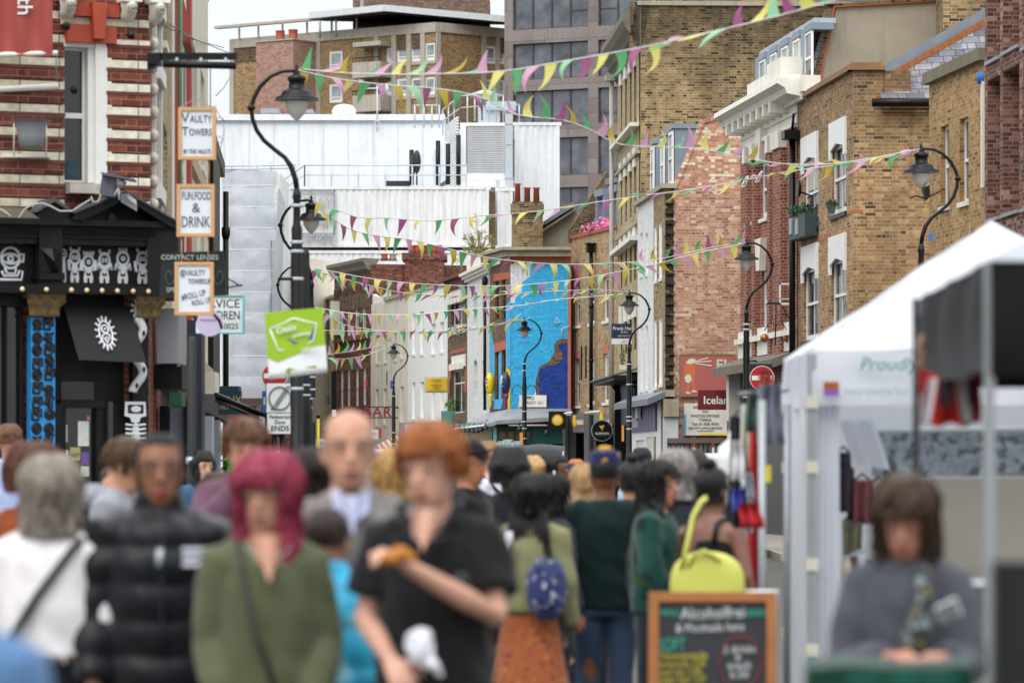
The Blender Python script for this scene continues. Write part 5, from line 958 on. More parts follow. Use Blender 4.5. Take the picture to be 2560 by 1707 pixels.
text('CONTACT LENSES',fo,fo.u(474),pz(644,41.45),.0,.052,mat('pale_green_letters','a9b8b0',.5,var=0),cl_,maxw=145*41.45/F,bold=.01); text('SPECTACLES',fo,fo.u(462),pz(725,41.45),.0,.05,mat('pale_green_letters','a9b8b0'),cl_,maxw=.4)
part('scroll',mat('green_scroll','44645c',.5),cl_,lambda m:[m.tube([P(x+s*(14-a*2)*math.cos(a*1.3),690+(18-a*2.6)*math.sin(a*1.3)*1.4,41.45) for a in [i*.4 for i in range(14)]],.005,4) for x,s in ((424,1),(548,-1))])
sv=thing('service_sign','white double sided sign with turquoise edge, reads SERVICE CHILDREN and a number','sign',P(560,833,43)); fv=Fac(300,42.9,700,42.9)
part('board',mat('ice_white','e4eaec',.4,var=.02),sv,lambda m:m.box(px2x(490,43),px2x(606,43),43,43.12,pz(831,43),pz(741,43)))
part('edge',mat('turquoise_edge','6fc4cc',.5),sv,lambda m:(m.box(px2x(606,43)+.001,px2x(610,43),42.98,43.14,pz(834,43),pz(738,43)),m.box(px2x(490,43),px2x(606,43),42.98,43.14,pz(741,43)+.001,pz(738,43)),m.box(px2x(490,43),px2x(606,43),42.98,43.14,pz(834,43),pz(831,43)-.001)))
for s_,x,y,h,mw_ in (('SERVICE',548,761,21,104),('CHILDREN',547,790,21,108),('0171 0025',558,817,14,78)): text(s_,fv,fv.u(x),pz(y,42.9),.07,h*42.9/F,INK,sv,maxw=mw_*42.9/F,bold=.018)
part('hanger',IRON,sv,lambda m:m.tube([P(565,693,43),P(602,716,43),P(606,712,43),P(565,720,43)],.008,5))
rs_=thing('round_lilac_sign','round lilac hanging sign with faint violet script below the framed signs','sign',P(524,842,41)); fr2=Fac(300,41,700,41)
part('disc',mat('lilac_disc','c9bfdc',.5,var=.04),rs_,disc(fr2,(fr2.u(524),pz(808,41)),.14,-.04,0)); text('happy & co',fr2,fr2.u(524),pz(800,41),.0,.02,mat('violet_pen','8a5fa8',.6),rs_,maxw=.2) if False else None
part('script',mat('violet_pen','8a5fa8',.6),rs_,lambda m:m.tube([fr2.p(fr2.u(524)-.1+.01*k,pz(800,41)+.012*math.sin(k*1.9),.004) for k in range(21)],.004,4))
part('arm',IRON,rs_,lambda m:(m.tube([P(524,775,41),P(548,800,41),P(555,822,41)],.015,5),m.tube([P(500,805,41.2),P(484,788,41.2)],.03,6)))
ho=thing('hotel_sign','deep teal hotel sign with gold lettering beyond the left shopfronts','sign',P(575,1090,62)); fho=Fac(300,62,900,62); GL=mat('pale_gold_letters','c9a860',.4)
part('board',mat('deep_teal','144352',.4,var=.05),ho,lambda m:(m.box(px2x(546,62),px2x(602,62),62.01,62.3,pz(1036,62),pz(978,62)),m.box(px2x(542,62),px2x(597,62),62,62.6,pz(978,62),pz(965,62))))
text('HUX',fho,fho.u(578),pz(1001,62),.0,.13,GL,ho,maxw=.33); text('HOTELS',fho,fho.u(574),pz(1019,62),.0,.06,GL,ho,maxw=.3)
aw=thing('folding_awning','half folded dark green and grey awning frame over the left pavement','awning',P(600,1100,50))
part('arm',BLACK,aw,lambda m:(m.tube([P(540,985,52),P(600,1012,50),P(668,1040,47)],.03,6),m.tube([P(540,1000,52),P(655,1050,47)],.02,6)))
part('canvas',mat('folded_canvas','4b4a48',.8,var=.2),aw,lambda m:m.grid([[P(538+x,982+x*.45+w,52-x*.035+d) for w,d in ((0,0),(10+3*math.sin(x*.3),.15),(20+4*math.sin(x*.2),.0))] for x in range(0,120,8)]))
part('valance',mat('awning_grey','a9aab0',.7,var=.1),aw,lambda m:m.grid([[P(648+x*1.2,1040+3*x*.1,47),P(650+x,1052+3*math.sin(x),47),P(650+x,1082+4*math.sin(x*.5),46.9)] for x in range(0,14,2)]))
part('green_brace',mat('dark_green_bar','1f4a3a',.5),aw,lambda m:m.tube([P(596,1020,51),P(680,1080,50),P(720,1098,49)],.025,6))
cr_=thing('crate_stack','stack of bright green plastic crates with plants beside the left shops','crates',P(572,1400,60))
part('crate',mat('lime_crate','37b24a',.5,var=.1),cr_,lambda m:[m.box(px2x(567,60),px2x(582,60),60,60.4,pz(1127+k*9+8,60),pz(1127+k*9,60)) for k in range(22)]); mb=MB(); leaves(mb,P(563,1150,60),.08,.1,.35,120,.04); mb.build('foliage',[LEAF,LEAF2],cr_)
rp_=thing('red_parasol','pale red market parasol far down the left pavement','parasol',P(690,1170,75)); part('canopy',mat('coral_fabric','e08878',.7),rp_,lambda m:m.lathe((px2x(690,75),75,pz(1150,75)),[(.45,0),(.3,.12),(.02,.2)],8)); part('pole',GALV,rp_,lambda m:m.tube([(px2x(690,75),75,0),(px2x(690,75),75,pz(1130,75))],.02,6))
# ======================= striped corner pub (left edge)
Yp=44.0; fpb=Fac(-60,43.2,372,44); 
pub=thing('striped_corner_pub','red and cream striped brick corner pub with black timber front and white doodles','pub',P(150,1170,44))
GLZ=brick('cream_glazed_brick',[('d9d2b8',3),('e2dcc6',2),('ccc4a6',1)],'5a5044',.1,bw=.46,bh=10,mw=.012,flem=False,rough=.35,streak=.12); RBR=brick('deep_red_glazed_brick',[('7a3628',4),('86402e',3),('6a2e24',3),('944a36',1)],'9c7c64',.35,bw=.24,mw=.008,rough=.55); BULL=mat('red_moulded_brick','6e3224',.55,var=.25,stain=.3); SHDL=mat('shadow_line_band','4c302a',.65,var=.25)
s=Yp/F; bandp=58.3*s
uW0,uW1=fpb.u(162),fpb.u(262); zW0,zW1=pz(462,Yp),pz(118,Yp)
# column / window / column, courses real except the thin dark line, a shadow painted in
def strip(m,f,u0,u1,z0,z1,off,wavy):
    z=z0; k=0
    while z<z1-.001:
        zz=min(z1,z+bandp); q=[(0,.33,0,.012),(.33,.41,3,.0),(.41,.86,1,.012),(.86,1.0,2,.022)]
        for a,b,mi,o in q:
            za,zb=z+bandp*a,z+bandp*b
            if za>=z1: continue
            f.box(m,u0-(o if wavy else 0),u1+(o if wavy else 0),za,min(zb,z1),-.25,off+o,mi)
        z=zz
zs0=pz(525,Yp); zs0+=0
mb=MB(); zb0=zs0; 
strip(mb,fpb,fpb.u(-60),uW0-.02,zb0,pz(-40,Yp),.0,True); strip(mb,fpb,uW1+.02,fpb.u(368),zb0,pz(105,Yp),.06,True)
fpb.box(mb,uW0-.05,uW1+.05,zb0,zW0,-.25,-.01,1)
mb.build('striped_wall',[GLZ,RBR,BULL,SHDL],pub)
# the street side of the pub beyond the corner
fps=Fac(372,44,402,47); mb=MB(); body(mb,fps,3,0,9.6,[(.9,2.2,5.0,8.6)],.3); 
o=mb.build('side_wall',RBR,pub)
part('side_window_frame',WHITE,pub,lambda m:(fps.box(m,.75,.95,4.6,9,.0,.05),fps.box(m,2.15,2.4,4.6,9,.0,.05),[fps.box(m,.8,2.3,z,z+.18,.0,.1) for z in (4.8,6.2,7.0,8.6)]))
part('scalloped_edge',GLZ,pub,lambda m:[m.lathe(fps.p(.62,zb0+bandp*k+.02,.02),[(.01,0),(.05,.03),(.07,.09),(.05,.14),(.01,.16)],10) for k in range(16)])
part('back_mass',RBR,pub,lambda m:m.prism([fpb.p(0,0,-.3),fpb.p(fpb.L,0,-.3),fps.B,fps.B+V((-6,3,0)),fpb.p(0,0,-4)],(0,0,9.4)) )
h=(uW0,uW1,zW0,zW1)
part('window_surround',WHITE,pub,lambda m:(fpb.box(m,uW1-.13,uW1+.06,zW0-.05,zW1+.04,-.2,.07),fpb.box(m,uW0-.02,uW1-.13,zW1-.04,zW1+.04,-.2,.04),fpb.box(m,uW1-.2,uW1-.13,zW0,zW1,-.2,.0)))
wo=window(pub,fpb,(uW0,uW1-.2,zW0,zW1-.04),.18,'sash',WHITE,GLASSD,.028,sub=False)
part('net_curtain',mat('teal_curtain','2b4f5c',.8,var=.4,scale=8),pub,lambda m:fpb.box(m,uW0+.02,uW0+.19,zW0+.02,zW0+.26,-.165,-.15))
part('window_sill',mat('worn_white_stone','b9b2aa',.8,var=.2,stain=.5),pub,lambda m:fpb.box(m,fpb.u(163),fpb.u(240),pz(491,Yp),pz(467,Yp),.0,.2))
part('terracotta_lintel',mat('orange_terracotta','a8442a',.6,var=.15),pub,lambda m:(fpb.box(m,fpb.u(160),fpb.u(284),pz(117,Yp),pz(72,Yp),.0,.12),fpb.box(m,fpb.u(160),fpb.u(290),pz(52,Yp),pz(20,Yp),.0,.14),fpb.poly(m,[(fpb.u(222),pz(108,Yp)),(fpb.u(248),pz(108,Yp)),(fpb.u(254),pz(18,Yp)),(fpb.u(217),pz(18,Yp))],.0,.22)))
part('top_stripe',GLZ,pub,lambda m:fpb.box(m,fpb.u(150),fpb.u(368),pz(72,Yp),pz(54,Yp),-.2,.07)); part('top_brick',RBR,pub,lambda m:(fpb.box(m,fpb.u(284),fpb.u(368),pz(106,Yp),pz(72,Yp),-.2,.06),fpb.box(m,fpb.u(150),fpb.u(368),pz(54,Yp),pz(-60,Yp),-.2,.05)))
for x in (160,312,382):
    o=part('carved_corbel',OFFW,pub,lambda m:(fpb.box(m,fpb.u(x-24),fpb.u(x+24),pz(14,Yp),pz(-40,Yp),.0,.3),m.grid([[fpb.p(fpb.u(x)+a*w*.105,pz(y,Yp),.06+d*(1-abs(a)**2*.6)) for a in (-1,-.6,-.2,.2,.6,1)] for y,w,d in ((14,1,.24),(22,.95,.28),(34,.8,.22),(46,.88,.16),(56,.72,.1),(60,.4,.02))])))
    part('rosette',mat('carving_shadow_stone','9a948a',.8),pub,lambda m:[m.tube([fpb.p(fpb.u(x)+.05*math.cos(a)*k,pz(34,Yp)+.06*math.sin(a)*k,.3-.02*k) for a in [i*.7 for i in range(10)]],.012,5) for k in (.5,1)])
# black shopfront: cornice, two pediments, frieze
BLKP=mat('old_black_paint','0a0b0d',.5,var=.3,scale=5,stain=.06,bump=.3,spec=.3); MOSS=mat('mossy_lead','5e5848',.9,var=.3,scale=6,stain=.4)
q=lambda x,y:(fpb.u(x),pz(y,Yp))
part('cornice',BLKP,pub,lambda m:(fpb.box(m,fpb.u(-60),fpb.u(400),pz(575,Yp),pz(560,Yp),.0,.45),fpb.box(m,fpb.u(-60),fpb.u(390),pz(605,Yp),pz(575,Yp),.0,.33),fpb.box(m,fpb.u(-60),fpb.u(382),pz(742,Yp),pz(720,Yp),.0,.4),fpb.box(m,fpb.u(-60),fpb.u(385),pz(620,Yp),pz(605,Yp),.0,.3)))
part('dentil',BLKP,pub,lambda m:[fpb.box(m,fpb.u(x),fpb.u(x+3.4),pz(597,Yp),pz(584,Yp),.33,.37) for x in range(-50,372,7) if not 70<x<138])
part('pediment',BLKP,pub,lambda m:(fpb.poly(m,[q(156,562),q(282,503),q(412,574),q(402,574)],.0,.2),fpb.poly(m,[q(150,562),q(158,545),q(282,494),q(284,508),q(176,562)],.2,.5),fpb.poly(m,[q(282,494),q(418,566),q(414,580),q(390,572),q(284,508)],.2,.5),fpb.poly(m,[q(74,562),q(76,545),q(108,520),q(150,545),q(150,562)],.0,.4)))
part('pediment_boss',MOSS,pub,lambda m:m.lathe(fpb.p(*q(264,550),.22),[(.001,-.07),(.04,-.06),(.06,0),(.03,.05),(.001,.06)],10))
part('lead_capping',mat('streaked_lead','4e5156',.7,var=.4,scale=6,stain=.3),pub,lambda m:(fpb.poly(m,[q(154,546),q(282,492),q(282,486),q(240,504),q(152,541)],.0,.52),fpb.poly(m,[q(282,486),q(282,492),q(420,567),q(420,563),q(300,496)],.0,.52),fpb.poly(m,[q(70,543),q(108,518),q(152,543),q(152,537),q(110,508),q(96,510),q(72,536)],.0,.45)))
part('mossy_roof',MOSS,pub,lambda m:m.prism([fpb.p(*q(-60,560),.42),fpb.p(*q(75,560),.42),fpb.p(*q(60,528),.0),fpb.p(*q(-60,525),.0)],(0,0,-.03)))
part('fascia',BLKP,pub,lambda m:(fpb.box(m,fpb.u(-60),fpb.u(385),pz(722,Yp),pz(618,Yp),.0,.1),fpb.box(m,fpb.u(-60),fpb.u(62),pz(720,Yp),pz(712,Yp),.1,.16),fpb.box(m,fpb.u(140),fpb.u(375),pz(722,Yp),pz(712,Yp),.1,.18),fpb.box(m,fpb.u(140),fpb.u(375),pz(622,Yp),pz(614,Yp),.1,.2)))
part('console_block',BLKP,pub,lambda m:(fpb.box(m,fpb.u(76),fpb.u(134),pz(735,Yp),pz(562,Yp),.1,.36),m.grid([[fpb.p(*q(80,632),.37),fpb.p(*q(105,632),.42),fpb.p(*q(126,632),.37)],[fpb.p(*q(80,636),.37),fpb.p(*q(104,664),.5),fpb.p(*q(126,636),.37)],[fpb.p(*q(80,690),.37),fpb.p(*q(104,690),.38),fpb.p(*q(126,690),.37)]],sm=False),fpb.box(m,fpb.u(74),fpb.u(136),pz(708,Yp),pz(696,Yp),.1,.42)))
part('side_frieze',BLKP,pub,lambda m:(fps.box(m,-.35,1.4,pz(740,Yp),pz(570,Yp),.0,.35)))
# doodle figures: raised white strokes
DOOD=mat('white_doodle_paint','d8dade',.5,var=.03)
def strokes(m,f,cx,cy,k,off,items,r=.016,th=.016):
    for it in items:
        kind=it[0]
        if kind=='l': pts=[(cx+x*k,cy+y*k) for x,y in it[1]]
        else:
            _,x,y,rx,ry=it[:5]; n=18; a0,a1=(it[5],it[6]) if len(it)>5 else (0,2*math.pi)
            pts=[(cx+(x+rx*math.cos(a0+(a1-a0)*i/n))*k,cy+(y+ry*math.sin(a0+(a1-a0)*i/n))*k) for i in range(n+1)]
        m.tube([f.p(u,z,off) for u,z in pts],r,5)
    return m
def doodle(seed,w,h):
    g=random.Random(seed); L=[]; hd=.26*h; L.append(('c',0,.27*h,w*.3,hd*.75)); e=g.choice((1,2,2))
    if e==1: L+= [('c',0,.3*h,w*.16,h*.07),('c',0,.3*h,w*.05,h*.035)]
    else: L+= [('c',-w*.12,.31*h,w*.07,h*.04),('c',w*.12,.31*h,w*.07,h*.04)]
    L.append(('l',[(-w*.14,.18*h),(0,.14*h),(w*.14,.18*h)]))
    t=g.randrange(3)
    if t==0: L+= [('l',[(-w*.2,.42*h),(-w*.22,.5*h)]),('l',[(w*.2,.42*h),(w*.22,.5*h)])]
    elif t==1: L+= [('l',[(x*w,.45*h),(x*w*1.2,.52*h)]) for x in (-.15,-.05,.05,.15)]
    else: L+= [('l',[(-w*.3,.44*h),(-w*.2,.5*h),(0,.46*h),(w*.2,.5*h),(w*.3,.44*h)])]
    L+= [('l',[(-w*.25,-.02*h),(-w*.28,-.28*h),(-w*.22,-.5*h),(-w*.06,-.5*h),(-w*.05,-.34*h),(w*.05,-.34*h),(w*.06,-.5*h),(w*.22,-.5*h),(w*.28,-.28*h),(w*.25,-.02*h),(-w*.25,-.02*h)])]
    up=g.choice((1,-1)); L+= [('l',[(-w*.27,-.06*h),(-w*.45,-.0*h),(-w*.45,up*.22*h)]),('l',[(w*.27,-.06*h),(w*.45,-.0*h),(w*.45,up*.22*h)])]
    L+= [('l',[(-w*.15,-.14*h),(-w*.07,-.2*h),(0,-.14*h),(w*.07,-.2*h),(w*.15,-.14*h)]),('c',0,-.26*h,w*.08,h*.03)]
    return L
def ellp(m,f,cx,cy,rx,ry,o0,o1,n=18): f.poly(m,[(cx+rx*math.cos(i*2*math.pi/n),cy+ry*math.sin(i*2*math.pi/n)) for i in range(n)],o0,o1)
for k,(x,w) in enumerate(((152,20),(180,33),(214,36),(254,37),(300,40),(349,38))):
    g=random.Random(40+k); W_,H_=w*s,88*s; cx,cz=fpb.u(x),pz(667,Yp); tall=k==0; hy=cz+H_*(.3 if tall else g.choice((.14,.2,.08))); hr=(W_*.42,H_*(.14 if tall else .23))
    mb=MB(); ellp(mb,fpb,cx,hy,hr[0],hr[1],.1,.112)
    fpb.poly(mb,[(cx-W_*.2,hy-hr[1]*.8),(cx+W_*.2,hy-hr[1]*.8),(cx+W_*.34,cz-H_*.36),(cx+W_*.3,cz-H_*.5),(cx+W_*.1,cz-H_*.5),(cx+W_*.06,cz-H_*.36),(cx-W_*.06,cz-H_*.36),(cx-W_*.1,cz-H_*.5),(cx-W_*.3,cz-H_*.5),(cx-W_*.34,cz-H_*.36)],.1,.11)
    sp=g.randrange(3)
    if not tall:
        for q_ in ((-.3,-.1,.1,.3) if sp==0 else (-.32,.32) if sp==1 else (-.2,0,.2)): mb.tube([fpb.p(cx+q_*W_*.9,hy+hr[1]*.8,.11),fpb.p(cx+q_*W_*1.15,hy+hr[1]*.8+H_*.12,.11)],.016,6)
        up=g.choice((1,1,-1))
        for sd in (-1,1): mb.tube([fpb.p(cx+sd*W_*.2,cz-H_*.14,.11),fpb.p(cx+sd*W_*.46,cz-H_*.1*up-.02,.11),fpb.p(cx+sd*W_*.5,cz+H_*.14*up,.11)],.019,6)
    fo_=mb.build('doodle_figure',DOOD,pub); mb=MB(); ellp(mb,fpb,cx,hy,hr[0]*.7,hr[1]*.62,.113,.117); fpb.poly(mb,[(cx-W_*.16,cz-H_*.2),(cx,cz-H_*.25),(cx+W_*.16,cz-H_*.2),(cx+W_*.14,cz-H_*.3),(cx-W_*.14,cz-H_*.3)],.111,.115); mb.build('black_inlay',INK,fo_)
    mb=MB(); one=k%2==0
    for sd in ((0,) if one else (-1,1)): ellp(mb,fpb,cx+sd*hr[0]*.3,hy,hr[0]*(.34 if one else .26),hr[1]*.3,.118,.122); 
    mb.build('white_eye',DOOD,fo_); mb=MB()
    for sd in ((0,) if one else (-1,1)): ellp(mb,fpb,cx+sd*hr[0]*.3,hy,hr[0]*.1,hr[1]*.12,.123,.126)
    mb.build('pupil',INK,fo_)
part('doodle_figure',DOOD,pub,lambda m:strokes(m,fpb,fpb.u(20),pz(666,Yp),s,.105,[('c',0,12,24,26),('c',0,10,22,12),('c',0,10,6,7),('l',[(22,20),(34,22),(32,2),(22,4)]),('l',[(-14,-12),(-10,-26),(12,-26),(14,-12)]),('l',[(-28,-42),(28,-42),(30,-20),(22,-20),(18,-32),(-18,-32),(-22,-20)])],.017))
for x in (30,90,152,190,228,266,305,343): part('lamp_bulb',mat('bulb_glass','e6c9a0',.2,spec=.8),pub,lambda m:m.lathe(fpb.p(*q(x,733),.42),[(.001,-.03),(.022,-.02),(.03,.0),(.02,.02),(.001,.03)],10))
# lower front
fin=Fac(-60,44.2,372,45)
part('pilaster_capital',mat('gilded_stone','7a6440',.7,var=.4,scale=14,bump=.6),pub,lambda m:[(fpb.box(m,fpb.u(a),fpb.u(b),pz(752,Yp),pz(740,Yp),.0,.32),m.grid([[fpb.p(fpb.u(a)+(fpb.u(b)-fpb.u(a))*(.5+(t-.5)*w),pz(y,Yp),o+.03*math.sin(t*18+y)) for t in (0,.12,.25,.38,.5,.62,.75,.88,1)] for y,w,o in ((752,1,.3),(762,1.02,.3),(772,.86,.25),(785,.8,.22),(792,.82,.24),(798,.8,.2))])) for a,b in ((50,145),(320,392))])
BLU=mat('bright_blue_paint','2388cc',.5,var=.08)
part('blue_pilaster',BLU,pub,lambda m:fpb.box(m,fpb.u(67),fpb.u(128),0,pz(800,Yp),.0,.16))
mb=MB(); g=random.Random(5)
for j in range(13):
    for i in (0,1):
        x,y=82+i*30+g.uniform(-2,2),815+j*32+g.uniform(-4,4); k=g.randrange(5); u,z=q(x,y)
        L=[[('c',0,0,10,12),('c',0,0,4,5)],[('l',[(-11,12),(11,12),(11,-4),(4,-4),(4,-13),(-11,-13),(-11,12)]),('c',0,4,4,4)],[('c',0,0,11,11),('l',[(-8,-8),(8,8)]),('l',[(-8,8),(8,-8)])],[('l',[(-11,12),(-3,12),(-3,-12),(5,-12),(5,12),(12,12)]),('c',-8,0,3,4)],[('c',0,3,9,8),('l',[(-10,-8),(-5,-13),(0,-8),(5,-13),(10,-8)]),('c',0,3,3,3)]][k]
        strokes(mb,fpb,u,z,s,.165,L,.017)
mb.build('black_pattern',INK,pub)
part('black_pilaster',BLKP,pub,lambda m:fpb.box(m,fpb.u(322),fpb.u(360),0,pz(798,Yp),.0,.16))
part('totem_stroke',DOOD,pub,lambda m:(m.tube([fpb.p(fpb.u(333+13*math.sin((y-800)*.06)),pz(y,Yp),.17) for y in range(795,985,6)],.052,8),ellp(m,fpb,fpb.u(341),pz(775,Yp),.085,.1,.165,.175),[m.tube([fpb.p(fpb.u(341)+.08*math.cos(a),pz(775,Yp)+.09*math.sin(a),.17),fpb.p(fpb.u(341)+.125*math.cos(a),pz(775,Yp)+.14*math.sin(a),.17)],.016,5) for a in [i*.55 for i in range(12)]],fpb.poly(m,[(fpb.u(a),pz(b,Yp)) for a,b in ((302,1005),(352,1005),(354,1040),(340,1044),(336,1056),(318,1056),(314,1044),(300,1040))],.165,.175),[m.tube([fpb.p(fpb.u(328)+sx*.01,pz(1064+k*11,Yp),.17),fpb.p(fpb.u(328)+sx*.12,pz(1061+k*11,Yp),.17)],.014,5) for sx in (-1,1) for k in range(9)],ellp(m,fpb,fpb.u(328),pz(1105,Yp),.05,.23,.165,.174)))
part('totem_inlay',INK,pub,lambda m:(ellp(m,fpb,fpb.u(341),pz(775,Yp),.045,.03,.176,.179),fpb.poly(m,[(fpb.u(a),pz(b,Yp)) for a,b in ((308,1012),(347,1012),(347,1034),(308,1034))],.176,.179),[ellp(m,fpb,fpb.u(333+13*math.sin((y-800)*.06)),pz(y,Yp),.018,.03,.224,.23) for y in (835,880,925,965)]))
part('totem_eye',DOOD,pub,lambda m:ellp(m,fpb,fpb.u(328),pz(1023,Yp),.06,.035,.18,.184))
part('door_recess',BLKP,pub,lambda m:(fpb.box(m,fpb.u(128),fpb.u(322),pz(1010,Yp),pz(740,Yp),-.35,-.1),fpb.box(m,fpb.u(128),fpb.u(152),0,pz(1010,Yp),-.3,.05),fpb.box(m,fpb.u(265),fpb.u(322),0,pz(1010,Yp),-.3,.0),fpb.box(m,fpb.u(152),fpb.u(265),pz(1020,Yp),pz(1002,Yp),-.3,-.02),fpb.box(m,fpb.u(152),fpb.u(168),0,pz(1020,Yp),-.25,-.05),fpb.box(m,fpb.u(245),fpb.u(265),0,pz(1020,Yp),-.25,-.05)))
part('transom_glass',mat('dim_glass','2c2a26',.1,var=.4),pub,lambda m:fpb.box(m,fpb.u(158),fpb.u(240),pz(1000,Yp),pz(955,Yp),-.1,-.08)); part('door_glass',GLASSD,pub,lambda m:fpb.box(m,fpb.u(168),fpb.u(245),0,pz(1020,Yp),-.18,-.16))
part('side_glass',GLASSD,pub,lambda m:(fpb.box(m,fpb.u(-60),fpb.u(60),0,pz(770,Yp),-.1,-.06),fpb.box(m,fpb.u(270),fpb.u(282),0,pz(1005,Yp),.001,.01)))
part('window_mullion',BLKP,pub,lambda m:[fpb.box(m,fpb.u(x),fpb.u(x+5),0,pz(765,Yp),-.06,.02) for x in (-20,12,48)]+[fpb.box(m,fpb.u(-60),fpb.u(60),pz(772,Yp),pz(742,Yp),-.1,.1)])
for (a,b,c,d,col,lab) in ((158,178,1062,1105,'d9d9d2',None),(204,232,1053,1115,'dedfd8',None),(165,180,1125,1152,'dcdcdc',None),(184,210,1118,1150,'b8ac78','printed notice reading NOT'),(212,232,1130,1162,'7a5a9a','rainbow bordered round sticker'),(212,232,1165,1190,'cfcfca',None),(226,234,1040,1050,'d88aa8',None)):
    o=part('paper_notice',mat('paper_'+col,col,.8,var=.1,scale=20),pub,lambda m:fpb.box(m,fpb.u(a),fpb.u(b),pz(d,Yp),pz(c,Yp),-.15,-.145),lab)
text('NOT',fpb,fpb.u(197),pz(1138,Yp),-.145,.045,INK,pub,maxw=.1)
# black canvas door hood with white oval emblem
hd=[fpb.p(*q(150,762),.12),fpb.p(*q(318,768),.12),fpb.p(*q(328,910),.55),fpb.p(*q(162,905),.55)]
part('door_hood',mat('black_canvas','0f0f11',.7,var=.15,bump=.2),pub,lambda m:m.prism([V((p.x,p.y,p.z)) for p in hd],(0,.03,0)))
hf=Fac(-60,42.75,372,43.5)
def onhood(u,z): t=(pz(765,Yp)-z)/(pz(765,Yp)-pz(908,Yp)); return .12+.43*t+.01
mb=MB(); cu,cz=q(241,838); n=30
def hp(du,dz): return fpb.p(cu+du,cz+dz,onhood(0,cz+dz)+.012)
for k in range(n): # radiating tongues
    a=k*2*math.pi/n
    if k%2==0: mb.tube([hp(.075*math.cos(a),.135*math.sin(a)),hp(.125*math.cos(a),.2*math.sin(a))],.0135,5)
mb.tube([hp(.075*math.cos(a*.2),.14*math.sin(a*.2)) for a in range(33)],.012,5); mb.tube([hp(.04*math.cos(a*.2),.05+.045*math.sin(a*.2)) for a in range(33)],.012,5); mb.tube([hp(-.04,-.02),hp(-.05,-.07),hp(0,-.04),hp(.05,-.07),hp(.04,-.02),hp(0,.0),hp(-.04,-.02)],.012,5); mb.tube([hp(0,.06),hp(.002,.04)],.015,5); mb.tube([hp(-.02,-.06),hp(0,-.12),hp(.02,-.06)],.012,5)
mb.build('oval_emblem',DOOD,pub)
# objects on the pub
bn=thing('red_banner','dark red vertical banner with white letters on the striped pub wall','banner',P(65,140,43)); fb=Fac(-200,42.7,400,42.7)
part('cloth',mat('brick_red_banner','9c4038',.6,var=.04),bn,lambda m:m.grid([[V((px2x(x,42.7),42.7+.03*math.sin(x*.09)*(1 if y<136 else .3),pz(y,42.7))) for x in range(-60,138,6)] for y in (-80,0,60,118,136,141)]))
text('th',fb,fb.u(62),pz(18,42.7),.035,.17,DOOD,bn,rot=-math.pi/2,bold=.012); text('sou',fb,fb.u(62),pz(-75,42.7),.035,.17,DOOD,bn,rot=-math.pi/2) if False else None
part('lower_rod',OFFW,bn,lambda m:m.tube([P(-60,139,42.72),P(144,133,42.72)],.03,8))
wp_=thing('white_wall_rod','white projecting metal rod on the striped wall below the banner','rod',P(60,220,43)); part('rod',OFFW,wp_,lambda m:m.tube([P(-60,227,43.3),P(146,216,43.3)],.035,8)); part('stay',GREY,wp_,lambda m:m.tube([P(141,205,43.3),P(141,142,43.2)],.008,5))
ul=thing('wall_uplighter','grey fluted bucket shaped wall lamp on a bracket','wall lamp',P(78,370,43)); 
part('fluted_shade',mat('grey_zinc','84868b',.45,var=.1),ul,lambda m:m.grid([[P(78,y,43)+V(((r*s)*(1+.05*(k%2))*math.cos(k*math.pi/16),(r*s)*(1+.05*(k%2))*math.sin(k*math.pi/16)-.0,0)) for k in range(32)] for y,r in ((302,50),(304,40),(312,36),(340,32),(366,27),(372,14))],close=True,caps=True))
part('bracket',OFFW,ul,lambda m:(m.box(px2x(-20,43.4),px2x(122,43.4),43.3,43.7,pz(395,43.4),pz(386,43.4)),[m.tube([P(x,390,43.3),P(x,310,43.3)],.008,5) for x in (35,116)]))
fl2=thing('flood_light','dark metal floodlight box tilted on top of the pediment','floodlight',P(280,490,43)); 
part('housing',mat('blue_grey_metal','56586a',.5,var=.2,scale=9),fl2,lambda m:(m.prism([P(256,432,43),P(289,434,43),P(282,492,43),P(248,488,43)],(0,.3,0)),m.prism([P(252,430,42.9),P(335,447,42.9),P(335,452,42.9),P(254,437,42.9)],(0,.3,0)))); part('lamp_head',GREY,fl2,lambda m:m.lathe(P(303,460,43),[(.01,-.04),(.05,-.03),(.06,.02),(.02,.05)],10)); part('stand',GALV,fl2,lambda m:(m.tube([P(300,465,43),P(285,490,43)],.015,5),m.tube([P(297,470,43),P(298,500,43)],.012,5)))
jb=thing('junction_box','light grey junction box behind the pediment apex','junction box',P(322,520,43)); part('casing',mat('pale_grey_plastic','a8acb2',.5),jb,lambda m:(m.prism([P(302,486,43.3),P(319,484,43.3),P(340,504,43.3),P(340,527,43.3),P(302,505,43.3)],(0,.15,0)))); part('lid',WHITE,jb,lambda m:m.prism([P(319,484,43.25),P(340,500,43.25),P(340,512,43.25),P(319,496,43.25)],(0,.04,0)))
cb=thing('loose_cable','loose pale cable sagging along the mossy shopfront cornice','cable',P(150,540,43)); part('flex',mat('pale_cable','b5b0a4',.6),cb,lambda m:m.tube([P(x,y,43.0) for x,y in ((-20,520),(5,525),(20,535),(35,552),(48,545),(60,525),(80,512),(105,508),(125,515),(150,528),(180,528),(200,515),(225,500),(228,492),(232,505),(245,505),(252,490),(246,482),(238,484))],.011,6))
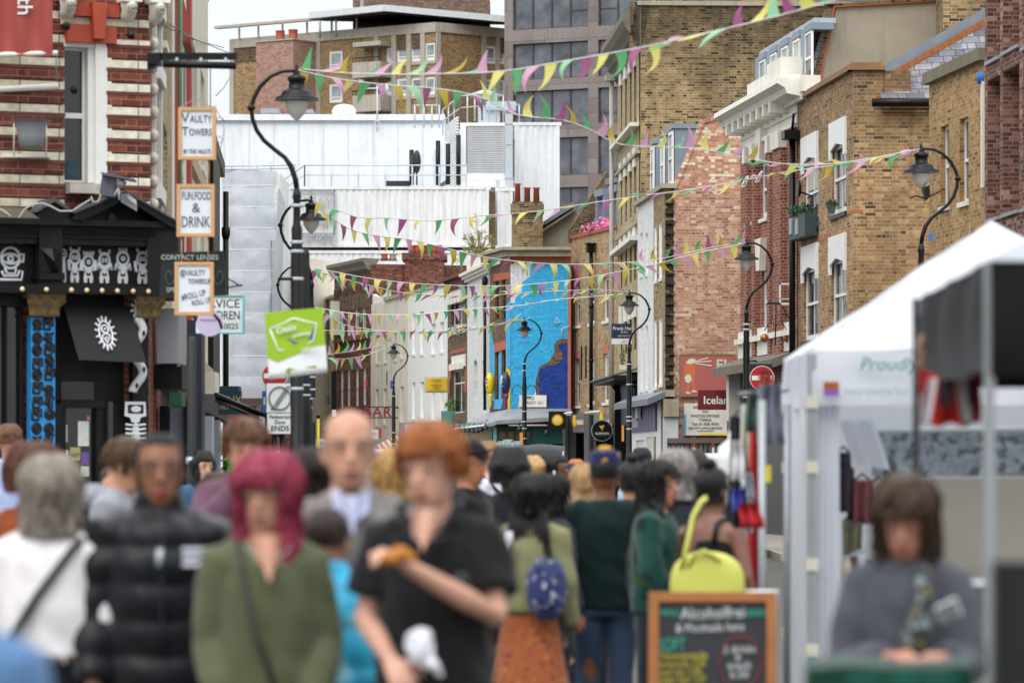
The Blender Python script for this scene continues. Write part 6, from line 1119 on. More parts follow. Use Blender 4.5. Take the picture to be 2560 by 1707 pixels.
for x,y,lab in ((166,74,'left'),(328,97,'right'),(186,233,'middle')): o=thing('wall_floodlamp','small black round wall lamp, '+lab+' one on the striped pub wall','wall lamp',P(x,y,43.3),'small lamps on the pub wall'); part('housing',BLACK,o,lambda m:m.lathe(P(x,y-8,43.3),[(.01,-.05),(.035,-.04),(.045,.0),(.035,.035),(.01,.05)],12)); part('stem',BLACK,o,lambda m:m.tube([P(x,y,43.3),P(x-12,y-10,43.7)],.015,5))
# ======================= street lamps
def lamp(label,px,Y,side,ytop,bands=(),zbase=0.12,ph=None):
    """side -1: the swan neck bulges left of the post, +1: right"""
    X=px2x(px,Y); H=pz(ytop,Y); o=thing('street_lamp',label,'street lamp',(X,Y,zbase),'swan neck lamps along the street'); s=H/6.02*.004375; b=-side
    def Q(dx,dy): return V((X-b*dx*s*(-1)*-1,Y,H-dy*s))
    pts=[(-2,8),(-14,5),(-40,8),(-66,20),(-92,45),(-108,75),(-114,98),(-111,125),(-100,155),(-82,180),(-55,203),(-30,222),(-14,245),(-4,275),(0,300)]
    def QQ(dx,dy): return V((X+(dx if side<0 else -dx)*s,Y,H-dy*s))
    part('post',IRON,o,lambda m:m.lathe((X,Y,zbase),[(.1,0),(.1,.9),(.115,.92),(.115,1.0),(.072,1.05),(.066,H-zbase-1.95),(.055,H-zbase-1.9),(.06,H-zbase-1.75),(.042,H-zbase-1.7),(.038,H-zbase-1.45),(.05,H-zbase-1.4),(.028,H-zbase-1.3)],14))
    part('swan_neck',IRON,o,lambda m:(m.tube([QQ(x,y) for x,y in pts],[.02]*4+[.024]*8+[.03]*3,8),m.lathe(QQ(-114,98)-V((0,0,.04)),[(.02,0),(.045,.03),(.045,.05),(.02,.08)],10)))
    part('finial',IRON,o,lambda m:m.lathe(QQ(0,22),[(.03,0),(.035,.05),(.015,.08),(.022,.11),(.002,.16)],10))
    part('lantern_cap',IRON,o,lambda m:m.lathe(QQ(0,78),[(.24,0),(.235,.02),(.17,.05),(.165,.08),(.14,.1),(.09,.12),(.085,.2),(.1,.21),(.1,.25),(.05,.27),(.02,.3)],20))
    part('reflector_rim',mat('lamp_rim','6b7076',.3,metal=.3),o,lambda m:m.lathe(QQ(0,78),[(.14,-.012),(.25,-.006),(.25,.0),(.14,.004)],24))
    part('glass_bowl',mat('frosted_bowl','c9c8c2',.15,spec=.8,var=.06),o,lambda m:m.lathe(QQ(0,132),[(.003,0),(.03,.02),(.09,.09),(.125,.16),(.13,.21),(.125,.225)],20))
    for z in bands: part('steel_band',GALV,o,lambda m:m.lathe((X,Y,z),[(.073,0),(.076,.005),(.076,.03),(.073,.035)],14))
    part('junction_bracket',IRON,o,lambda m:m.tube([V((X,Y-.05,H-2.3)),V((X+side*.2,Y-.05,H-2.3))],.018,5))
    return o
def dz(y): return 0
L1=lamp('nearest left street lamp on the tall banded post behind the green school poster',742,42,-1,172,(2.5,2.75,2.95,3.1,3.7,4.0,4.1,4.5))
L2=lamp('second left street lamp, low beside the nearest black post in front of the white containers',778,62,-1,497,(2.6,2.75,2.9,3.1,3.3,3.9))
L3=lamp('third left street lamp, its neck peeping out left of the nearest black post',752,83,-1,662,(2.6,2.9,3.3))
R1=lamp('rightmost street lamp standing before the golden brick wall by the white marquee',2303,52,1,368,(3.2,3.5))
part('blue_sensor',mat('blue_alarm','2f6fb8'),R1,lambda m:m.box(px2x(2322,52),px2x(2332,52),51.9,52,pz(600,52),pz(585,52)))
part('cctv_arm',IRON,R1,lambda m:(m.tube([P(2275,496,52),P(2290,490,52),P(2312,496,52),P(2340,484,52),P(2352,478,52)],.012,6),m.prism([P(2308,470,51.9),P(2324,462,51.9),P(2326,492,51.9),P(2316,502,51.9)],(0,.25,0))))
R2=lamp('street lamp on the right in front of the ornate red brick building',1866,74,1,604,(2.3,2.5,3.0,4.3,4.4))
R3=lamp('street lamp on the right before the white painted house front',1573,95,1,730,(2.6,2.8,2.9,3.7,4.2))
R4=lamp('street lamp in the middle in front of the blue painted wall',1311,113,1,797,(2.5,2.8,3.0,3.3,4.5,4.7))
part('hanging_basket_hook',IRON,R4,lambda m:[m.tube([P(1311+s*x,y,113) for x,y in ((2,985),(6,970),(16,962),(26,966),(31,978),(30,984))],.012,5) for s in (-1,1)])
R5=lamp('farthest street lamp, in front of the cream and white houses',984,137,1,859,(2.5,2.9,4.2,4.6))
part('blue_box',mat('blue_box','3f5a94',.5),R5,lambda m:m.box(px2x(976,137),px2x(982,137),136.8,136.95,pz(972,137),pz(952,137)))
part('orange_tag',mat('orange_tag','e0942c',.6),R3,lambda m:m.box(px2x(1554,94.8),px2x(1560,94.8),94.75,94.78,pz(1103,94.8),pz(1063,94.8)))
part('orange_tag',mat('orange_tag','e0942c'),R4,lambda m:m.box(px2x(1299,112.8),px2x(1307,112.8),112.75,112.78,pz(1113,112.8),pz(1081,112.8)))
# the thicker dark sleeve post beside the first lamp carries the poster and the traffic signs
tp=thing('banded_black_post','thick ribbed black post carrying steel bands right beside the nearest lamp post','post',P(768,1700,43))
part('shaft',IRON,tp,lambda m:m.lathe((px2x(764,43),43,0),[(.075,0),(.075,2.3),(.05,2.4),(.045,4.05),(.03,4.1)],14))
part('steel_band',GALV,tp,lambda m:[m.lathe((px2x(764,43),43,pz(y,43)),[(.053,0),(.057,.01),(.053,.02)],14) for y in (1050,1033,1013,990,965)])
part('small_box',mat('olive_box','5d5a45',.6),tp,lambda m:m.box(px2x(782,42.8),px2x(791,42.8),42.7,42.8,pz(1055,42.8),pz(995,42.8)))
# green school poster
po=thing('school_poster','lime green and white school direction poster tied high on the black post','poster',P(740,945,30)); Yo=30; fq_=Fac(600,Yo,900,Yo)
LIME=mat('lime_poster','93b81c',.5,var=.05); PW=mat('poster_white','e4e8e8',.5,var=.02); PV=mat('poster_violet','3c3f86',.5,var=0)
c4=[(661,782),(806,769),(819,931),(673,948)]
def bl(a,b): 
    (x0,y0),(x1,y1),(x2,y2),(x3,y3)=c4; x=(1-b)*((1-a)*x0+a*x1)+b*((1-a)*x3+a*x2); y=(1-b)*((1-a)*y0+a*y1)+b*((1-a)*y3+a*y2); return x,y
def bend(a,b): return .05*math.sin(a*math.pi)
def pp(a,b,o=0): x,y=bl(a,b); return P(x,y,Yo)+V((0,-bend(a,b)-o,0))
part('sheet',PW,po,lambda m:m.grid([[pp(a/10,b/10) for a in range(11)] for b in range(11)]+[[pp(a/10,1,-.01) for a in range(11)]]))
part('lime_area',LIME,po,lambda m:m.grid([[pp(a/12,(b/6)*(.78 if False else max(.55,(.8-.0*a)) - (.0) -.02*a+ (0 if a>2 else -.12*(2-a)/2)),.004) for a in range(13)] for b in range(7)]))
def pl_(m,pts,r,o=.008): m.tube([pp(a,b,o) for a,b in pts],r,5)
part('white_outline',PW,po,lambda m:pl_(m,[(.08,.26),(.5,.13),(.88,.24),(.8,.5),(.2,.6),(.08,.26)],.008))
part('violet_flash',PV,po,lambda m:m.face([pp(.36,.42,.008),pp(.86,.3,.008),pp(.78,.48,.008),pp(.48,.52,.008)]))
def ptext(s_,a,b,h,m_,rot,mx): return text(s_,fq_,fq_.u(bl(a,b)[0]),pz(bl(a,b)[1],Yo),.064,h,m_,po,rot=rot,maxw=mx,bold=.02)
ptext('Oasis',.36,.28,.05,PW,.22,.2); ptext('academy',.62,.38,.028,PW,.22,.16); ptext('johanna',.76,.61,.035,PW,.2,.16)
part('arrow',LIME,po,lambda m:(pl_(m,[(.3,.9),(.82,.88)],.007),pl_(m,[(.38,.86),(.3,.9),(.37,.95)],.007)))
# traffic signs
ts=thing('pedestrian_zone_sign','white sign with crossed out grey ring reading Pedestrian Zone ENDS','traffic sign',P(700,1700,46)); ft=Fac(500,46,900,46); YS=46
part('plate',PW,ts,lambda m:(m.box(px2x(666,YS),px2x(733,YS),YS,YS+.02,pz(1031,YS),pz(958,YS)),m.box(px2x(668,YS),px2x(733,YS),YS,YS+.02,pz(1084,YS),pz(1033,YS))))
part('border',BLACK,ts,lambda m:[m.box(px2x(664,YS)-.0,px2x(735,YS),YS+.005,YS+.015,pz(b,YS),pz(a,YS)) for a,b in ((956,1032.5),(1032.8,1086))])
part('grey_ring',GREY,ts,lambda m:m.tube([ft.p(ft.u(700)+.13*math.cos(a*.2),pz(995,YS)+.135*math.sin(a*.2),.01) for a in range(33)],.012,5))
part('diagonal_bar',DKGREY,ts,lambda m:[m.tube([ft.p(ft.u(676)+k*.018,pz(1026,YS),.012),ft.p(ft.u(722)+k*.018-.02,pz(964,YS),.012)],.003,4) for k in range(4)])
text('Pedestrian',ft,ft.u(700),pz(1042,YS),.0,.042,INK,ts,maxw=.3); text('Zone',ft,ft.u(700),pz(1055,YS),.0,.042,INK,ts); text('ENDS',ft,ft.u(700),pz(1071,YS),.0,.062,INK,ts,bold=.015,maxw=.26)
part('pole',IRON,ts,lambda m:[m.tube([(px2x(x,YS+.1),YS+.1,0),(px2x(x,YS+.1),YS+.1,pz(960,YS))],.035,8) for x in (686,707)])
def noentry(name,label,px,py,r,Y,yb):
    o=thing(name,label,'traffic sign',P(px,yb,Y),'round no entry signs'); ff=Fac(px-300,Y,px+300,Y); c=(ff.u(px),pz(py,Y))
    part('rim',PW,o,disc(ff,c,r,-.02,0)); part('red_disc',mat('sign_red','b3141e',.4,var=.04),o,disc(ff,c,r*.95,.0,.006)); part('white_bar',PW,o,lambda m:ff.box(m,c[0]-r*.82,c[0]+r*.82,c[1]-r*.17,c[1]+r*.2,.006,.01)); return o,ff,c
noentry('no_entry_sign','left no entry sign, mostly hidden behind the green poster',686,940,.155,46.2,1000)
o,ff,c=noentry('no_entry_sign','large round red no entry sign beside the red clothes on the right',1905,945,.235,74.5*.98,1000)
part('vent_slot',mat('dark_red_slot','6a1a1c',.5),o,lambda m:[ff.box(m,c[0]-.09,c[0]+.1,c[1]+k-.01,c[1]+k+.012,.006,.011) for k in (.1,-.085)])
part('square_backing',DKGREY,o,lambda m:ff.box(m,c[0]-.26,c[0]+.2,c[1]-.5,c[1]+.27,-.06,-.03))
bs_=thing('blue_speed_sign','blue rectangular sign with a white numeral edge left of the pedestrian zone sign','traffic sign',P(660,1029,46.4)); part('plate',mat('sign_blue','1c66b8',.4,var=.03),bs_,lambda m:m.box(px2x(655,46.4),px2x(672,46.4),46.4,46.42,pz(1029,46.4),pz(977,46.4))); text('1',Fac(500,46.38,900,46.38),Fac(500,46.38,900,46.38).u(661),pz(1003,46.38),.0,.09,PW,bs_,bold=.02)
# dark signal box and yellow pole near the beige house
o=thing('signal_head','slim black signal head on a post behind the bald man','signal',P(834,1170,60)); part('housing',BLACK,o,lambda m:(m.box(px2x(828,60),px2x(842,60),60,60.2,pz(1022,60),pz(928,60)))); part('post',IRON,o,lambda m:m.tube([(px2x(835,60.1),60.1,0),(px2x(835,60.1),60.1,pz(1022,60))],.03,6)); part('label_plate',PW,o,lambda m:m.box(px2x(830,59.9),px2x(840,59.9),59.9,59.95,pz(1040,59.9),pz(1024,59.9)))
o=thing('yellow_pole','tall bright yellow pole right of the banded post','pole',P(795,1170,70)); part('shaft',mat('bright_yellow','e0d23c',.5),o,lambda m:m.tube([(px2x(795,70),70,0),(px2x(795,70),70,pz(1045,70))],.028,8)); part('cap',IRON,o,lambda m:m.lathe((px2x(795,70),70,pz(1045,70)),[(.035,0),(.035,.05),(.01,.07)],8))
o=thing('oval_cafe_sign','white oval cafe sign with red script left of the bald man','sign',P(795,1120,72)); fv_=Fac(700,72,900,72); part('oval',PW,o,lambda m:fv_.poly(m,[(fv_.u(801)+.13*math.cos(a*.3),pz(1108,72)+.09*math.sin(a*.3)) for a in range(21)],-.04,0)); text('Angels',fv_,fv_.u(800),pz(1106,72),.0,.05,mat('red_script','a8384a',.5),o,shear=.3,maxw=.2)
# BAR letters, yellow food sign, teal panel
o=thing('bar_letters','big dark red open letters BAR held between two rails','sign',P(940,1050,146)); fb_=Fac(800,146,1100,146)
text('BAR',fb_,fb_.u(944),pz(1031,146),.0,.37,mat('dark_red_letters','7e2226',.4,var=.05),o,ext=.08,bold=.03,maxw=1.04,spacing=1.15); part('rail',IRON,o,lambda m:[m.tube([P(905,y,146.02),P(995,y,146.02)],.02,5) for y in (1017,1044)])
o=thing('chinese_food_sign','yellow lightbox reading CHINESE & ORIENTAL FOOD on the white house','sign',P(1090,980,140)); f4_=Fac(900,139.9,1300,139.9)
part('casing',GALV,o,lambda m:m.box(px2x(1061,140),px2x(1121,140),140,140.25,pz(981,140),pz(942,140))); part('yellow_face',mat('yellow_lightbox','dcb81e',.4,var=.04),o,lambda m:m.box(px2x(1065,139.95),px2x(1118,139.95),139.93,139.99,pz(978,139.95),pz(945,139.95)))
for s_,y,h,mx_ in (('CHINESE',951,.065,.5),('&',957,.05,.1),('ORIENTAL',963,.06,.57),('FOOD',969.5,.06,.33),('EAT IN OR TAKE AWAY',975,.035,.74)): text(s_,f4_,f4_.u(1091),pz(y,139.9),.035,h,mat('dark_blue_letters','22283c',.5,var=0),o,maxw=mx_,bold=.01)
o=thing('red_wall_sign','small plain red sign on the red brick house wall','sign',P(915,968,150)); part('panel',mat('soft_red','c04038',.5),o,lambda m:m.box(px2x(912,156),px2x(918,156),155.9,156.1,pz(968,156),pz(949,156)))
o=thing('striped_awning','faded red and cream striped awning sloping under the BAR letters','awning',P(960,1125,143)); AW=mat('awning_red','9a6a5c',.8,var=.1); AW2=mat('awning_cream','c9b8a4',.8)
mb=MB()
for k in range(12):
    a,b=k/12,(k+1)/12; p0=P(998,1084,144).lerp(P(930,1118,138),a); p1=P(998,1084,144).lerp(P(930,1118,138),b); mb.face([p0,p1,p1+V((.5,-2.2,-.6)),p0+V((.5,-2.2,-.6))],k%2)
mb.build('canvas',[AW,AW2],o); part('frame',mat('tan_frame','a88c68',.7),o,lambda m:(m.tube([P(998,1084,144),P(932,1128,138)],.03,5),m.tube([P(975,1100,142),P(975,1140,142)],.03,5)))
o=thing('kebab_lightbox','white and red shop lightbox left of the striped awning','sign',P(940,1100,148)); part('white_face',mat('lightbox_white','d8d8d4',.4),o,lambda m:m.box(px2x(925,148),px2x(946,148),148,148.2,pz(1098,148),pz(1074,148))); part('red_end',REDP,o,lambda m:m.box(px2x(946,148)+.001,px2x(953,148),147.95,148.3,pz(1096,148),pz(1070,148))); text('BAR',Fac(900,147.9,1000,147.9),Fac(900,147.9,1000,147.9).u(934),pz(1083,147.9),-.08,.1,GREY,o)
o=thing('grey_shop_hoarding','grey shop hoarding with pale poster right of the farthest lamp post','hoarding',P(1060,1170,139)); part('hoard',mat('hoarding_grey','8c8b8a',.6,stain=.3),o,lambda m:m.box(px2x(997,139),px2x(1100,139),139,139.3,0,pz(1056,139))); part('poster',mat('pale_poster','b9b2ba',.6),o,lambda m:m.box(px2x(1012,138.9),px2x(1044,138.9),138.9,138.96,pz(1090,138.9),pz(1060,138.9)))
# ======================= bunting
PK=mat('bunting_pink','d8a4c2',.55,var=.06,transl=.4); PKD=mat('bunting_mauve','a85c88',.55,var=.06,transl=.4); YL=mat('bunting_yellow','e6dc7a',.55,var=.06,transl=.4); YLD=mat('bunting_mustard','bfa83a',.55,var=.06,transl=.4); GN=mat('bunting_green','62b474',.55,var=.06,transl=.4); GNL=mat('bunting_pale_green','9fd6a8',.55,var=.06,transl=.4); CORD=mat('bunting_cord','dcdcd8',.6)
NB=0
def bunting(label,pts,Y0,Y1,n,size,ang,start=0,skip=0.0):
    """pts: picture points along the cord; the distance runs from Y0 to Y1; ang: hang direction in degrees from straight down (positive: blown right), a function of t"""
    global NB; NB+=1; g=random.Random(NB)
    ds=[0]
    for a,b in zip(pts[:-1],pts[1:]): ds.append(ds[-1]+math.hypot(b[0]-a[0],b[1]-a[1]))
    T=ds[-1]
    def at(t):
        d=t*T; i=max(0,min(len(pts)-2,next((k for k in range(len(ds)-1) if ds[k+1]>=d),len(pts)-2))); w=(d-ds[i])/max(1e-6,ds[i+1]-ds[i])
        p0=pts[max(i-1,0)]; p1=pts[i]; p2=pts[i+1]; p3=pts[min(i+2,len(pts)-1)]
        cr=lambda a,b,c,d_:.5*(2*b+(c-a)*w+(2*a-5*b+4*c-d_)*w*w+(3*b-a-3*c+d_)*w**3)
        x,y=cr(p0[0],p1[0],p2[0],p3[0]),cr(p0[1],p1[1],p2[1],p3[1])
        # distances interpolate hyperbolically so that an evenly strung cord stays even
        Y=1/((1-t)/Y0+t/Y1); return P(x,y,Y)
    o=thing('bunting',label,'bunting',at(.5),'strings of triangular bunting over the street')
    part('cord',CORD,o,lambda m:m.tube([at(k/40) for k in range(41)],.0045+.00005*min(Y0,Y1),5))
    cols=[(YL,YLD),(GN,GNL),(PK,PKD)]
    for k in range(n):
        if g.random()<skip: continue
        t=(k+.6)/n; Y=at(t).y; w=size*g.uniform(.75,1.05); wd=w*.25
        a=math.radians(ang(t)+g.uniform(-26,26)); A=at(t-wd/ (T*Y/F)); B=at(t+wd/(T*Y/F)); mid=(A+B)/2
        tw=g.uniform(-.7,.7); down=V((math.sin(a)*math.cos(tw),-math.sin(a)*math.sin(tw)*.8,-math.cos(a))); side_=(B-A).normalized(); nrm=down.cross(side_).normalized(); cv=g.uniform(-.55,.55)
        rows=[]; Ln=w*1.1
        for i in range(6):
            q_=i/5; hw=(B-A).length/2*(1-q_*.97); sw=side_*(cv*q_*q_*Ln*.7)+nrm*(cv*.6*math.sin(q_*2.6)*Ln)
            c_=mid+down*(q_*Ln)+sw; rows.append([c_-side_*hw,c_+nrm*.02*math.sin(q_*3),c_+side_*hw])
        mb=MB(); mb.grid(rows); pair=cols[(k+start)%3]; mb.build('flag',pair[0] if g.random()<.6 else pair[1],o)
    return o
dn=lambda t:-8
bunting('upper near string from the left lamp rising to the top right corner',[(745,172),(850,182),(980,186),(1100,185),(1262,178),(1420,152),(1590,122),(1700,98),(1900,52),(2100,-2),(2200,-30)],42,30,34,.235,lambda t:(-150 if t<.3 and False else (150 if t<.32 else -30 if t<.62 else -50 if t<.75 else 172)),1)
bunting('near string from the left lamp dipping past the office tower to the right lamp',[(745,176),(840,197),(960,212),(1090,222),(1200,243),(1290,287),(1400,299),(1470,322),(1545,360),(1650,368),(1750,372),(1850,392),(1940,408),(2020,412),(2100,408),(2200,392),(2300,372)],42,52,42,.235,lambda t:(-10 if t<.3 else 190 if t<.5 else 160 if t<.75 else -80),0)
bunting('string from the second left lamp across the chimney to the rightmost lamp',[(780,500),(830,520),(900,545),(960,538) if False else (960,545),(1080,552),(1200,540),(1330,530),(1450,512),(1600,490),(1700,478),(1800,462),(1900,443),(1980,428),(2100,412),(2200,396),(2300,376)],62,52,36,.25,lambda t:(-15 if t<.28 else -62),0)
bunting('string sagging from the second left lamp over the chimneys to the red building lamp',[(780,503),(815,535),(880,575),(960,592),(1030,600),(1120,622),(1220,644),(1330,657),(1430,661),(1530,658),(1620,652),(1700,637),(1780,618),(1866,607)],62,74,40,.27,lambda t:(-4 if t<.65 else 60 if t<.75 else 165),2)
bunting('longest flat string over the red brick chimney and blue wall',[(752,665),(830,678),(900,692),(980,703),(1053,710),(1150,714),(1276,714),(1390,705),(1473,693),(1564,676),(1640,660),(1740,634),(1866,608)],83,74,38,.29,lambda t:(-5 if t<.75 else 30),0)
bunting('string from the third left lamp ending near the blue wall lamp',[(752,668),(800,680),(843,692),(900,708),(950,720),(1009,732),(1121,739),(1210,739),(1303,732),(1370,729),(1432,726),(1500,724),(1573,732)],83,95,34,.27,lambda t:(-2 if t<.35 else -70),1)
bunting('straight string across the cream and white houses',[(770,765),(808,772),(860,781),(919,786),(985,787),(1053,786),(1120,777),(1200,771),(1272,766),(1330,760),(1390,749),(1498,740),(1573,734)],98,95,34,.27,lambda t:(12 if t<.6 else -70),2)
bunting('string dipping over the red brick windows to the middle lamp',[(770,768),(808,779),(830,794),(852,808),(885,817),(919,822),(980,830),(1031,833),(1120,831),(1210,820),(1276,806),(1311,800)],98,113,26,.29,lambda t:(20 if t<.4 else 120),0)
bunting('level string running straight to the middle lamp',[(770,822),(812,826),(919,828),(1008,828),(1111,828),(1200,818),(1276,804),(1311,799)],98,113,22,.29,lambda t:(8 if t<.6 else -40),1)
bunting('short string rising to the farthest lamp with flags blown up',[(780,897),(817,887),(875,879),(928,868),(960,860),(984,857)],115,137,12,.36,lambda t:165,0)
bunting('short lowest string swooping up to the farthest lamp',[(780,884),(826,895),(850,897),(879,895),(915,888),(942,878),(984,860)],115,137,12,.36,lambda t:(10 if t<.6 else -70),2)
# far side cords in the top left corner
o=thing('overhead_wire','thin grey overhead wires running from the pub to the far roofs','wire',P(480,60,60)); part('strand',mat('wire_grey','777b80',.5),o,lambda m:[m.tube([P(x0,y0,45),P((x0+x1)/2,(y0+y1)/2+8,60),P(x1,y1,90)],.01,4) for x0,y0,x1,y1 in ((400,48,575,134),(400,60,560,120),(540,240,582,180))])
# ======================= parked cars deep in the street
def car(name,label,px,Y,top,w,col,kind):
    H=pz(top,Y); X=px2x(px,Y); o=thing(name,label,'van' if kind=='van' else 'car',(X,Y,0)); hw=w/2; body_=mat(label[:18],col,.25,var=.03,spec=.7); L_=4.4
    def ring(z,hw_,y0,y1): return [V((X-hw_,Y+y0+.12,z)),V((X-hw_*.9,Y+y0,z)),V((X+hw_*.9,Y+y0,z)),V((X+hw_,Y+y0+.12,z)),V((X+hw_,Y+y1-.1,z)),V((X+hw_*.9,Y+y1,z)),V((X-hw_*.9,Y+y1,z)),V((X-hw_,Y+y1-.1,z))]
    part('body',body_,o,lambda m:m.grid([ring(.2,hw*.95,.05,L_),ring(.55,hw,0,L_+.05),ring(.92,hw*.97,.08,L_)],close=True,caps=True))
    part('cabin',body_,o,lambda m:m.grid([ring(.92,hw*.95,.12,3.2),ring(H-.14,hw*.78,.5,2.7),ring(H-.03,hw*.72,.58,2.6),ring(H,hw*.6,.75,2.4)],close=True,caps=True))
    part('rear_window',GLASSD,o,lambda m:m.prism([V((X-hw*.76,Y+.14,1.0)),V((X+hw*.76,Y+.14,1.0)),V((X+hw*.66,Y+.46,H-.2)),V((X-hw*.66,Y+.46,H-.2))],(0,-.02,.01)))
    for s in (-1,1):
        w_=part('wheel',BLACK,o,lambda m:[m.lathe((X+s*(hw-.16),Y+yy,.32),[(.05,-.1),(.31,-.09),(.32,0),(.31,.09),(.05,.1)],16,ax='x') for yy in (.8,3.5)])
        part('tail_light',REDP,o,lambda m:m.box(X+s*(hw-.2)-.08,X+s*(hw-.2)+.08,Y-.03,Y+.1,.7,.9)); part('wing_mirror',body_,o,lambda m:m.box(X+s*(hw+.02),X+s*(hw+.18),Y+2.5,Y+2.6,.95,1.1))
    part('number_plate',YL,o,lambda m:m.box(X-.26,X+.26,Y-.02,Y+.05,.5,.61)); return o
car('parked_car','white hatchback with pale rear window behind the ginger man',972,62,1153,1.75,'dfe2e6','car')
car('parked_van','white curved roofed van farther behind, under the striped awning',985,88,1122,1.85,'d9dcde','van')
car('parked_van','white van roof seen in front of the timber fence',1765,70,1132,1.9,'d5d8dc','van')
# dark market stalls in the mid street
for (x0,x1,yt,Y,lab) in ((1225,1412,1118,70,'dark grey folded market stall covers below the green restaurant fascia'),(1240,1330,1150,60,'black low stall with white price cards behind the dark haired heads')):
    o=thing('market_stall',lab,'stall',P((x0+x1)/2,1500,Y)); part('canopy',mat('charcoal_canopy','34343a',.6,var=.15),o,lambda m:m.grid([[P(x,yt+8*math.sin(x*.05)*.3+dy,Y+d) for x in range(x0,x1+1,11)] for dy,d in ((0,1.5),(-6,.8),(10,0),(26,-.02))])); part('trestle',BLACK,o,lambda m:(m.box(px2x(x0,Y),px2x(x1,Y),Y+.1,Y+1.4,.7,.85),m.box(px2x(x0,Y),px2x(x1,Y),Y+.3,Y+1.5,.0,.69))); part('pole',GALV,o,lambda m:[m.tube([P(x,yt+10,Y),V((px2x(x,Y),Y,0))],.02,6) for x in (x0+4,x1-4)])
    if Y==60: part('price_card',PW,o,lambda m:[m.box(px2x(x,Y-.1),px2x(x+14,Y-.1),Y-.12,Y-.1,pz(y+14,Y),pz(y,Y)) for x,y in ((1340-20,1148),(1342-20,1170))])
    else: part('bagged_goods',mat('pale_green_bags','9fb8b4',.4,var=.3),o,lambda m:[m.lathe(P(1245+k*12,1134-4*(k%3),69),[(.12,-.15),(.16,0),(.06,.12),(.1,.2)],7) for k in range(5)])
# ======================= people
def remesh(o,vox,smooth=6,disp=None):
    m=o.modifiers.new('r','REMESH'); m.mode='VOXEL'; m.voxel_size=vox; m.use_smooth_shade=True
    if smooth: s_=o.modifiers.new('s','SMOOTH'); s_.iterations=smooth; s_.factor=.5
    dg=bpy.context.evaluated_depsgraph_get(); me=bpy.data.meshes.new_from_object(o.evaluated_get(dg)); me.name=o.name
    mats=list(o.data.materials); o.modifiers.clear(); o.data=me; me.materials.clear()
    for x in mats: me.materials.append(x)
    if disp:
        ns=[v.normal.copy() for v in me.vertices]
        for v,n in zip(me.vertices,ns): v.co+=n*disp(v.co,n)
    me.polygons.foreach_set('use_smooth',[True]*len(me.polygons)); me.update(); return o
def cloth(name,col,rough=.85,var=.1,scale=14,pat=None):
    if name in MC: return MC[name]
    t=NT(name); t.b.inputs['Roughness'].default_value=rough; t.b.inputs['Specular IOR Level'].default_value=.2; t.b.inputs['Sheen Weight'].default_value=.15
    o=t.obj(); c=t.sc(C(col),t.mr(t.noise(o,scale,4),.3,.7,1-var,1+var))
    if pat:
        for sc_,th,cc in pat: c=t.mix(t.mr(t.noise(o,sc_,2),th,th+.04,0,1),c,C(cc))
    t.l(c,t.b.inputs['Base Color']); t.bump(t.noise(o,90,3),.15,.004); MC[name]=t.m; return t.m
def skin(col):
    n='skin_'+col
    if n in MC: return MC[n]
    t=NT(n); t.b.inputs['Roughness'].default_value=.5; t.b.inputs['Subsurface Weight'].default_value=.12; t.b.inputs['Subsurface Radius'].default_value=(.02,.008,.005); t.b.inputs['Subsurface Scale'].default_value=.4
    o=t.obj(); t.l(t.sc(C(col),t.mr(t.noise(o,11,4),.3,.7,.9,1.1)),t.b.inputs['Base Color']); MC[n]=t.m; return t.m
def hairm(col):
    n='hair_'+col
    if n in MC: return MC[n]
    t=NT(n); t.b.inputs['Roughness'].default_value=.5; t.b.inputs['Specular IOR Level'].default_value=.35
    o=t.obj(); s_=t.noise(o,22,5,.6,(3,3,.5)); t.l(t.sc(C(col),t.mr(s_,.3,.7,.55,1.45)),t.b.inputs['Base Color']); t.bump(s_,.7,.02); MC[n]=t.m; return t.m
HR=[(-.012,.030,.052,.01),(.0,.040,.080,.03),(.02,.049,.089,.05),(.05,.060,.090,.075),(.08,.066,.088,.09),(.11,.071,.088,.1),(.14,.076,.09,.106),(.17,.077,.088,.106),(.20,.068,.074,.092),(.222,.046,.05,.064),(.235,.015,.018,.02)]
def hr(z):
    if z<=HR[0][0]: return HR[0][1:]
    for a,b in zip(HR[:-1],HR[1:]):
        if z<=b[0]: w=(z-a[0])/(b[0]-a[0]); return tuple(a[i]*(1-w)+b[i]*w for i in (1,2,3))
    return HR[-1][1:]
def rotz(a): return Matrix.Rotation(a,3,'Z')
def ell(m,c,r,n=12):
    rows=[]
    for i in range(1,8):
        a=math.pi*i/8-math.pi/2; rows.append([V(c)+V((r[0]*math.cos(a)*math.cos(k*2*math.pi/n),r[1]*math.cos(a)*math.sin(k*2*math.pi/n),r[2]*math.sin(a))) for k in range(n)])
    m.grid(rows,True,True)
def hand(m,wr,d,up,curl=.35,s=1,side=1,spread=1):
    """palm and five fingers; d = towards the fingertips, up = back of the hand"""
    wr=V(wr); d=V(d).normalized(); up=(V(up)-d*V(up).dot(d)).normalized(); x=d.cross(up)*side
    pc=[wr,wr+d*.035*s,wr+d*.07*s,wr+d*.09*s]
    for o_ in (-.022,0,.022): m.tube([p+x*o_*s*(.6+.2*i) for i,p in enumerate(pc)],[.017*s,.016*s,.015*s,.013*s],8)
    for k,(o_,L) in enumerate(((-.033,.062),(-.011,.075),(.011,.08),(.033,.07))):
        b=wr+d*.085*s+x*o_*s; pts=[b]; a=0
        for seg in (.42,.33,.25): a+=curl*(1+.15*k); pts.append(pts[-1]+(d*math.cos(a)-up*math.sin(a)+x*o_*.6*spread)*L*seg*s)
        m.tube(pts,[.0095*s,.009*s,.008*s,.0065*s],7)
    t=wr+d*.03*s+x*.028*s; m.tube([t,t+(x*.7+d*.6-up*.3)*.035*s,t+(x*.75+d*1.6-up*.8)*.045*s],[.012*s,.011*s,.008*s],7)
NP=0
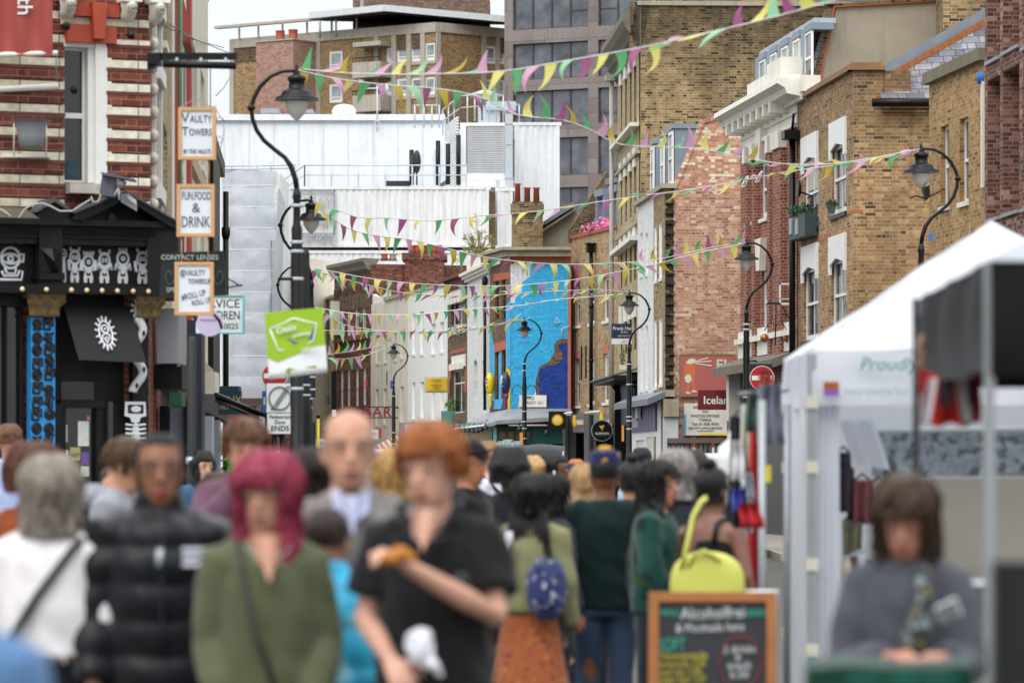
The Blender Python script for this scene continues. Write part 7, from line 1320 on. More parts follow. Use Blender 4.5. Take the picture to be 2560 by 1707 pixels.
def person(label,px,top,Y,face=0,head=None,pitch=0,skc='c08a6a',hair=('short','3a2a20'),topc=('jumper','445',1),legs=('trousers','222a38'),arms=None,bulk=1.0,sh=1.0,hat=None,vox=None,extra=None,group='people in the street crowd',hh=.012,neck='round',zdrop=0,noface=False,beard=None):
    global NP; NP+=1; seed=NP*3.7
    X=px2x(px,Y); Ht=pz(top,Y)-hh-zdrop; k=Ht/1.75; o=thing('person',label,'person',(X,Y,0.0),group)
    fr=rotz(math.radians(face)); O=V((X,Y,0))
    def T(p): p=V(p); return O+fr@(p*k)
    hf=math.radians(face if head is None else head); hp=Matrix.Rotation(math.radians(pitch),3,'X'); HF=rotz(hf)
    nk=T((0,.0,1.475)); HS=1.045
    def TH(p): p=V(p); p=V((p.x,p.y,p.z+.028)); return nk+HF@(hp@(p*k*HS))
    vox=vox or (.0085 if Y<13 else .011 if Y<22 else .014)
    sw=.158*sh
    arms=arms or {}
    A={}
    for s_,nm in ((-1,'R'),(1,'L')):
        A[nm]=[V((s_*sw*.97,.01,1.405))]+[V(p) for p in arms.get(nm,((s_*(sw+.05),.03,1.14),(s_*(sw+.055),-.06,.9)))[:2]]+[arms.get(nm,(0,0,None,.4))[2:]]
    # ---- body: one continuous surface
    m=MB(); n=20
    rings=[(.86,.150,.105),(.95,.155,.11),(1.05,.135*(.5+.5*bulk),.1),(1.2,.14*bulk,.11),(1.34,.145*sh,.105),(1.405,.135*sh,.092),(1.445,.105*sh,.075),(1.47,.08,.064),(1.495,.058,.058),(1.55,.054,.058)]
    m.grid([[T((rx*math.cos(a*2*math.pi/n),ry*math.sin(a*2*math.pi/n)+.01,z)) for a in range(n)] for z,rx,ry in rings],True,True)
    m.grid([[TH((w*math.sin(a*2*math.pi/24),-(fy if math.cos(a*2*math.pi/24)>0 else by)*math.cos(a*2*math.pi/24),z)) for a in range(24)] for z,w,fy,by in HR],True,True)
    m.tube([T((0,.012,1.47)),TH((0,.015,.03))],[.056*k,.055*k],12)
    m.tube([TH((0,-.086,.125)),TH((0,-.1,.1)),TH((0,-.108,.082)),TH((0,-.092,.075))],[.008*k,.011*k,.015*k,.01*k],8)   # nose
    ell(m,TH((0,-.09,.045)),(.024*k,.012*k,.010*k))
    for s_ in (-1,1):
        m.tube([TH((s_*.072,.0,.07)),TH((s_*.08,.008,.09)),TH((s_*.083,.012,.115)),TH((s_*.074,.006,.125))],[.008*k,.011*k,.012*k,.008*k],7)
        m.tube([TH((s_*.012,-.088,.138)),TH((s_*.035,-.088,.143)),TH((s_*.06,-.07,.138))],.009*k,6)
        m.tube([T((s_*.085,.01,.93)),T((s_*.095,-.0,.5)),T((s_*.095,.02,.09)),T((s_*.1,-.1,.04))],[.085*k,.055*k,.035*k,.03*k],10)
    for nm,s_ in (('R',-1),('L',1)):
        S0,E0,W0,ex=A[nm]; m.tube([T(S0),T(S0.lerp(E0,.5)),T(E0),T(E0.lerp(W0,.35)),T(W0)],[.05*k,.045*k,.038*k,.038*k,.025*k],10)
        dr=(W0-E0).normalized(); ex=ex if ex else (None,.35); up=V(ex[0]) if ex[0] else V((s_,0,.3)); cu=ex[1] if len(ex)>1 else .35
        if Y<24 or arms: hand(m,T(W0),fr@dr,fr@up,cu,k*1.0,1 if s_>0 else -1)
        else: ell(m,T(W0+dr*.07),(.04*k,.03*k,.07*k))
    b=m.build('body',skin(skc),o); remesh(b,vox,3)
    # face details
    if not noface:
        part('eyebrow',hairm(hair[1] if hair[0]!='none' else '4a3a30'),o,lambda m:[m.tube([TH((s_*.016,-.094,.143)),TH((s_*.035,-.096,.149)),TH((s_*.055,-.08,.142))],.0045*k,5) for s_ in (-1,1)])
        for s_ in (-1,1):
            e_=part('eye',mat('eye_white','cfc8c0',.3,var=0),o,lambda m:ell(m,TH((s_*.033,-.083,.122)),(.014*k,.009*k,.0075*k)))
            q_=MB(); ell(q_,TH((s_*.033,-.09,.122)),(.007*k,.004*k,.007*k),8); q_.build('iris',mat('dark_iris','1c1410',.2,var=0),e_)
            part('eyelid',mat('lid_'+skc,skc,.6,var=.02) if False else skin(skc),o,lambda m:m.tube([TH((s_*.018,-.088,.13)),TH((s_*.033,-.094,.133)),TH((s_*.05,-.082,.129))],.004*k,5))
        part('mouth',mat('lip_'+skc,skc,.5,var=.05) if False else mat('lips_dusky','8a4038' if skc>'9' else '6a3830',.5,var=.05),o,lambda m:(m.tube([TH((-.024,-.089,.047)),TH((0,-.1,.05)),TH((.024,-.089,.047))],[.003*k,.005*k,.003*k],6),m.tube([TH((-.02,-.089,.041)),TH((0,-.1,.039)),TH((.02,-.089,.041))],[.003*k,.005*k,.003*k],6)))
    # ---- hair
    st,hc=hair[0],hair[1]; HM=hairm(hc)
    def shell(z0,z1,th,fa,zh,nz=16,flare=0,front=-.02,nz_=.012,nm='hair',mm=None,lens=None,sidein=0):
        m=MB(); rows=[]
        for j in range(nz+1):
            z=z0+(z1-z0)*j/nz; w,fy,by=hr(max(z,.06) if z<.06 else z); 
            if z<.06: w,fy,by=.064,.07,.085
            r_=[]
            for a in range(32):
                an=(a-16)*math.pi/16; ca,sa=math.cos(an),math.sin(an)   # 0 = front
                isf=abs(an)<math.radians(fa) and z<zh; edge=min(1,max(0,(abs(an)-math.radians(fa))/.25)) if z<zh else 1
                if z>=zh: edge=min(1,(z-zh)/.012+ (1 if abs(an)>math.radians(fa) else 0))
                t_=front*(1-edge)+th*edge*(1+(.0 if ca>0 else .25))
                if z<.06: t_+=flare*(.06-z) if edge>.3 else -.0
                t_+=nz_*edge*mnoise.noise(V((an*2.6+seed,z*14,seed)))+nz_*.5*edge*mnoise.noise(V((an*8,z*5+seed,seed)))
                if z<0 and edge<.3: t_=-.05
                wz=(z-z1)/.02 if z>.22 else 0
                r_.append(TH(((w+t_)*sa,-((fy if ca>0 else by)+t_)*ca,z+(th if z>.2 else 0)*min(1,(z-.2)/.03) if z>.2 else z)))
            rows.append(r_)
        m.grid(rows,True,True)
        if Y<24 and nm=='hair' and th>.012:
            g_=random.Random(NP*17+3); N_=420 if Y<15 else 220
            for _ in range(N_):
                an=g_.uniform(-math.pi,math.pi); zs=g_.uniform(.06,.236) if z0<.05 else g_.uniform(.13,.238); ln_=g_.uniform(.05,.13); ze=zs-ln_
                fr_z=abs(an)<math.radians(fa+4)
                if fr_z: zs=max(zs,zh+.012); ze=max(zs-ln_*.7,zh-g_.uniform(0,.018))
                ze=max(ze,z0-g_.uniform(-.005,.025)); pts=[]; out=g_.uniform(-.002,.012)+(.006 if g_.random()<.2 else 0); dr=g_.uniform(-.25,.25)
                for i in range(4):
                    q_=i/3; z=zs+(ze-zs)*q_; w,fy,by=hr(z) if z>.06 else (.064,.07,.085); a_=an+dr*q_; ca,sa=math.cos(a_),math.sin(a_); t_=th*(1+(.0 if ca>0 else .25))+out*(.4+q_)+(flare*(.06-z) if z<.06 else 0)+.004*math.sin(q_*5+an*3)
                    pts.append(TH(((w+t_)*sa,-((fy if ca>0 else by)+t_)*ca,z+(th*min(1,(z-.2)/.03) if z>.2 else 0))))
                m.tube(pts,[.0035*k,.0045*k,.004*k,.0012*k],4)
        return m.build(nm,mm or HM,o)
    if st=='short': shell(.085,.232,.014,62,.178)
    elif st=='crop': shell(.1,.232,.006,64,.185,nz_=.004)
    elif st=='tousled': shell(.1,.234,.016,62,.172,nz_=.022)
    elif st=='afro': shell(.05,.238,.05,62,.185,nz_=.02)
    elif st=='bob': shell(-.03,.234,.024,48,.165,flare=.15,nz_=.02)
    elif st=='long': shell(-.20,.234,.02,44,.172,flare=.12,nz_=.025,nz=24)
    elif st=='longwavy': shell(-.10,.236,.026,42,.16,flare=.12,nz_=.03,nz=24)
    elif st=='bun': shell(.05,.232,.01,60,.185,nz_=.006); part('hair_bun',HM,o,lambda m:ell(m,TH((0,.03,.262)),(.042*k,.042*k,.035*k)))
    elif st=='back': shell(.02,.232,.008,58,.19,nz_=.005); part('hair_bun',HM,o,lambda m:ell(m,TH((0,.12,.15)),(.045*k,.04*k,.045*k)))
    elif st=='ring': shell(.085,.15,.008,70,.3,nz_=.005)
    elif st=='hijab': shell(-.1,.238,.018,40,.175,flare=.4,nz_=.006,nm='headscarf',mm=cloth('scarf_'+hc,hc))
    elif st=='braids':
        shell(.02,.234,.022,50,.17,nz_=.015)
        part('braid',HM,o,lambda m:[m.tube([TH((x,.08+.01*math.cos(i),.05)),TH((x*1.2,.11,-.08)),TH((x*1.35,.1,-.2)),TH((x*1.3,.09,-.33+.02*(i%3)))],[.013*k,.013*k,.012*k,.008*k],6) for i,x in enumerate([-.09,-.07,-.05,-.03,-.01,.01,.03,.05,.07,.09])])
    if beard: part('beard',hairm(beard),o,lambda m:m.grid([[TH(((w+.006)*math.sin(a),-(fy+.006)*math.cos(a),z)) for a in [(-1+2*i/10)*1.25 for i in range(11)]] for z,w,fy in ((-.014,.03,.05),(.0,.041,.079),(.02,.05,.087),(.036,.054,.088))]))
    if hat=='kufi':
        HT_=cloth('patterned_hat','23285a',.8,.3,30,[(28,.62,'c9962c'),(17,.66,'1d5a50')]); part('hat',HT_,o,lambda m:m.grid([[TH(((w)*math.sin(a*math.pi/12),-(w*1.12)*math.cos(a*math.pi/12)+.008,z)) for a in range(24)] for z,w in ((.14,.084),(.16,.087),(.2,.088),(.235,.086),(.245,.08),(.252,.05),(.254,.01))],True,True)); part('hat_button',mat('hat_gold','c9962c',.7),o,lambda m:ell(m,TH((0,0,.262)),(.045*k,.045*k,.018*k)))
    elif hat=='cap':
        part('cap',cloth('dark_cap','1a1c22'),o,lambda m:(m.grid([[TH(((w)*math.sin(a*math.pi/12),-(w*1.12)*math.cos(a*math.pi/12)+.008,z)) for a in range(24)] for z,w in ((.155,.086),(.18,.09),(.215,.084),(.24,.06),(.25,.01))],True,True),m.prism([TH((-.06,-.08,.16)),TH((.06,-.08,.16)),TH((.05,-.16,.15)),TH((-.05,-.16,.15))],(0,0,.008))))
    # ---- upper clothing
    kind,cc=topc[0],topc[1]; sl=topc[2] if len(topc)>2 else 'long'; ln=topc[3] if len(topc)>3 else .9
    m=MB(); e={'puffer':.045,'coat':.035,'jacket':.03,'jumper':.028,'shirt':.024,'tee':.026,'top':.01,'cardigan':.024}[kind]
    top_z=1.505 if kind in('puffer','coat','jacket','cardigan') else 1.482
    rg=[(ln,.165*(.6+.4*bulk)+e,.115+e),(1.0,.160*(.5+.5*bulk)+e,.112+e),(1.1,.15*bulk+e,.108+e),(1.22,.146*bulk+e,.112+e),(1.33,.152*sh+e,.108+e),(1.405,.142*sh+e,.095+e*.8),(1.45,.112*sh+e*.8,.08+e*.6)]
    if kind=='top': rg=rg[:4]+[(1.3,.150*sh+e,.108+e),(1.345,.12*sh+e,.105+e)]; top_z=1.35
    nr=.075 if neck!='v' else .074
    rg.append((top_z,nr+e*.3,nr*.95)); 
    if kind in('puffer',): rg.append((1.55,.072,.075))
    rows=[]
    for z,rx,ry in rg:
        r_=[]
        for a in range(24):
            an=a*2*math.pi/24; x_=rx*math.sin(an); y_=-ry*math.cos(an)+.01; zz=z
            if z>1.43 and neck=='v': zz=z-(.13 if z>1.46 else .085)*max(0,math.cos(an))**6
            elif z>1.43 and kind!='puffer': zz=z-.02*max(0,math.cos(an))
            r_.append(T((x_,y_,zz)))
        rows.append(r_)
    m.grid(rows,True,True)
    if sl!='none':
        for nm in 'RL':
            S0,E0,W0,_=A[nm]; q_=e*.8+.004
            if sl=='long': m.tube([T(S0+V((-S0.x*.35,0,.012))),T(S0),T(S0.lerp(E0,.5)),T(E0),T(E0.lerp(W0,.5)),T(W0.lerp(E0,.06))],[(.05+q_)*k,(.056+q_)*k,(.05+q_)*k,(.045+q_)*k,(.038+q_)*k,(.029+q_*.8)*k],12)
            else: m.tube([T(S0+V((-S0.x*.35,0,.012))),T(S0),T(S0.lerp(E0,.45)),T(S0.lerp(E0,.72))],[(.05+q_)*k,(.056+q_)*k,(.056+q_)*k,(.06+q_)*k],12)
    cm=topc[4] if len(topc)>4 else cloth(kind+'_'+cc,cc,.35 if kind=='puffer' else .85,.08)
    ob=m.build({'tee':'t_shirt','top':'vest_top'}.get(kind,kind),cm,o)
    def dsp(c,nn):
        w_=c; f_=.015*mnoise.noise(V((w_.x*5,w_.y*5,w_.z*3+seed)))+.011*mnoise.noise(V((w_.x*14+w_.z*6,w_.y*14,w_.z*9+seed)))
        if kind=='puffer': f_=f_*.9+.015*abs(math.sin((w_.z+.012*mnoise.noise(V((w_.x*8,w_.y*8,seed))))*math.pi/.125))-.004
        return f_*k
    remesh(ob,vox*1.15,4,dsp)
    # ---- lower clothing
    lk,lc=legs[0],legs[1]; lm=legs[2] if len(legs)>2 else cloth('lower_'+lc,lc,.85,.12)
    m=MB()
    if lk=='trousers':
        m.grid([[T((rx*math.cos(a*2*math.pi/n),ry*math.sin(a*2*math.pi/n)+.01,z)) for a in range(n)] for z,rx,ry in ((.8,.165,.12),(.9,.17,.125),(.98,.16,.118),(1.02,.155,.112))],True,True)
        for s_ in (-1,1): m.tube([T((s_*.085,.01,.92)),T((s_*.095,.0,.7)),T((s_*.1,-.02*s_,.48)),T((s_*.1,.03,.1))],[.1*k,.09*k,.07*k,.06*k],12)
    else: m.grid([[T((rx*math.cos(a*2*math.pi/n)*(1+.05*math.sin(a*3)),ry*math.sin(a*2*math.pi/n)+.01,z)) for a in range(n)] for z,rx,ry in ((.12,.27,.24),(.5,.23,.2),(.85,.175,.13),(1.0,.155,.115))],True,True)
    lo=m.build(lk,lm,o); remesh(lo,.016,3,lambda c,nn:.009*mnoise.noise(V((c.x*7,c.y*7,c.z*5+seed))))
    for s_ in (-1,1): part('shoe',mat('dark_shoe','1c1a1a',.5),o,lambda m:m.tube([T((s_*.1,.06,.045)),T((s_*.1,-.02,.055)),T((s_*.102,-.14,.04)),T((s_*.103,-.19,.03))],[.04*k,.048*k,.04*k,.02*k],10))
    if extra: extra(o,T,TH,k,A)
    return o
PINK='c9927a'; TAN='b98263'; DARK='5a3a2b'; BRN='8a5a3f'; 
exec_people=[]
# --- far and middle distance first
person('man far left with short brown hair and pale blue shirt, seen from behind',25,1060,35,face=150,hair=('tousled','6a4a30'),skc='c48f75',topc=('shirt','a9b8de'))
person('person with curly auburn hair in a rust jacket behind the grey haired woman',88,1124,18,face=170,hair=('afro','5e3626'),topc=('jacket','8a4522'),extra=lambda o,T,TH,k,A:part('bag_strap',mat('tan_leather','a87850',.6),o,lambda m:m.tube([T((.16,.13,1.1)),T((.05,.16,1.3)),T((-.1,.12,1.46)),T((-.11,.0,1.49))],.016,6,flat=.4)))
def crossstrap(o,T,TH,k,A): part('cross_strap',BLACK,o,lambda m:m.tube([T((-.14,.0,1.49)),T((-.1,.12,1.43)),T((.02,.175,1.26)),T((.13,.165,1.08)),T((.18,.1,.98))],.017,6,flat=.4))
person('grey bobbed woman in white jacket with thin black cross body strap, seen from behind',128,1140,13.4,face=176,hair=('bob','8d8478'),topc=('jacket','dcd8da','long',1.05),legs=('trousers','151a26'),extra=crossstrap,bulk=1.15)
person('young man in grey hoodie looking down, profile to the right',292,1088,19.5,face=80,pitch=22,hair=('short','5c4632'),skc='c59279',topc=('cardigan','8d9097'),extra=lambda o,T,TH,k,A:part('hood',cloth('hood_grey','8d9097'),o,lambda m:ell(m,T((0,.11,1.46)),(.13*k,.09*k,.07*k))))
person('person in light denim jacket bent forward behind the hooded young man',322,1150,24,face=250,pitch=30,hair=('short','3a3028'),topc=('jacket','6f93b8'),arms={'L':((.24,-.1,1.16),(.1,-.3,1.15))})
def logo(o,T,TH,k,A):
    part('chest_patch',mat('white_patch','c8c8d8',.6,var=0),o,lambda m:[m.grid([[T((x,-.178-.01*math.sin(i),z+h_)) for h_ in (0,.016)] for i,x in enumerate((.07,.1,.13,.16))]) for z in (1.3,1.325,1.35)])
    part('zip',DKGREY,o,lambda m:m.tube([T((0,-.168,z)) for z in (1.0,1.1,1.2,1.3,1.4)]+[T((0,-.13,1.5))],.006,5)); part('zip_pull',GALV,o,lambda m:m.tube([T((-.005,-.178,1.36)),T((-.01,-.182,1.3))],.011,6))
    part('white_cup',PW,o,lambda m:m.lathe(T(A['R'][2]+V((-.02,-.06,-.1))),[(.03,-.04),(.036,.05),(.03,.05)],12))
person('person in black quilted puffer jacket with white chest patch, dark hair pulled back',398,1078,13.4,face=8,hair=('back','0e0d0f'),skc='84563c',topc=('puffer','191b21','long',.82),arms={'R':((-.225,.0,1.13),(-.23,-.1,.9),(0,-1,.2),.5),'L':((.225,.02,1.13),(.22,-.1,.9))},bulk=1.12,sh=1.06,extra=logo)
person('woman in dark denim jacket with wavy dark hair beside the thin dark grey pole',506,1130,33,face=30,head=35,hair=('longwavy','1d1614'),skc='d0a088',topc=('jacket','3d5a78'),arms={'R':((-.23,-.02,1.15),(-.12,-.22,1.05))})
person('person with bushy brown hair in brown fuzzy coat, low behind the pink haired woman',560,1196,20,face=160,hair=('afro','4a3228'),topc=('coat','5a4034'),zdrop=0)
person('tall brown haired man raising a hand to his mouth behind the pink haired woman',612,1045,18.5,face=10,pitch=8,hair=('tousled','6b4a34'),skc='c89378',topc=('jacket','6a4a5c'),arms={'R':((-.22,-.1,1.22),(-.04,-.17,1.46),(0,-1,.2),.5)})
person('shorter person in bright cyan padded jacket squeezed between the pink and ginger haired pair',818,1262,12.6,face=160,hair=('crop','3a2a24'),skc='b5765c',topc=('puffer','3f9fc4','long',.8,cloth('cyan_puffer','3fb4dc',.4,.25,7,[(5,.6,'8fd0e4')])),arms={'L':((.2,.0,1.15),(.18,-.08,.95))},sh=1.0,noface=False)
def necklace(o,T,TH,k,A): part('necklace',GALV,o,lambda m:m.tube([T((.075*math.cos(a),-.085-.03*math.sin(a),1.47-.045*math.sin(a))) for a in [math.pi*i/10 for i in range(11)]],.0022,5)); part('shoulder_strap',mat('dark_strap','3a3c38',.7),o,lambda m:m.tube([T((-.1,.0,1.49)),T((-.09,-.12,1.4)),T((-.05,-.15,1.2)),T((.02,-.155,1.0))],.009,6))
def vneck_skin(dep,w):
    def fn(o,T,TH,k,A,skc):
        part('bare_chest',skin(skc),o,lambda m:m.grid([[T((x*w*(1-t),-(.108+.052*t-.1*abs(x*(1-t))**2)-.006,1.5-dep*t)) for x in (-1,-.5,0,.5,1)] for t in (0,.15,.3,.45,.6,.75,.9,1)]))
    return fn
def bald_x(o,T,TH,k,A): 
    SH=cloth('pale_blue_shirt','a4aac4'); part('shirt_collar',SH,o,lambda m:[m.prism([T((s_*.012,-.135,1.4)),T((s_*.055,-.11,1.43)),T((s_*.062,-.05,1.5)),T((s_*.035,-.08,1.5))],fr0(T,(0,-.012,0))) for s_ in (-1,1)]); part('shirt_front',SH,o,lambda m:m.grid([[T((x*(.026-.022*t),-.118-.055*t,1.48-.12*t)) for x in (-1,0,1)] for t in (0,.33,.66,1)])); part('button_placket',mat('grey_button','5c5a60',.6),o,lambda m:m.tube([T((0,-.166,1.27)),T((0,-.155,1.0))],.006,5))
def fr0(T,v): return T(v)-T((0,0,0))
person('bald man in grey cardigan over an open pale blue collar, smiling towards us',873,1026,12.9,face=6,hair=('ring','8a8078'),skc='bd8c72',topc=('cardigan','75716f'),bulk=1.05,sh=1.05,extra=bald_x,hh=.0)
person('woman with long dark hair just behind the left shoulder of the bald man',772,1120,16,face=170,hair=('long','2a1c18'),topc=('jacket','2a2c36'))
person('man in dark cap and black jacket behind the ginger haired man',1172,1100,23,face=60,hat='cap',hair=('short','1a1614'),skc='a8704e',topc=('jacket','17191d'))
person('woman with blonde hair between the bald man and the ginger haired man',990,1120,17,face=185,hair=('long','b89258'),topc=('coat','2b2e33'))
person('sandy haired man with white shirt and dark strap walking right in the mid distance',1218,1103,33,face=75,hair=('tousled','8a6a44'),skc='d0a084',topc=('shirt','d5d6e2'),extra=lambda o,T,TH,k,A:part('strap',BLACK,o,lambda m:m.tube([T((-.1,.1,1.46)),T((-.14,-.02,1.47)),T((-.1,-.13,1.35)),T((0,-.15,1.1))],.015,5)))
person('person with round black afro hair in black, back turned, left of the blonde head',1275,1131,25,face=178,hair=('afro','0d0c0d'),skc=DARK,topc=('jacket','1d1f24'))
person('blonde woman seen from behind under the middle lamp post',1332,1140,33,face=200,hair=('long','b3915e'),topc=('coat','4a4038'))
person('young man in profile with black hair, white earbud and pink patterned shirt',1392,1136,33,face=75,hair=('short','0e0c0c'),skc='6b4430',topc=('shirt','8a5a78','long',.9,cloth('pink_plaid','a06a88',.8,.2,20,[(14,.55,'3f4680')])),extra=lambda o,T,TH,k,A:part('earbud',PW,o,lambda m:ell(m,TH((-.085,.0,.09)),(.012,.014,.028))))
person('person in navy headscarf to the left of the patterned hat',1428,1160,34,face=172,hair=('hijab','18203a'),topc=('coat','1c2333'))
person('person with copper orange hair peeping above the navy headscarf',1440,1148,38,face=180,hair=('tousled','b3663a'),topc=('coat','30343c'))
def backpack(o,T,TH,k,A):
    part('backpack_strap',mat('pale_strap','c3c6cc',.7),o,lambda m:m.tube([T((.1,.12,1.44)),T((.12,.16,1.3)),T((.1,.15,1.15))],.022,6,flat=.4))
    part('backpack',cloth('patterned_bag','343f70',.7,.15,8,[(22,.58,'a8a8b4'),(19,.63,'90903c'),(26,.58,'1c2144')]),o,lambda m:ell(m,T((-.12,.2,1.12)),(.12*k,.08*k,.19*k)))
person('woman with long dark braids, khaki jacket and orange patterned skirt, seen from behind',1326,1185,20,face=172,hair=('braids','171315'),skc=DARK,topc=('jacket','7b7a58','long',.98),legs=('skirt','b0603a',cloth('orange_print','94522f',.85,.1,10,[(26,.6,'6a2c3c'),(34,.62,'b07a44')])),extra=backpack,arms={'L':((.23,.0,1.12),(.24,-.05,.88))})
person('woman with straight black hair and dark coat, right of the braided woman',1378,1186,22,face=120,hair=('long','131113'),skc='8a5c42',topc=('coat','22242b'))
person('fair haired woman partly hidden left of the man in the patterned hat',1466,1160,24,face=150,hair=('long','a08058'),topc=('coat','3c7a70'))
person('person with tied up dark hair right of the man in the patterned hat',1578,1150,25,face=190,hair=('bun','1d1716'),topc=('coat','26282e'))
person('broad man in bottle green jumper, jeans and patterned pillbox hat, back turned',1512,1128,22.3,face=180,hat='kufi',hair=('crop','1a1614'),skc='7a4c36',topc=('jumper','0a2c2a','long',.84),legs=('trousers','3a4c66'),bulk=1.15,sh=1.15)
person('black haired man in light blue shirt beyond the patterned hat',1605,1118,41,face=150,hair=('short','15120f'),skc='a87858',topc=('shirt','a9c8dc'))
person('grey haired person above the laughing woman in green',1690,1122,22,face=180,hair=('bob','8a8480'),topc=('coat','2c2f36'),hh=.02)
person('brown haired head just behind the grey haired person',1735,1122,26,face=180,hair=('short','3a2c24'),topc=('coat','34363c'))
person('laughing woman with dark shoulder hair and teal patterned top, profile right',1645,1150,20.8,face=72,head=70,hair=('long','1e191a'),skc='b97e66',topc=('jumper','1c6a5c','long',.9,cloth('teal_print','12463e',.8,.15,8,[(9,.6,'35502c'),(7,.62,'0c2a28')])),arms={'R':((-.22,-.02,1.14),(-.18,-.15,.95))})
def handbag(o,T,TH,k,A):
    part('stall_item',mat('white_cup','d8dade',.5),o,lambda m:ell(m,T(A['R'][2]+V((0,-.05,-.03))),(.04,.04,.05)))
person('woman with black top bun, bare brown shoulders and black vest reaching to the clothes stall',1782,1165,20.4,face=140,head=140,hair=('bun','0f0d0e'),skc='7d5545',topc=('top','15161a','none',.88),legs=('trousers','121318'),arms={'L':((.28,-.1,1.22),(.26,-.3,1.42),(0,.5,.6),.5),'R':((-.25,.02,1.14),(-.24,-.08,.9))},bulk=1.12,sh=1.12,extra=lambda o,T,TH,k,A:part('vest_strap',BLACK,o,lambda m:[m.tube([T((s_*.1,.125,1.33)),T((s_*.1,.1,1.44)),T((s_*.1,.01,1.475)),T((s_*.1,-.1,1.4)),T((s_*.1,-.125,1.33))],.014,6,flat=.5) for s_ in (-1,1)]))
# shoulder bag: its own thing
Yb=19.9; hb_=thing('handbag','bright lemon yellow handbag with looping handles on the bare shouldered woman','handbag',P(1768,1490,Yb)); LEM=mat('lemon_leather','c6c85c',.45,var=.04)
part('bag_body',LEM,hb_,lambda m:m.grid([[P(1768+w*math.cos(a*math.pi/12),y,Yb)+V((0,.07*math.sin(a*math.pi/12),0)) for a in range(24)] for y,w in ((1500,88),(1485,94),(1460,94),(1430,90),(1408,80),(1392,62),(1382,40),(1378,15))],True,True))
part('handle',LEM,hb_,lambda m:(m.tube([P(1704,1420,Yb-.05),P(1712,1385,Yb-.07),P(1722,1340,Yb-.06),P(1733,1290,Yb),P(1752,1255,Yb+.02),P(1766,1244,Yb+.08)],.016,7,flat=.5),m.tube([P(1720,1420,Yb-.05),P(1735,1385,Yb-.08),P(1760,1376,Yb-.09),P(1785,1388,Yb-.08),P(1800,1405,Yb-.06)],.01,7)))
# --- nearest figures
def gx(o,T,TH,k,A):
    vneck_skin(.13,.05)(o,T,TH,k,A,'c59680')
    part('collar',cloth('tee_1c1d20','1c1d20'),o,lambda m:[m.tube([T((s_*.0,-.178,1.33)),T((s_*.045,-.15,1.42)),T((s_*.085,-.08,1.5)),T((s_*.08,.03,1.52))],[.01,.016,.02,.016],7,flat=.5) for s_ in (-1,1)])
    part('chest_badge',DKGREY,o,lambda m:ell(m,T((.12,-.165,1.28)),(.03,.008,.03)))
def gold_snack(T,A,k): pass
gm=person('ginger haired man in black V neck polo, forearm across his chest, eating',1082,1050,12.0,face=-10,head=-22,pitch=6,hair=('tousled','9a5a2c'),skc='c59680',topc=('tee','1c1d20','short',.9),neck='v',sh=.98,arms={'L':((.215,-.08,1.17),(-.02,-.3,1.33),(0,-.4,1),.7),'R':((-.205,-.02,1.16),(-.09,-.2,1.04),(-.3,-.5,.8),.5)},extra=gx,hh=.02)
fd=thing('snack','golden fried snack held up in the ginger haired man\'s hand','food',P(1000,1400,11.6)); part('crust',mat('golden_crust','b8742a',.7,var=.35,scale=30,bump=.8),fd,lambda m:(ell(m,P(1000,1384,11.62),(.032,.028,.026)),ell(m,P(975,1395,11.6),(.03,.024,.022)),ell(m,P(1025,1392,11.62),(.02,.02,.018))))
np_=thing('napkin','crumpled white paper napkin in the ginger haired man\'s lower hand','napkin',P(1055,1640,11.75)); mb=MB(); ell(mb,P(1050,1618,11.72),(.045,.04,.06)); mb.tube([P(1060,1640,11.72),P(1085,1665,11.7),P(1108,1690,11.7)],[.03,.022,.008],8); mb.tube([P(1055,1590,11.72),P(1062,1570,11.72)],[.03,.018],8); nn_=mb.build('paper',mat('tissue_white','d8d8de',.8,var=.04),np_); remesh(nn_,.008,2,lambda c,n:.012*mnoise.noise(V((c.x*40,c.y*40,c.z*40))))
def rx_(o,T,TH,k,A):
    vneck_skin(.16,.06)(o,T,TH,k,A,'b98870'); necklace(o,T,TH,k,A)
    part('fringe',hairm('96314a'),o,lambda m:m.grid([[TH((x,-.094-.012*math.sin(t*3)-.03*(x*8)**2*-.3,.20-.065*t+.02*x)) for x in [-.062+.0124*i for i in range(10)]] for t in (0,.33,.66,1)]))
person('woman with shoulder length pink red hair and olive V neck jumper in front',668,1128,12.2,face=6,head=-14,pitch=2,hair=('longwavy','96314a'),skc='b98870',topc=('jumper','565c42','long',.82),neck='v',bulk=1.0,sh=.93,extra=rx_,arms={'R':((-.185,.02,1.14),(-.14,-.14,.9)),'L':((.185,.02,1.14),(.14,-.14,.92))},hh=.02)
def bobx(o,T,TH,k,A):
    part('floral_scarf',cloth('floral_scarf','34383a',.8,.3,12,[(30,.64,'8a7a3a'),(22,.6,'7a8888')]),o,lambda m:m.tube([T((.06,-.1,1.46)),T((.08,-.16,1.36)),T((.05,-.19,1.24)),T((.03,-.2,1.12)),T((.0,-.2,1.0))],[.02,.035,.045,.04,.02],8))
person('woman with brown fringed bob and charcoal jacket looking down at her hands',2268,1176,11.8,face=-12,head=-14,pitch=18,hair=('bob','4a3628'),skc='b8806a',topc=('jacket','4c4f58','long',.9),bulk=1.0,sh=.93,extra=bobx,arms={'R':((-.195,-.08,1.12),(-.02,-.32,1.17),(0,-.3,1),.7),'L':((.2,-.08,1.13),(.15,-.33,1.17),(0,-.3,1),.7)},hh=.024)
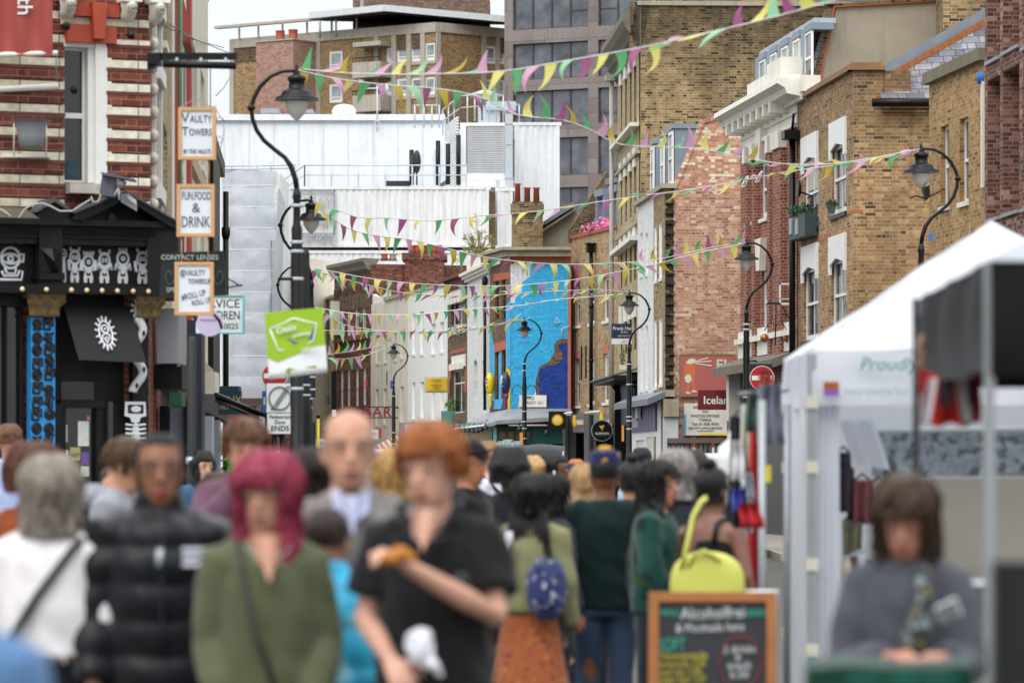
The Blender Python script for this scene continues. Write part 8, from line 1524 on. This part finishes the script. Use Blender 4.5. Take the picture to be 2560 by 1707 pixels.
ph=thing('phone','small pale phone held in both hands by the woman with the fringed bob','phone',P(2360,1560,11.4)); part('casing',mat('pale_phone','b8bcc0',.3),ph,lambda m:m.obox(P(2355,1560,11.4),(.06,0,.03),(0,.01,.0),(-.015,0.05,.05))); part('screen',GLASSD,ph,lambda m:m.obox(P(2356,1559,11.39),(.055,0,.027),(0,.002,.0),(-.013,0.045,.045)))
person('person in blue denim jacket with only a shoulder showing, bottom left corner',-215,1180,6.4,face=175,hair=('short','3a2c20'),topc=('jacket','5578a0'),sh=1.1,bulk=1.1)
# ======================= market stalls on the right
CANV=mat('white_canopy_fabric','e2e5eb',.7,var=.05,scale=1.5,bump=.3,bs=4,transl=.4); CANVD=mat('charcoal_canopy_fabric','26262d',.7,var=.1)
mq=thing('white_gazebo','white pyramid roofed market gazebo with printed valance, front right','gazebo',P(2460,1700,23.7))
ex0=px2x(2030,22.5); ez=pz(876,22.5); ap=V((ex0+1.2,23.7,pz(553,23.7)))
cs=[V((ex0,22.5,ez)),V((ex0+2.4,22.5,ez)),V((ex0+2.4,24.9,ez)),V((ex0,24.9,ez))]
mb=MB()
for i in range(4):
    a,b=cs[i],cs[(i+1)%4]; rows=[]
    for j in range(13):
        t=j/12; h=t**.94; r=[]
        for q_ in range(13):
            w=q_/12; p=a.lerp(b,w); x=p.lerp(V((ap.x,ap.y,p.z)),t); z=ez+(ap.z-ez)*h-.05*math.sin(w*math.pi)*(1-t)*math.sin(t*math.pi)*2+.03*mnoise.noise(V((x.x*2.5,x.y*2.5,i)))+.012*mnoise.noise(V((x.x*9,x.y*3,i)))
            r.append(V((x.x,x.y,z)))
        rows.append(r)
    mb.grid(rows)
mb.build('roof',CANV,mq)
def drape(m,a,b,z0,z1,amp,fr_,n=60,nz=8,ph=0):
    a,b=V(a),V(b); d=(b-a).normalized(); nn=V((d.y,-d.x,0))
    m.grid([[a.lerp(b,i/n)*1.0+nn*(amp*math.sin(i/n*fr_+ph+.8*math.sin(j*.5))*(.4+.6*(1-j/nz)))+V((0,0,z0+(z1-z0)*j/nz)) for i in range(n+1)] for j in range(nz+1)])
A0,A1,A2,A3=[V((p.x,p.y,0)) for p in cs]
o=part('valance',CANV,mq,lambda m:(drape(m,A0,A1,ez-.32,ez+.005,.015,22),drape(m,A3,A0,ez-.32,ez+.005,.02,18)))
fm2=Fac(1900,22.46,2600,22.46)
GRT=mat('print_green','4f8a7c',.6,var=0); 
text('Proudly',fm2,fm2.u(2218),pz(912,22.5),.025,.075,GRT,mq,'valance_print',shear=.25,maxw=.36,bold=.01); text('wearewaterloo',fm2,fm2.u(2190),pz(978,22.5),.025,.055,mat('print_grey','8fa3a8',.6,var=0),mq,'valance_print',maxw=.38)
part('valance_logo',mat('orange_print','d86a50',.6,var=0),mq,lambda m:fm2.box(m,fm2.u(2058),fm2.u(2096),pz(975,22.5),pz(955,22.5),.03,.034)); part('valance_logo',mat('purple_print','7c4fa4',.6,var=0),mq,lambda m:fm2.box(m,fm2.u(2058),fm2.u(2096),pz(990,22.5),pz(975.2,22.5),.03,.034))
part('side_curtain',CANV,mq,lambda m:(drape(m,(px2x(2034,22.6),22.6,0),(px2x(2098,22.6),22.6,0),0.02,ez-.05,.03,26),drape(m,(ex0,24.8,0),(ex0+2.4,24.85,0),0.02,ez+.02,.03,40),drape(m,(ex0+.02,22.9,0),(ex0+.02,24.6,0),.02,ez,.03,30)))
for x,y in ((ex0+.0,22.52),(ex0+2.4,22.52),(ex0+.03,24.87),(ex0+2.4,24.87)): 
    l_=part('leg',mat('grey_alloy','9aa0a2',.4,metal=.4),mq,lambda m:m.box(x-.025,x+.025,y-.025,y+.025,0,ez-.02)); q_=MB(); [q_.box(x-.038,x+.038,y-.038,y+.038,z,z+.07) for z in (.55,1.05,1.62,2.0)]; [w_.build('joint',mat('cream_plastic','c9c6b4',.5),l_) for w_ in split_loose(q_)]
# banner, counter and goods inside
bn2=thing('printed_banner','grey printed crowd banner hanging inside the white gazebo','banner',P(2380,1200,24.6)); part('sheet',cloth('crowd_print','a2a8b0',.6,.3,16,[(14,.53,'6a727c'),(9,.66,'b4cfc8')]),bn2,lambda m:drape(m,(px2x(2180,24.6),24.6,0),(px2x(2700,24.6),24.6,0),pz(1190,24.6),pz(1075,24.6),.02,9)); part('hem',PW,bn2,lambda m:m.tube([P(2180,1075,24.5),P(2700,1068,24.5)],.02,6))
ct=thing('stall_counter','beige fronted stall counter in the white gazebo behind the bob haired woman','counter',P(2400,1700,25)); part('front',mat('beige_board','b0a89c',.7,var=.06),ct,lambda m:m.box(px2x(2330,24.3),px2x(2800,24.3),24.3,24.35,.0,pz(1195,24.3))); part('worktop',PW,ct,lambda m:m.box(px2x(2110,23.6),px2x(2700,23.6),23.6,24.2,pz(1450,23.6)-.04,pz(1450,23.6)))
for (x,y,c_,lab) in ((2110,1200,'4a4048','dark shirt'),(2155,1230,'8a4a50','dusty red shirt'),(2128,1330,'7a7460','olive folded blanket')):
    o=thing('hanging_garment',lab+' hanging inside the white gazebo beside the curtain','garment',P(x,y,24.2)); part('cloth',cloth('garment_'+c_,c_,.85,.3),o,lambda m:drape(m,(px2x(x-22,24.2),24.2,0),(px2x(x+26,24.2),24.2,0),pz(y+80,24.2),pz(y-30,24.2),.03,12)); part('hanger',IRON,o,lambda m:m.tube([P(x-18,y-30,24.2),P(x,y-46,24.2),P(x+20,y-30,24.2)],.008,5))
tw=thing('white_towel','white cloth hanging from the gazebo roof edge inside','cloth',P(2140,1150,24.6)); part('cloth',CANV,tw,lambda m:m.grid([[P(x,y+(x-2100)*.1,24.6)+V((0,.02*math.sin(x*.2),0)) for x in range(x0,x1,6)] for y,x0,x1 in ((1060,2096,2186),(1110,2110,2200),(1150,2135,2225))] if False else [[P(2096+(90*i/10)+ (t*40),1050+t*110+i*1.5*t,23.3)+V((0,.03*math.sin(i*1.3),0)) for i in range(11)] for t in (0,.25,.5,.75,1)]))
# nearer black gazebo at the right edge
bg_=thing('black_gazebo','black valanced gazebo corner at the far right edge','gazebo',P(2600,1700,13)); kc=V((px2x(2478,12.5),12.5,0)); kb_=V((px2x(2300,15.3),15.3,0)); kr=kc+V((2.9,-.1,0)); kf=kb_+kr-kc; ka=(kc+kf)/2
zt_k=pz(652,12.5); zb_k=pz(925,12.5)
part('valance',CANVD,bg_,lambda m:(drape(m,kb_,kc,zb_k,zt_k,.035,17,40),)); part('front_valance',mat('shaded_front_fabric','101116',.7,var=.1,spec=.2),bg_,lambda m:drape(m,kc,kr,zb_k-.02,zt_k,.03,15,30))  # front: same black cloth as the side, its deeper shade put into the colour
part('roof',mat('pale_grey_roof','a4a7b0',.7),bg_,lambda m:[m.grid([[V((*(p.lerp(q,w/6).lerp(ka,t/6)).xy,zt_k+.75*(t/6)**.95-.03*math.sin(w/6*math.pi)*math.sin(t/6*math.pi))) for w in range(7)] for t in range(7)]) for p,q in ((kb_,kc),(kc,kr),(kr,kf),(kf,kb_))])
part('rear_valance',CANVD,bg_,lambda m:(drape(m,kr,kf,zb_k,zt_k,.012,14,30),drape(m,kf,kb_,zb_k,zt_k,.012,14,30)))
part('leg',mat('grey_alloy','9aa0a2'),bg_,lambda m:m.box(kc.x-.017,kc.x+.017,12.53,12.564,0,zt_k)); [part('leg',mat('grey_alloy','9aa0a2'),bg_,lambda m:m.box(p.x-.03,p.x,p.y+.02,p.y+.05,0,zt_k)) for p in (kr,kf)]; part('leg',IRON,bg_,lambda m:m.tube([(px2x(2290,15.3),15.3,0),(px2x(2290,15.3),15.3,zt_k)],.014,6))
rg=thing('hanging_garment','red and white striped top hanging from the black gazebo corner','garment',P(2370,1060,14.6)); part('cloth',cloth('red_fabric','c02820',.7,.1),rg,lambda m:m.grid([[P(x+8*math.sin(y*.02),y+6*math.sin(x*.1),14.6)+V((0,.03*math.sin(x*.12),0)) for x in range(2292,2452,8)] for y in (930,960,990,1020,1050,1062)])); part('white_panel',cloth('white_knit','d2ccd0'),rg,lambda m:(m.grid([[P(x+t*20,940+t*115,14.52)+V((0,.02*math.sin(x*.3),0)) for x in range(2382,2420,5)] for t in (0,.25,.5,.75,1)]),m.grid([[P(x-t*18,945+t*110,14.52)+V((0,.02*math.sin(x*.3),0)) for x in range(2318,2345,5)] for t in (0,.25,.5,.75,1)]))); part('dark_panel',cloth('dark_mesh','3a3038'),rg,lambda m:[m.grid([[P(x,y+t*60,14.5) for x in range(a,b,5)] for t in (0,.5,1)]) for a,b,y in ((2345,2382,955),(2422,2440,950))])
bg2=thing('hanging_bag','brown patterned bag hanging left of the black gazebo valance','bag',P(2325,930,15)); part('pouch',cloth('tan_pattern','8a6a58',.8,.3,20,[(20,.55,'5a4a3a')]),bg2,lambda m:m.grid([[P(2312+w*math.cos(a*math.pi/8),y,15)+V((0,.03*math.sin(a*math.pi/8),0)) for a in range(16)] for y,w in ((835,10),(850,20),(900,22),(925,18),(932,8))],True,True))
bc=thing('black_case','tall black fabric covered case at the bottom right corner','case',P(2560,1700,8.4)); part('cover',mat('black_cover','0a0b0e',.7,var=.15),bc,lambda m:m.box(px2x(2492,8.4),px2x(2900,8.4),8.4,8.5,0,pz(1405,8.4))); part('edge_strip',DKGREY,bc,lambda m:m.box(px2x(2488,8.4),px2x(2494,8.4),8.38,8.42,.0,pz(1400,8.4)))
gt=thing('green_table','dark green cloth covered table under the bob haired woman\'s hands','table',P(2200,1700,8.8)); part('tablecloth',cloth('bottle_green_cloth','0d4030',.8,.15),gt,lambda m:(m.grid([[P(x,1668+6*math.sin(x*.02)-t*25,8.6+t*.5) for x in range(2010,2440,20)] for t in (0,.5,1)]),m.grid([[P(x+6*math.sin(y*.02),y,8.6) for x in range(2010,2440,20)] for y in (1668,1750,2000,2300)]))); part('table_leg',GALV,gt,lambda m:[m.box(px2x(x,8.7),px2x(x,8.7)+.03,8.7,8.73,0,.9) for x in (2030,2410)]); part('teal_goods',cloth('teal_goods','145a4c',.7,.3),gt,lambda m:[ell(m,P(x,1700,8.65),(.09,.06,.03)) for x in (2160,2260,2350)])
# clothes rail between the gazebo and the street
cr=thing('clothes_rail','steel clothes rail at the street edge of the white gazebo','clothes rail',P(1900,1700,22)); part('frame',mat('grey_alloy','9aa0a2'),cr,lambda m:[m.tube([P(x,y0,Y_),V((px2x(x,Y_),Y_,0))],.022,6) for x,y0,Y_ in ((1968,1010,23),(1905,1000,21.5),(1860,1010,23.5))]); part('cross_bar',mat('grey_alloy','9aa0a2'),cr,lambda m:m.tube([P(1850,985,23.5),P(1968,975,22.8)],.016,6)); part('yellow_tag',mat('yellow_tag','c9b820',.6),cr,lambda m:m.box(px2x(1913,21.3),px2x(1927,21.3),21.3,21.32,pz(1205,21.3),pz(1163,21.3)))
for x,w,y0,y1,Y_,c_,lab in ((1848,20,1040,1440,23.6,'16181d','black dress on the clothes rail, leftmost'),(1868,10,1010,1180,23,'b9b4a0','cream scarf on the clothes rail'),(1893,15,985,1500,22.6,'b01e22','long bright red dress on the clothes rail'),(1925,22,960,1110,22,'6a6f80','grey blue patterned bag hanging by the gazebo corner'),(1840,13,1100,1200,22.4,'d8d8da','white blouse on the clothes rail'),(1880,10,985,1080,22.2,'345048','dark green jacket on the clothes rail'),(1872,9,1180,1330,22.3,'a8b0b8','silver grey trousers on the clothes rail'),(1850,14,1220,1280,21,'3a42a0','violet blue top held out from the clothes rail'),(1876,20,1255,1320,20.6,'b02028','small red top lower on the clothes rail'),(1915,14,935,1010,22.5,'d0584c','coral top at the upper end of the clothes rail')):
    o=thing('hanging_garment',lab,'garment',P(x,y1,Y_)); part('cloth',cloth('rail_'+c_,c_,.7,.25,9),o,lambda m:m.grid([[P(x+1.5*w*(a/10-.5)*2*(.8+.25*t)+3*math.sin(t*5+x),y0+(y1-y0)*t,Y_)+V((0,.04*math.sin(a*1.4+x)+.02*math.sin(t*6),0)) for a in range(11)] for t in [i/10 for i in range(11)]])); part('hanger',IRON,o,lambda m:m.tube([P(x-w*.7,y0,Y_),P(x,y0-14,Y_),P(x+w*.7,y0,Y_)],.006,5))
mn=thing('mannequin_bust','white mannequin bust at the end of the clothes rail','mannequin',P(1830,1150,24)); part('bust',PW,mn,lambda m:(m.lathe(P(1832,1150,24),[(.02,-.3),(.07,-.25),(.085,-.1),(.1,.0),(.09,.08),(.03,.13),(.028,.18)],14),)); part('stand',GALV,mn,lambda m:m.tube([P(1832,1250,24),V((px2x(1832,24),24,0))],.015,6))
# chalkboard
Yc=18; cbd=thing('chalkboard','wood framed A-board with chalk menu in white, teal and yellow','chalkboard',P(1780,1700,Yc)); WD=mat('orange_wood','a86c3c',.6,var=.15,scale=8); x0,x1,zt_c=px2x(1622,Yc),px2x(1940,Yc),pz(1479,Yc); w=.045
part('frame',WD,cbd,lambda m:(m.box(x0,x0+w,Yc-.02,Yc+.02,0,zt_c),m.box(x1-w,x1,Yc-.02,Yc+.02,0,zt_c),m.box(x0+w,x1-w,Yc-.018,Yc+.018,zt_c-w,zt_c),m.box(x0+w,x1-w,Yc-.018,Yc+.018,.12,.12+w))); part('slate',mat('chalk_slate','3a3d42',.8,var=.15,scale=6),cbd,lambda m:m.box(x0+w,x1-w,Yc-.005,Yc+.01,.165,zt_c-w)); part('rear_frame',WD,cbd,lambda m:(m.obox((x0,Yc+.03,zt_c-.03),(w,0,0),(0,.02,0),(0,.35,-zt_c+.05)),m.obox((x1-w,Yc+.03,zt_c-.03),(w,0,0),(0,.02,0),(0,.35,-zt_c+.05))))
fcb=Fac(1600,Yc-.006,2000,Yc-.006); CHW=mat('chalk_white','cfd2d2',.9,var=.1); CHT=mat('chalk_teal','3fae98',.9); CHY=mat('chalk_yellow','c2b648',.9); CHR=mat('chalk_red','8a3a44',.9)
for s_,x,y,h,mx_,m_ in (('Alcoholfrei',1782,1532,.055,.3,CHW),('MENU',1675,1532,.03,.09,CHT),('BEERS',1892,1532,.03,.09,CHT),('& Mocktails here',1775,1568,.04,.32,CHW),('SOFT',1680,1612,.06,.12,CHT),('Homemade',1710,1638,.038,.22,CHY),('lemonade 3.50',1705,1658,.034,.22,CHY),('iced tea 3.00',1700,1678,.034,.2,CHY),('ginger beer 3.50',1705,1697,.034,.22,CHY),('2 drinks',1848,1622,.036,.15,CHW),('&',1845,1642,.03,.05,CHW),('snack',1848,1662,.036,.12,CHW),('6.50',1848,1685,.036,.1,CHW)): text(s_,fcb,fcb.u(x),pz(y,Yc),.0,h,m_,cbd,'chalk_lettering',maxw=mx_,rot=.03)
part('chalk_ring',CHR,cbd,lambda m:m.tube([fcb.p(fcb.u(1850)+.098*math.cos(a*.21),pz(1655,Yc)+.12*math.sin(a*.21),.004) for a in range(31)],.004,4))
o=thing('white_cup_stack','short white tub beside the chalkboard frame','tub',P(1912,1480,19)); part('tub',PW,o,lambda m:m.lathe(P(1905,1480,19),[(.07,-.15),(.08,.0),(.085,.01)],14)); part('stand',IRON,o,lambda m:m.tube([P(1905,1500,19.02),V((px2x(1905,19.02),19.02,0))],.02,6))

for k,(x,c_) in enumerate(((2118,'d8d0b0'),(2136,'6a3a30'),(2152,'c8c8cc'),(2170,'3a4a3a'),(2190,'d0b060'),(2212,'8a8f98'),(2232,'b04a3a'))):
    o=thing('jar','small lidded jar standing on the white worktop in the gazebo','jar',P(x,1450,23.8),'jars on the gazebo worktop'); part('glass',mat('jar_'+c_,c_,.3,var=.1),o,lambda m:m.lathe(P(x,1450,23.8),[(.035,.0),(.04,.02),(.04,.1+.02*(k%3)),(.028,.13+.02*(k%3))],10)); part('lid',GALV,o,lambda m:m.lathe(P(x,1450,23.8)+V((0,0,.13+.02*(k%3))),[(.03,0),(.03,.02),(.01,.022)],10))
for x,y,c_,lab in ((2108,1140,'3c4450','navy jumper'),(2195,1215,'c0b8a8','cream cardigan'),(2225,1190,'5c6a4a','moss green shirt'),(2135,1250,'28282c','small black vest')):
    o=thing('hanging_garment',lab+' hanging at the back of the white gazebo','garment',P(x,y+90,24.4)); part('cloth',cloth('garment_'+c_,c_,.85,.3),o,lambda m:drape(m,(px2x(x-18,24.4),24.4,0),(px2x(x+20,24.4),24.4,0),pz(y+95,24.4),pz(y-10,24.4),.03,12)); part('hanger',IRON,o,lambda m:m.tube([P(x-15,y-10,24.4),P(x,y-24,24.4),P(x+16,y-10,24.4)],.008,5))
for o in list(S.objects):
    if '_w' in o: del o['_w']
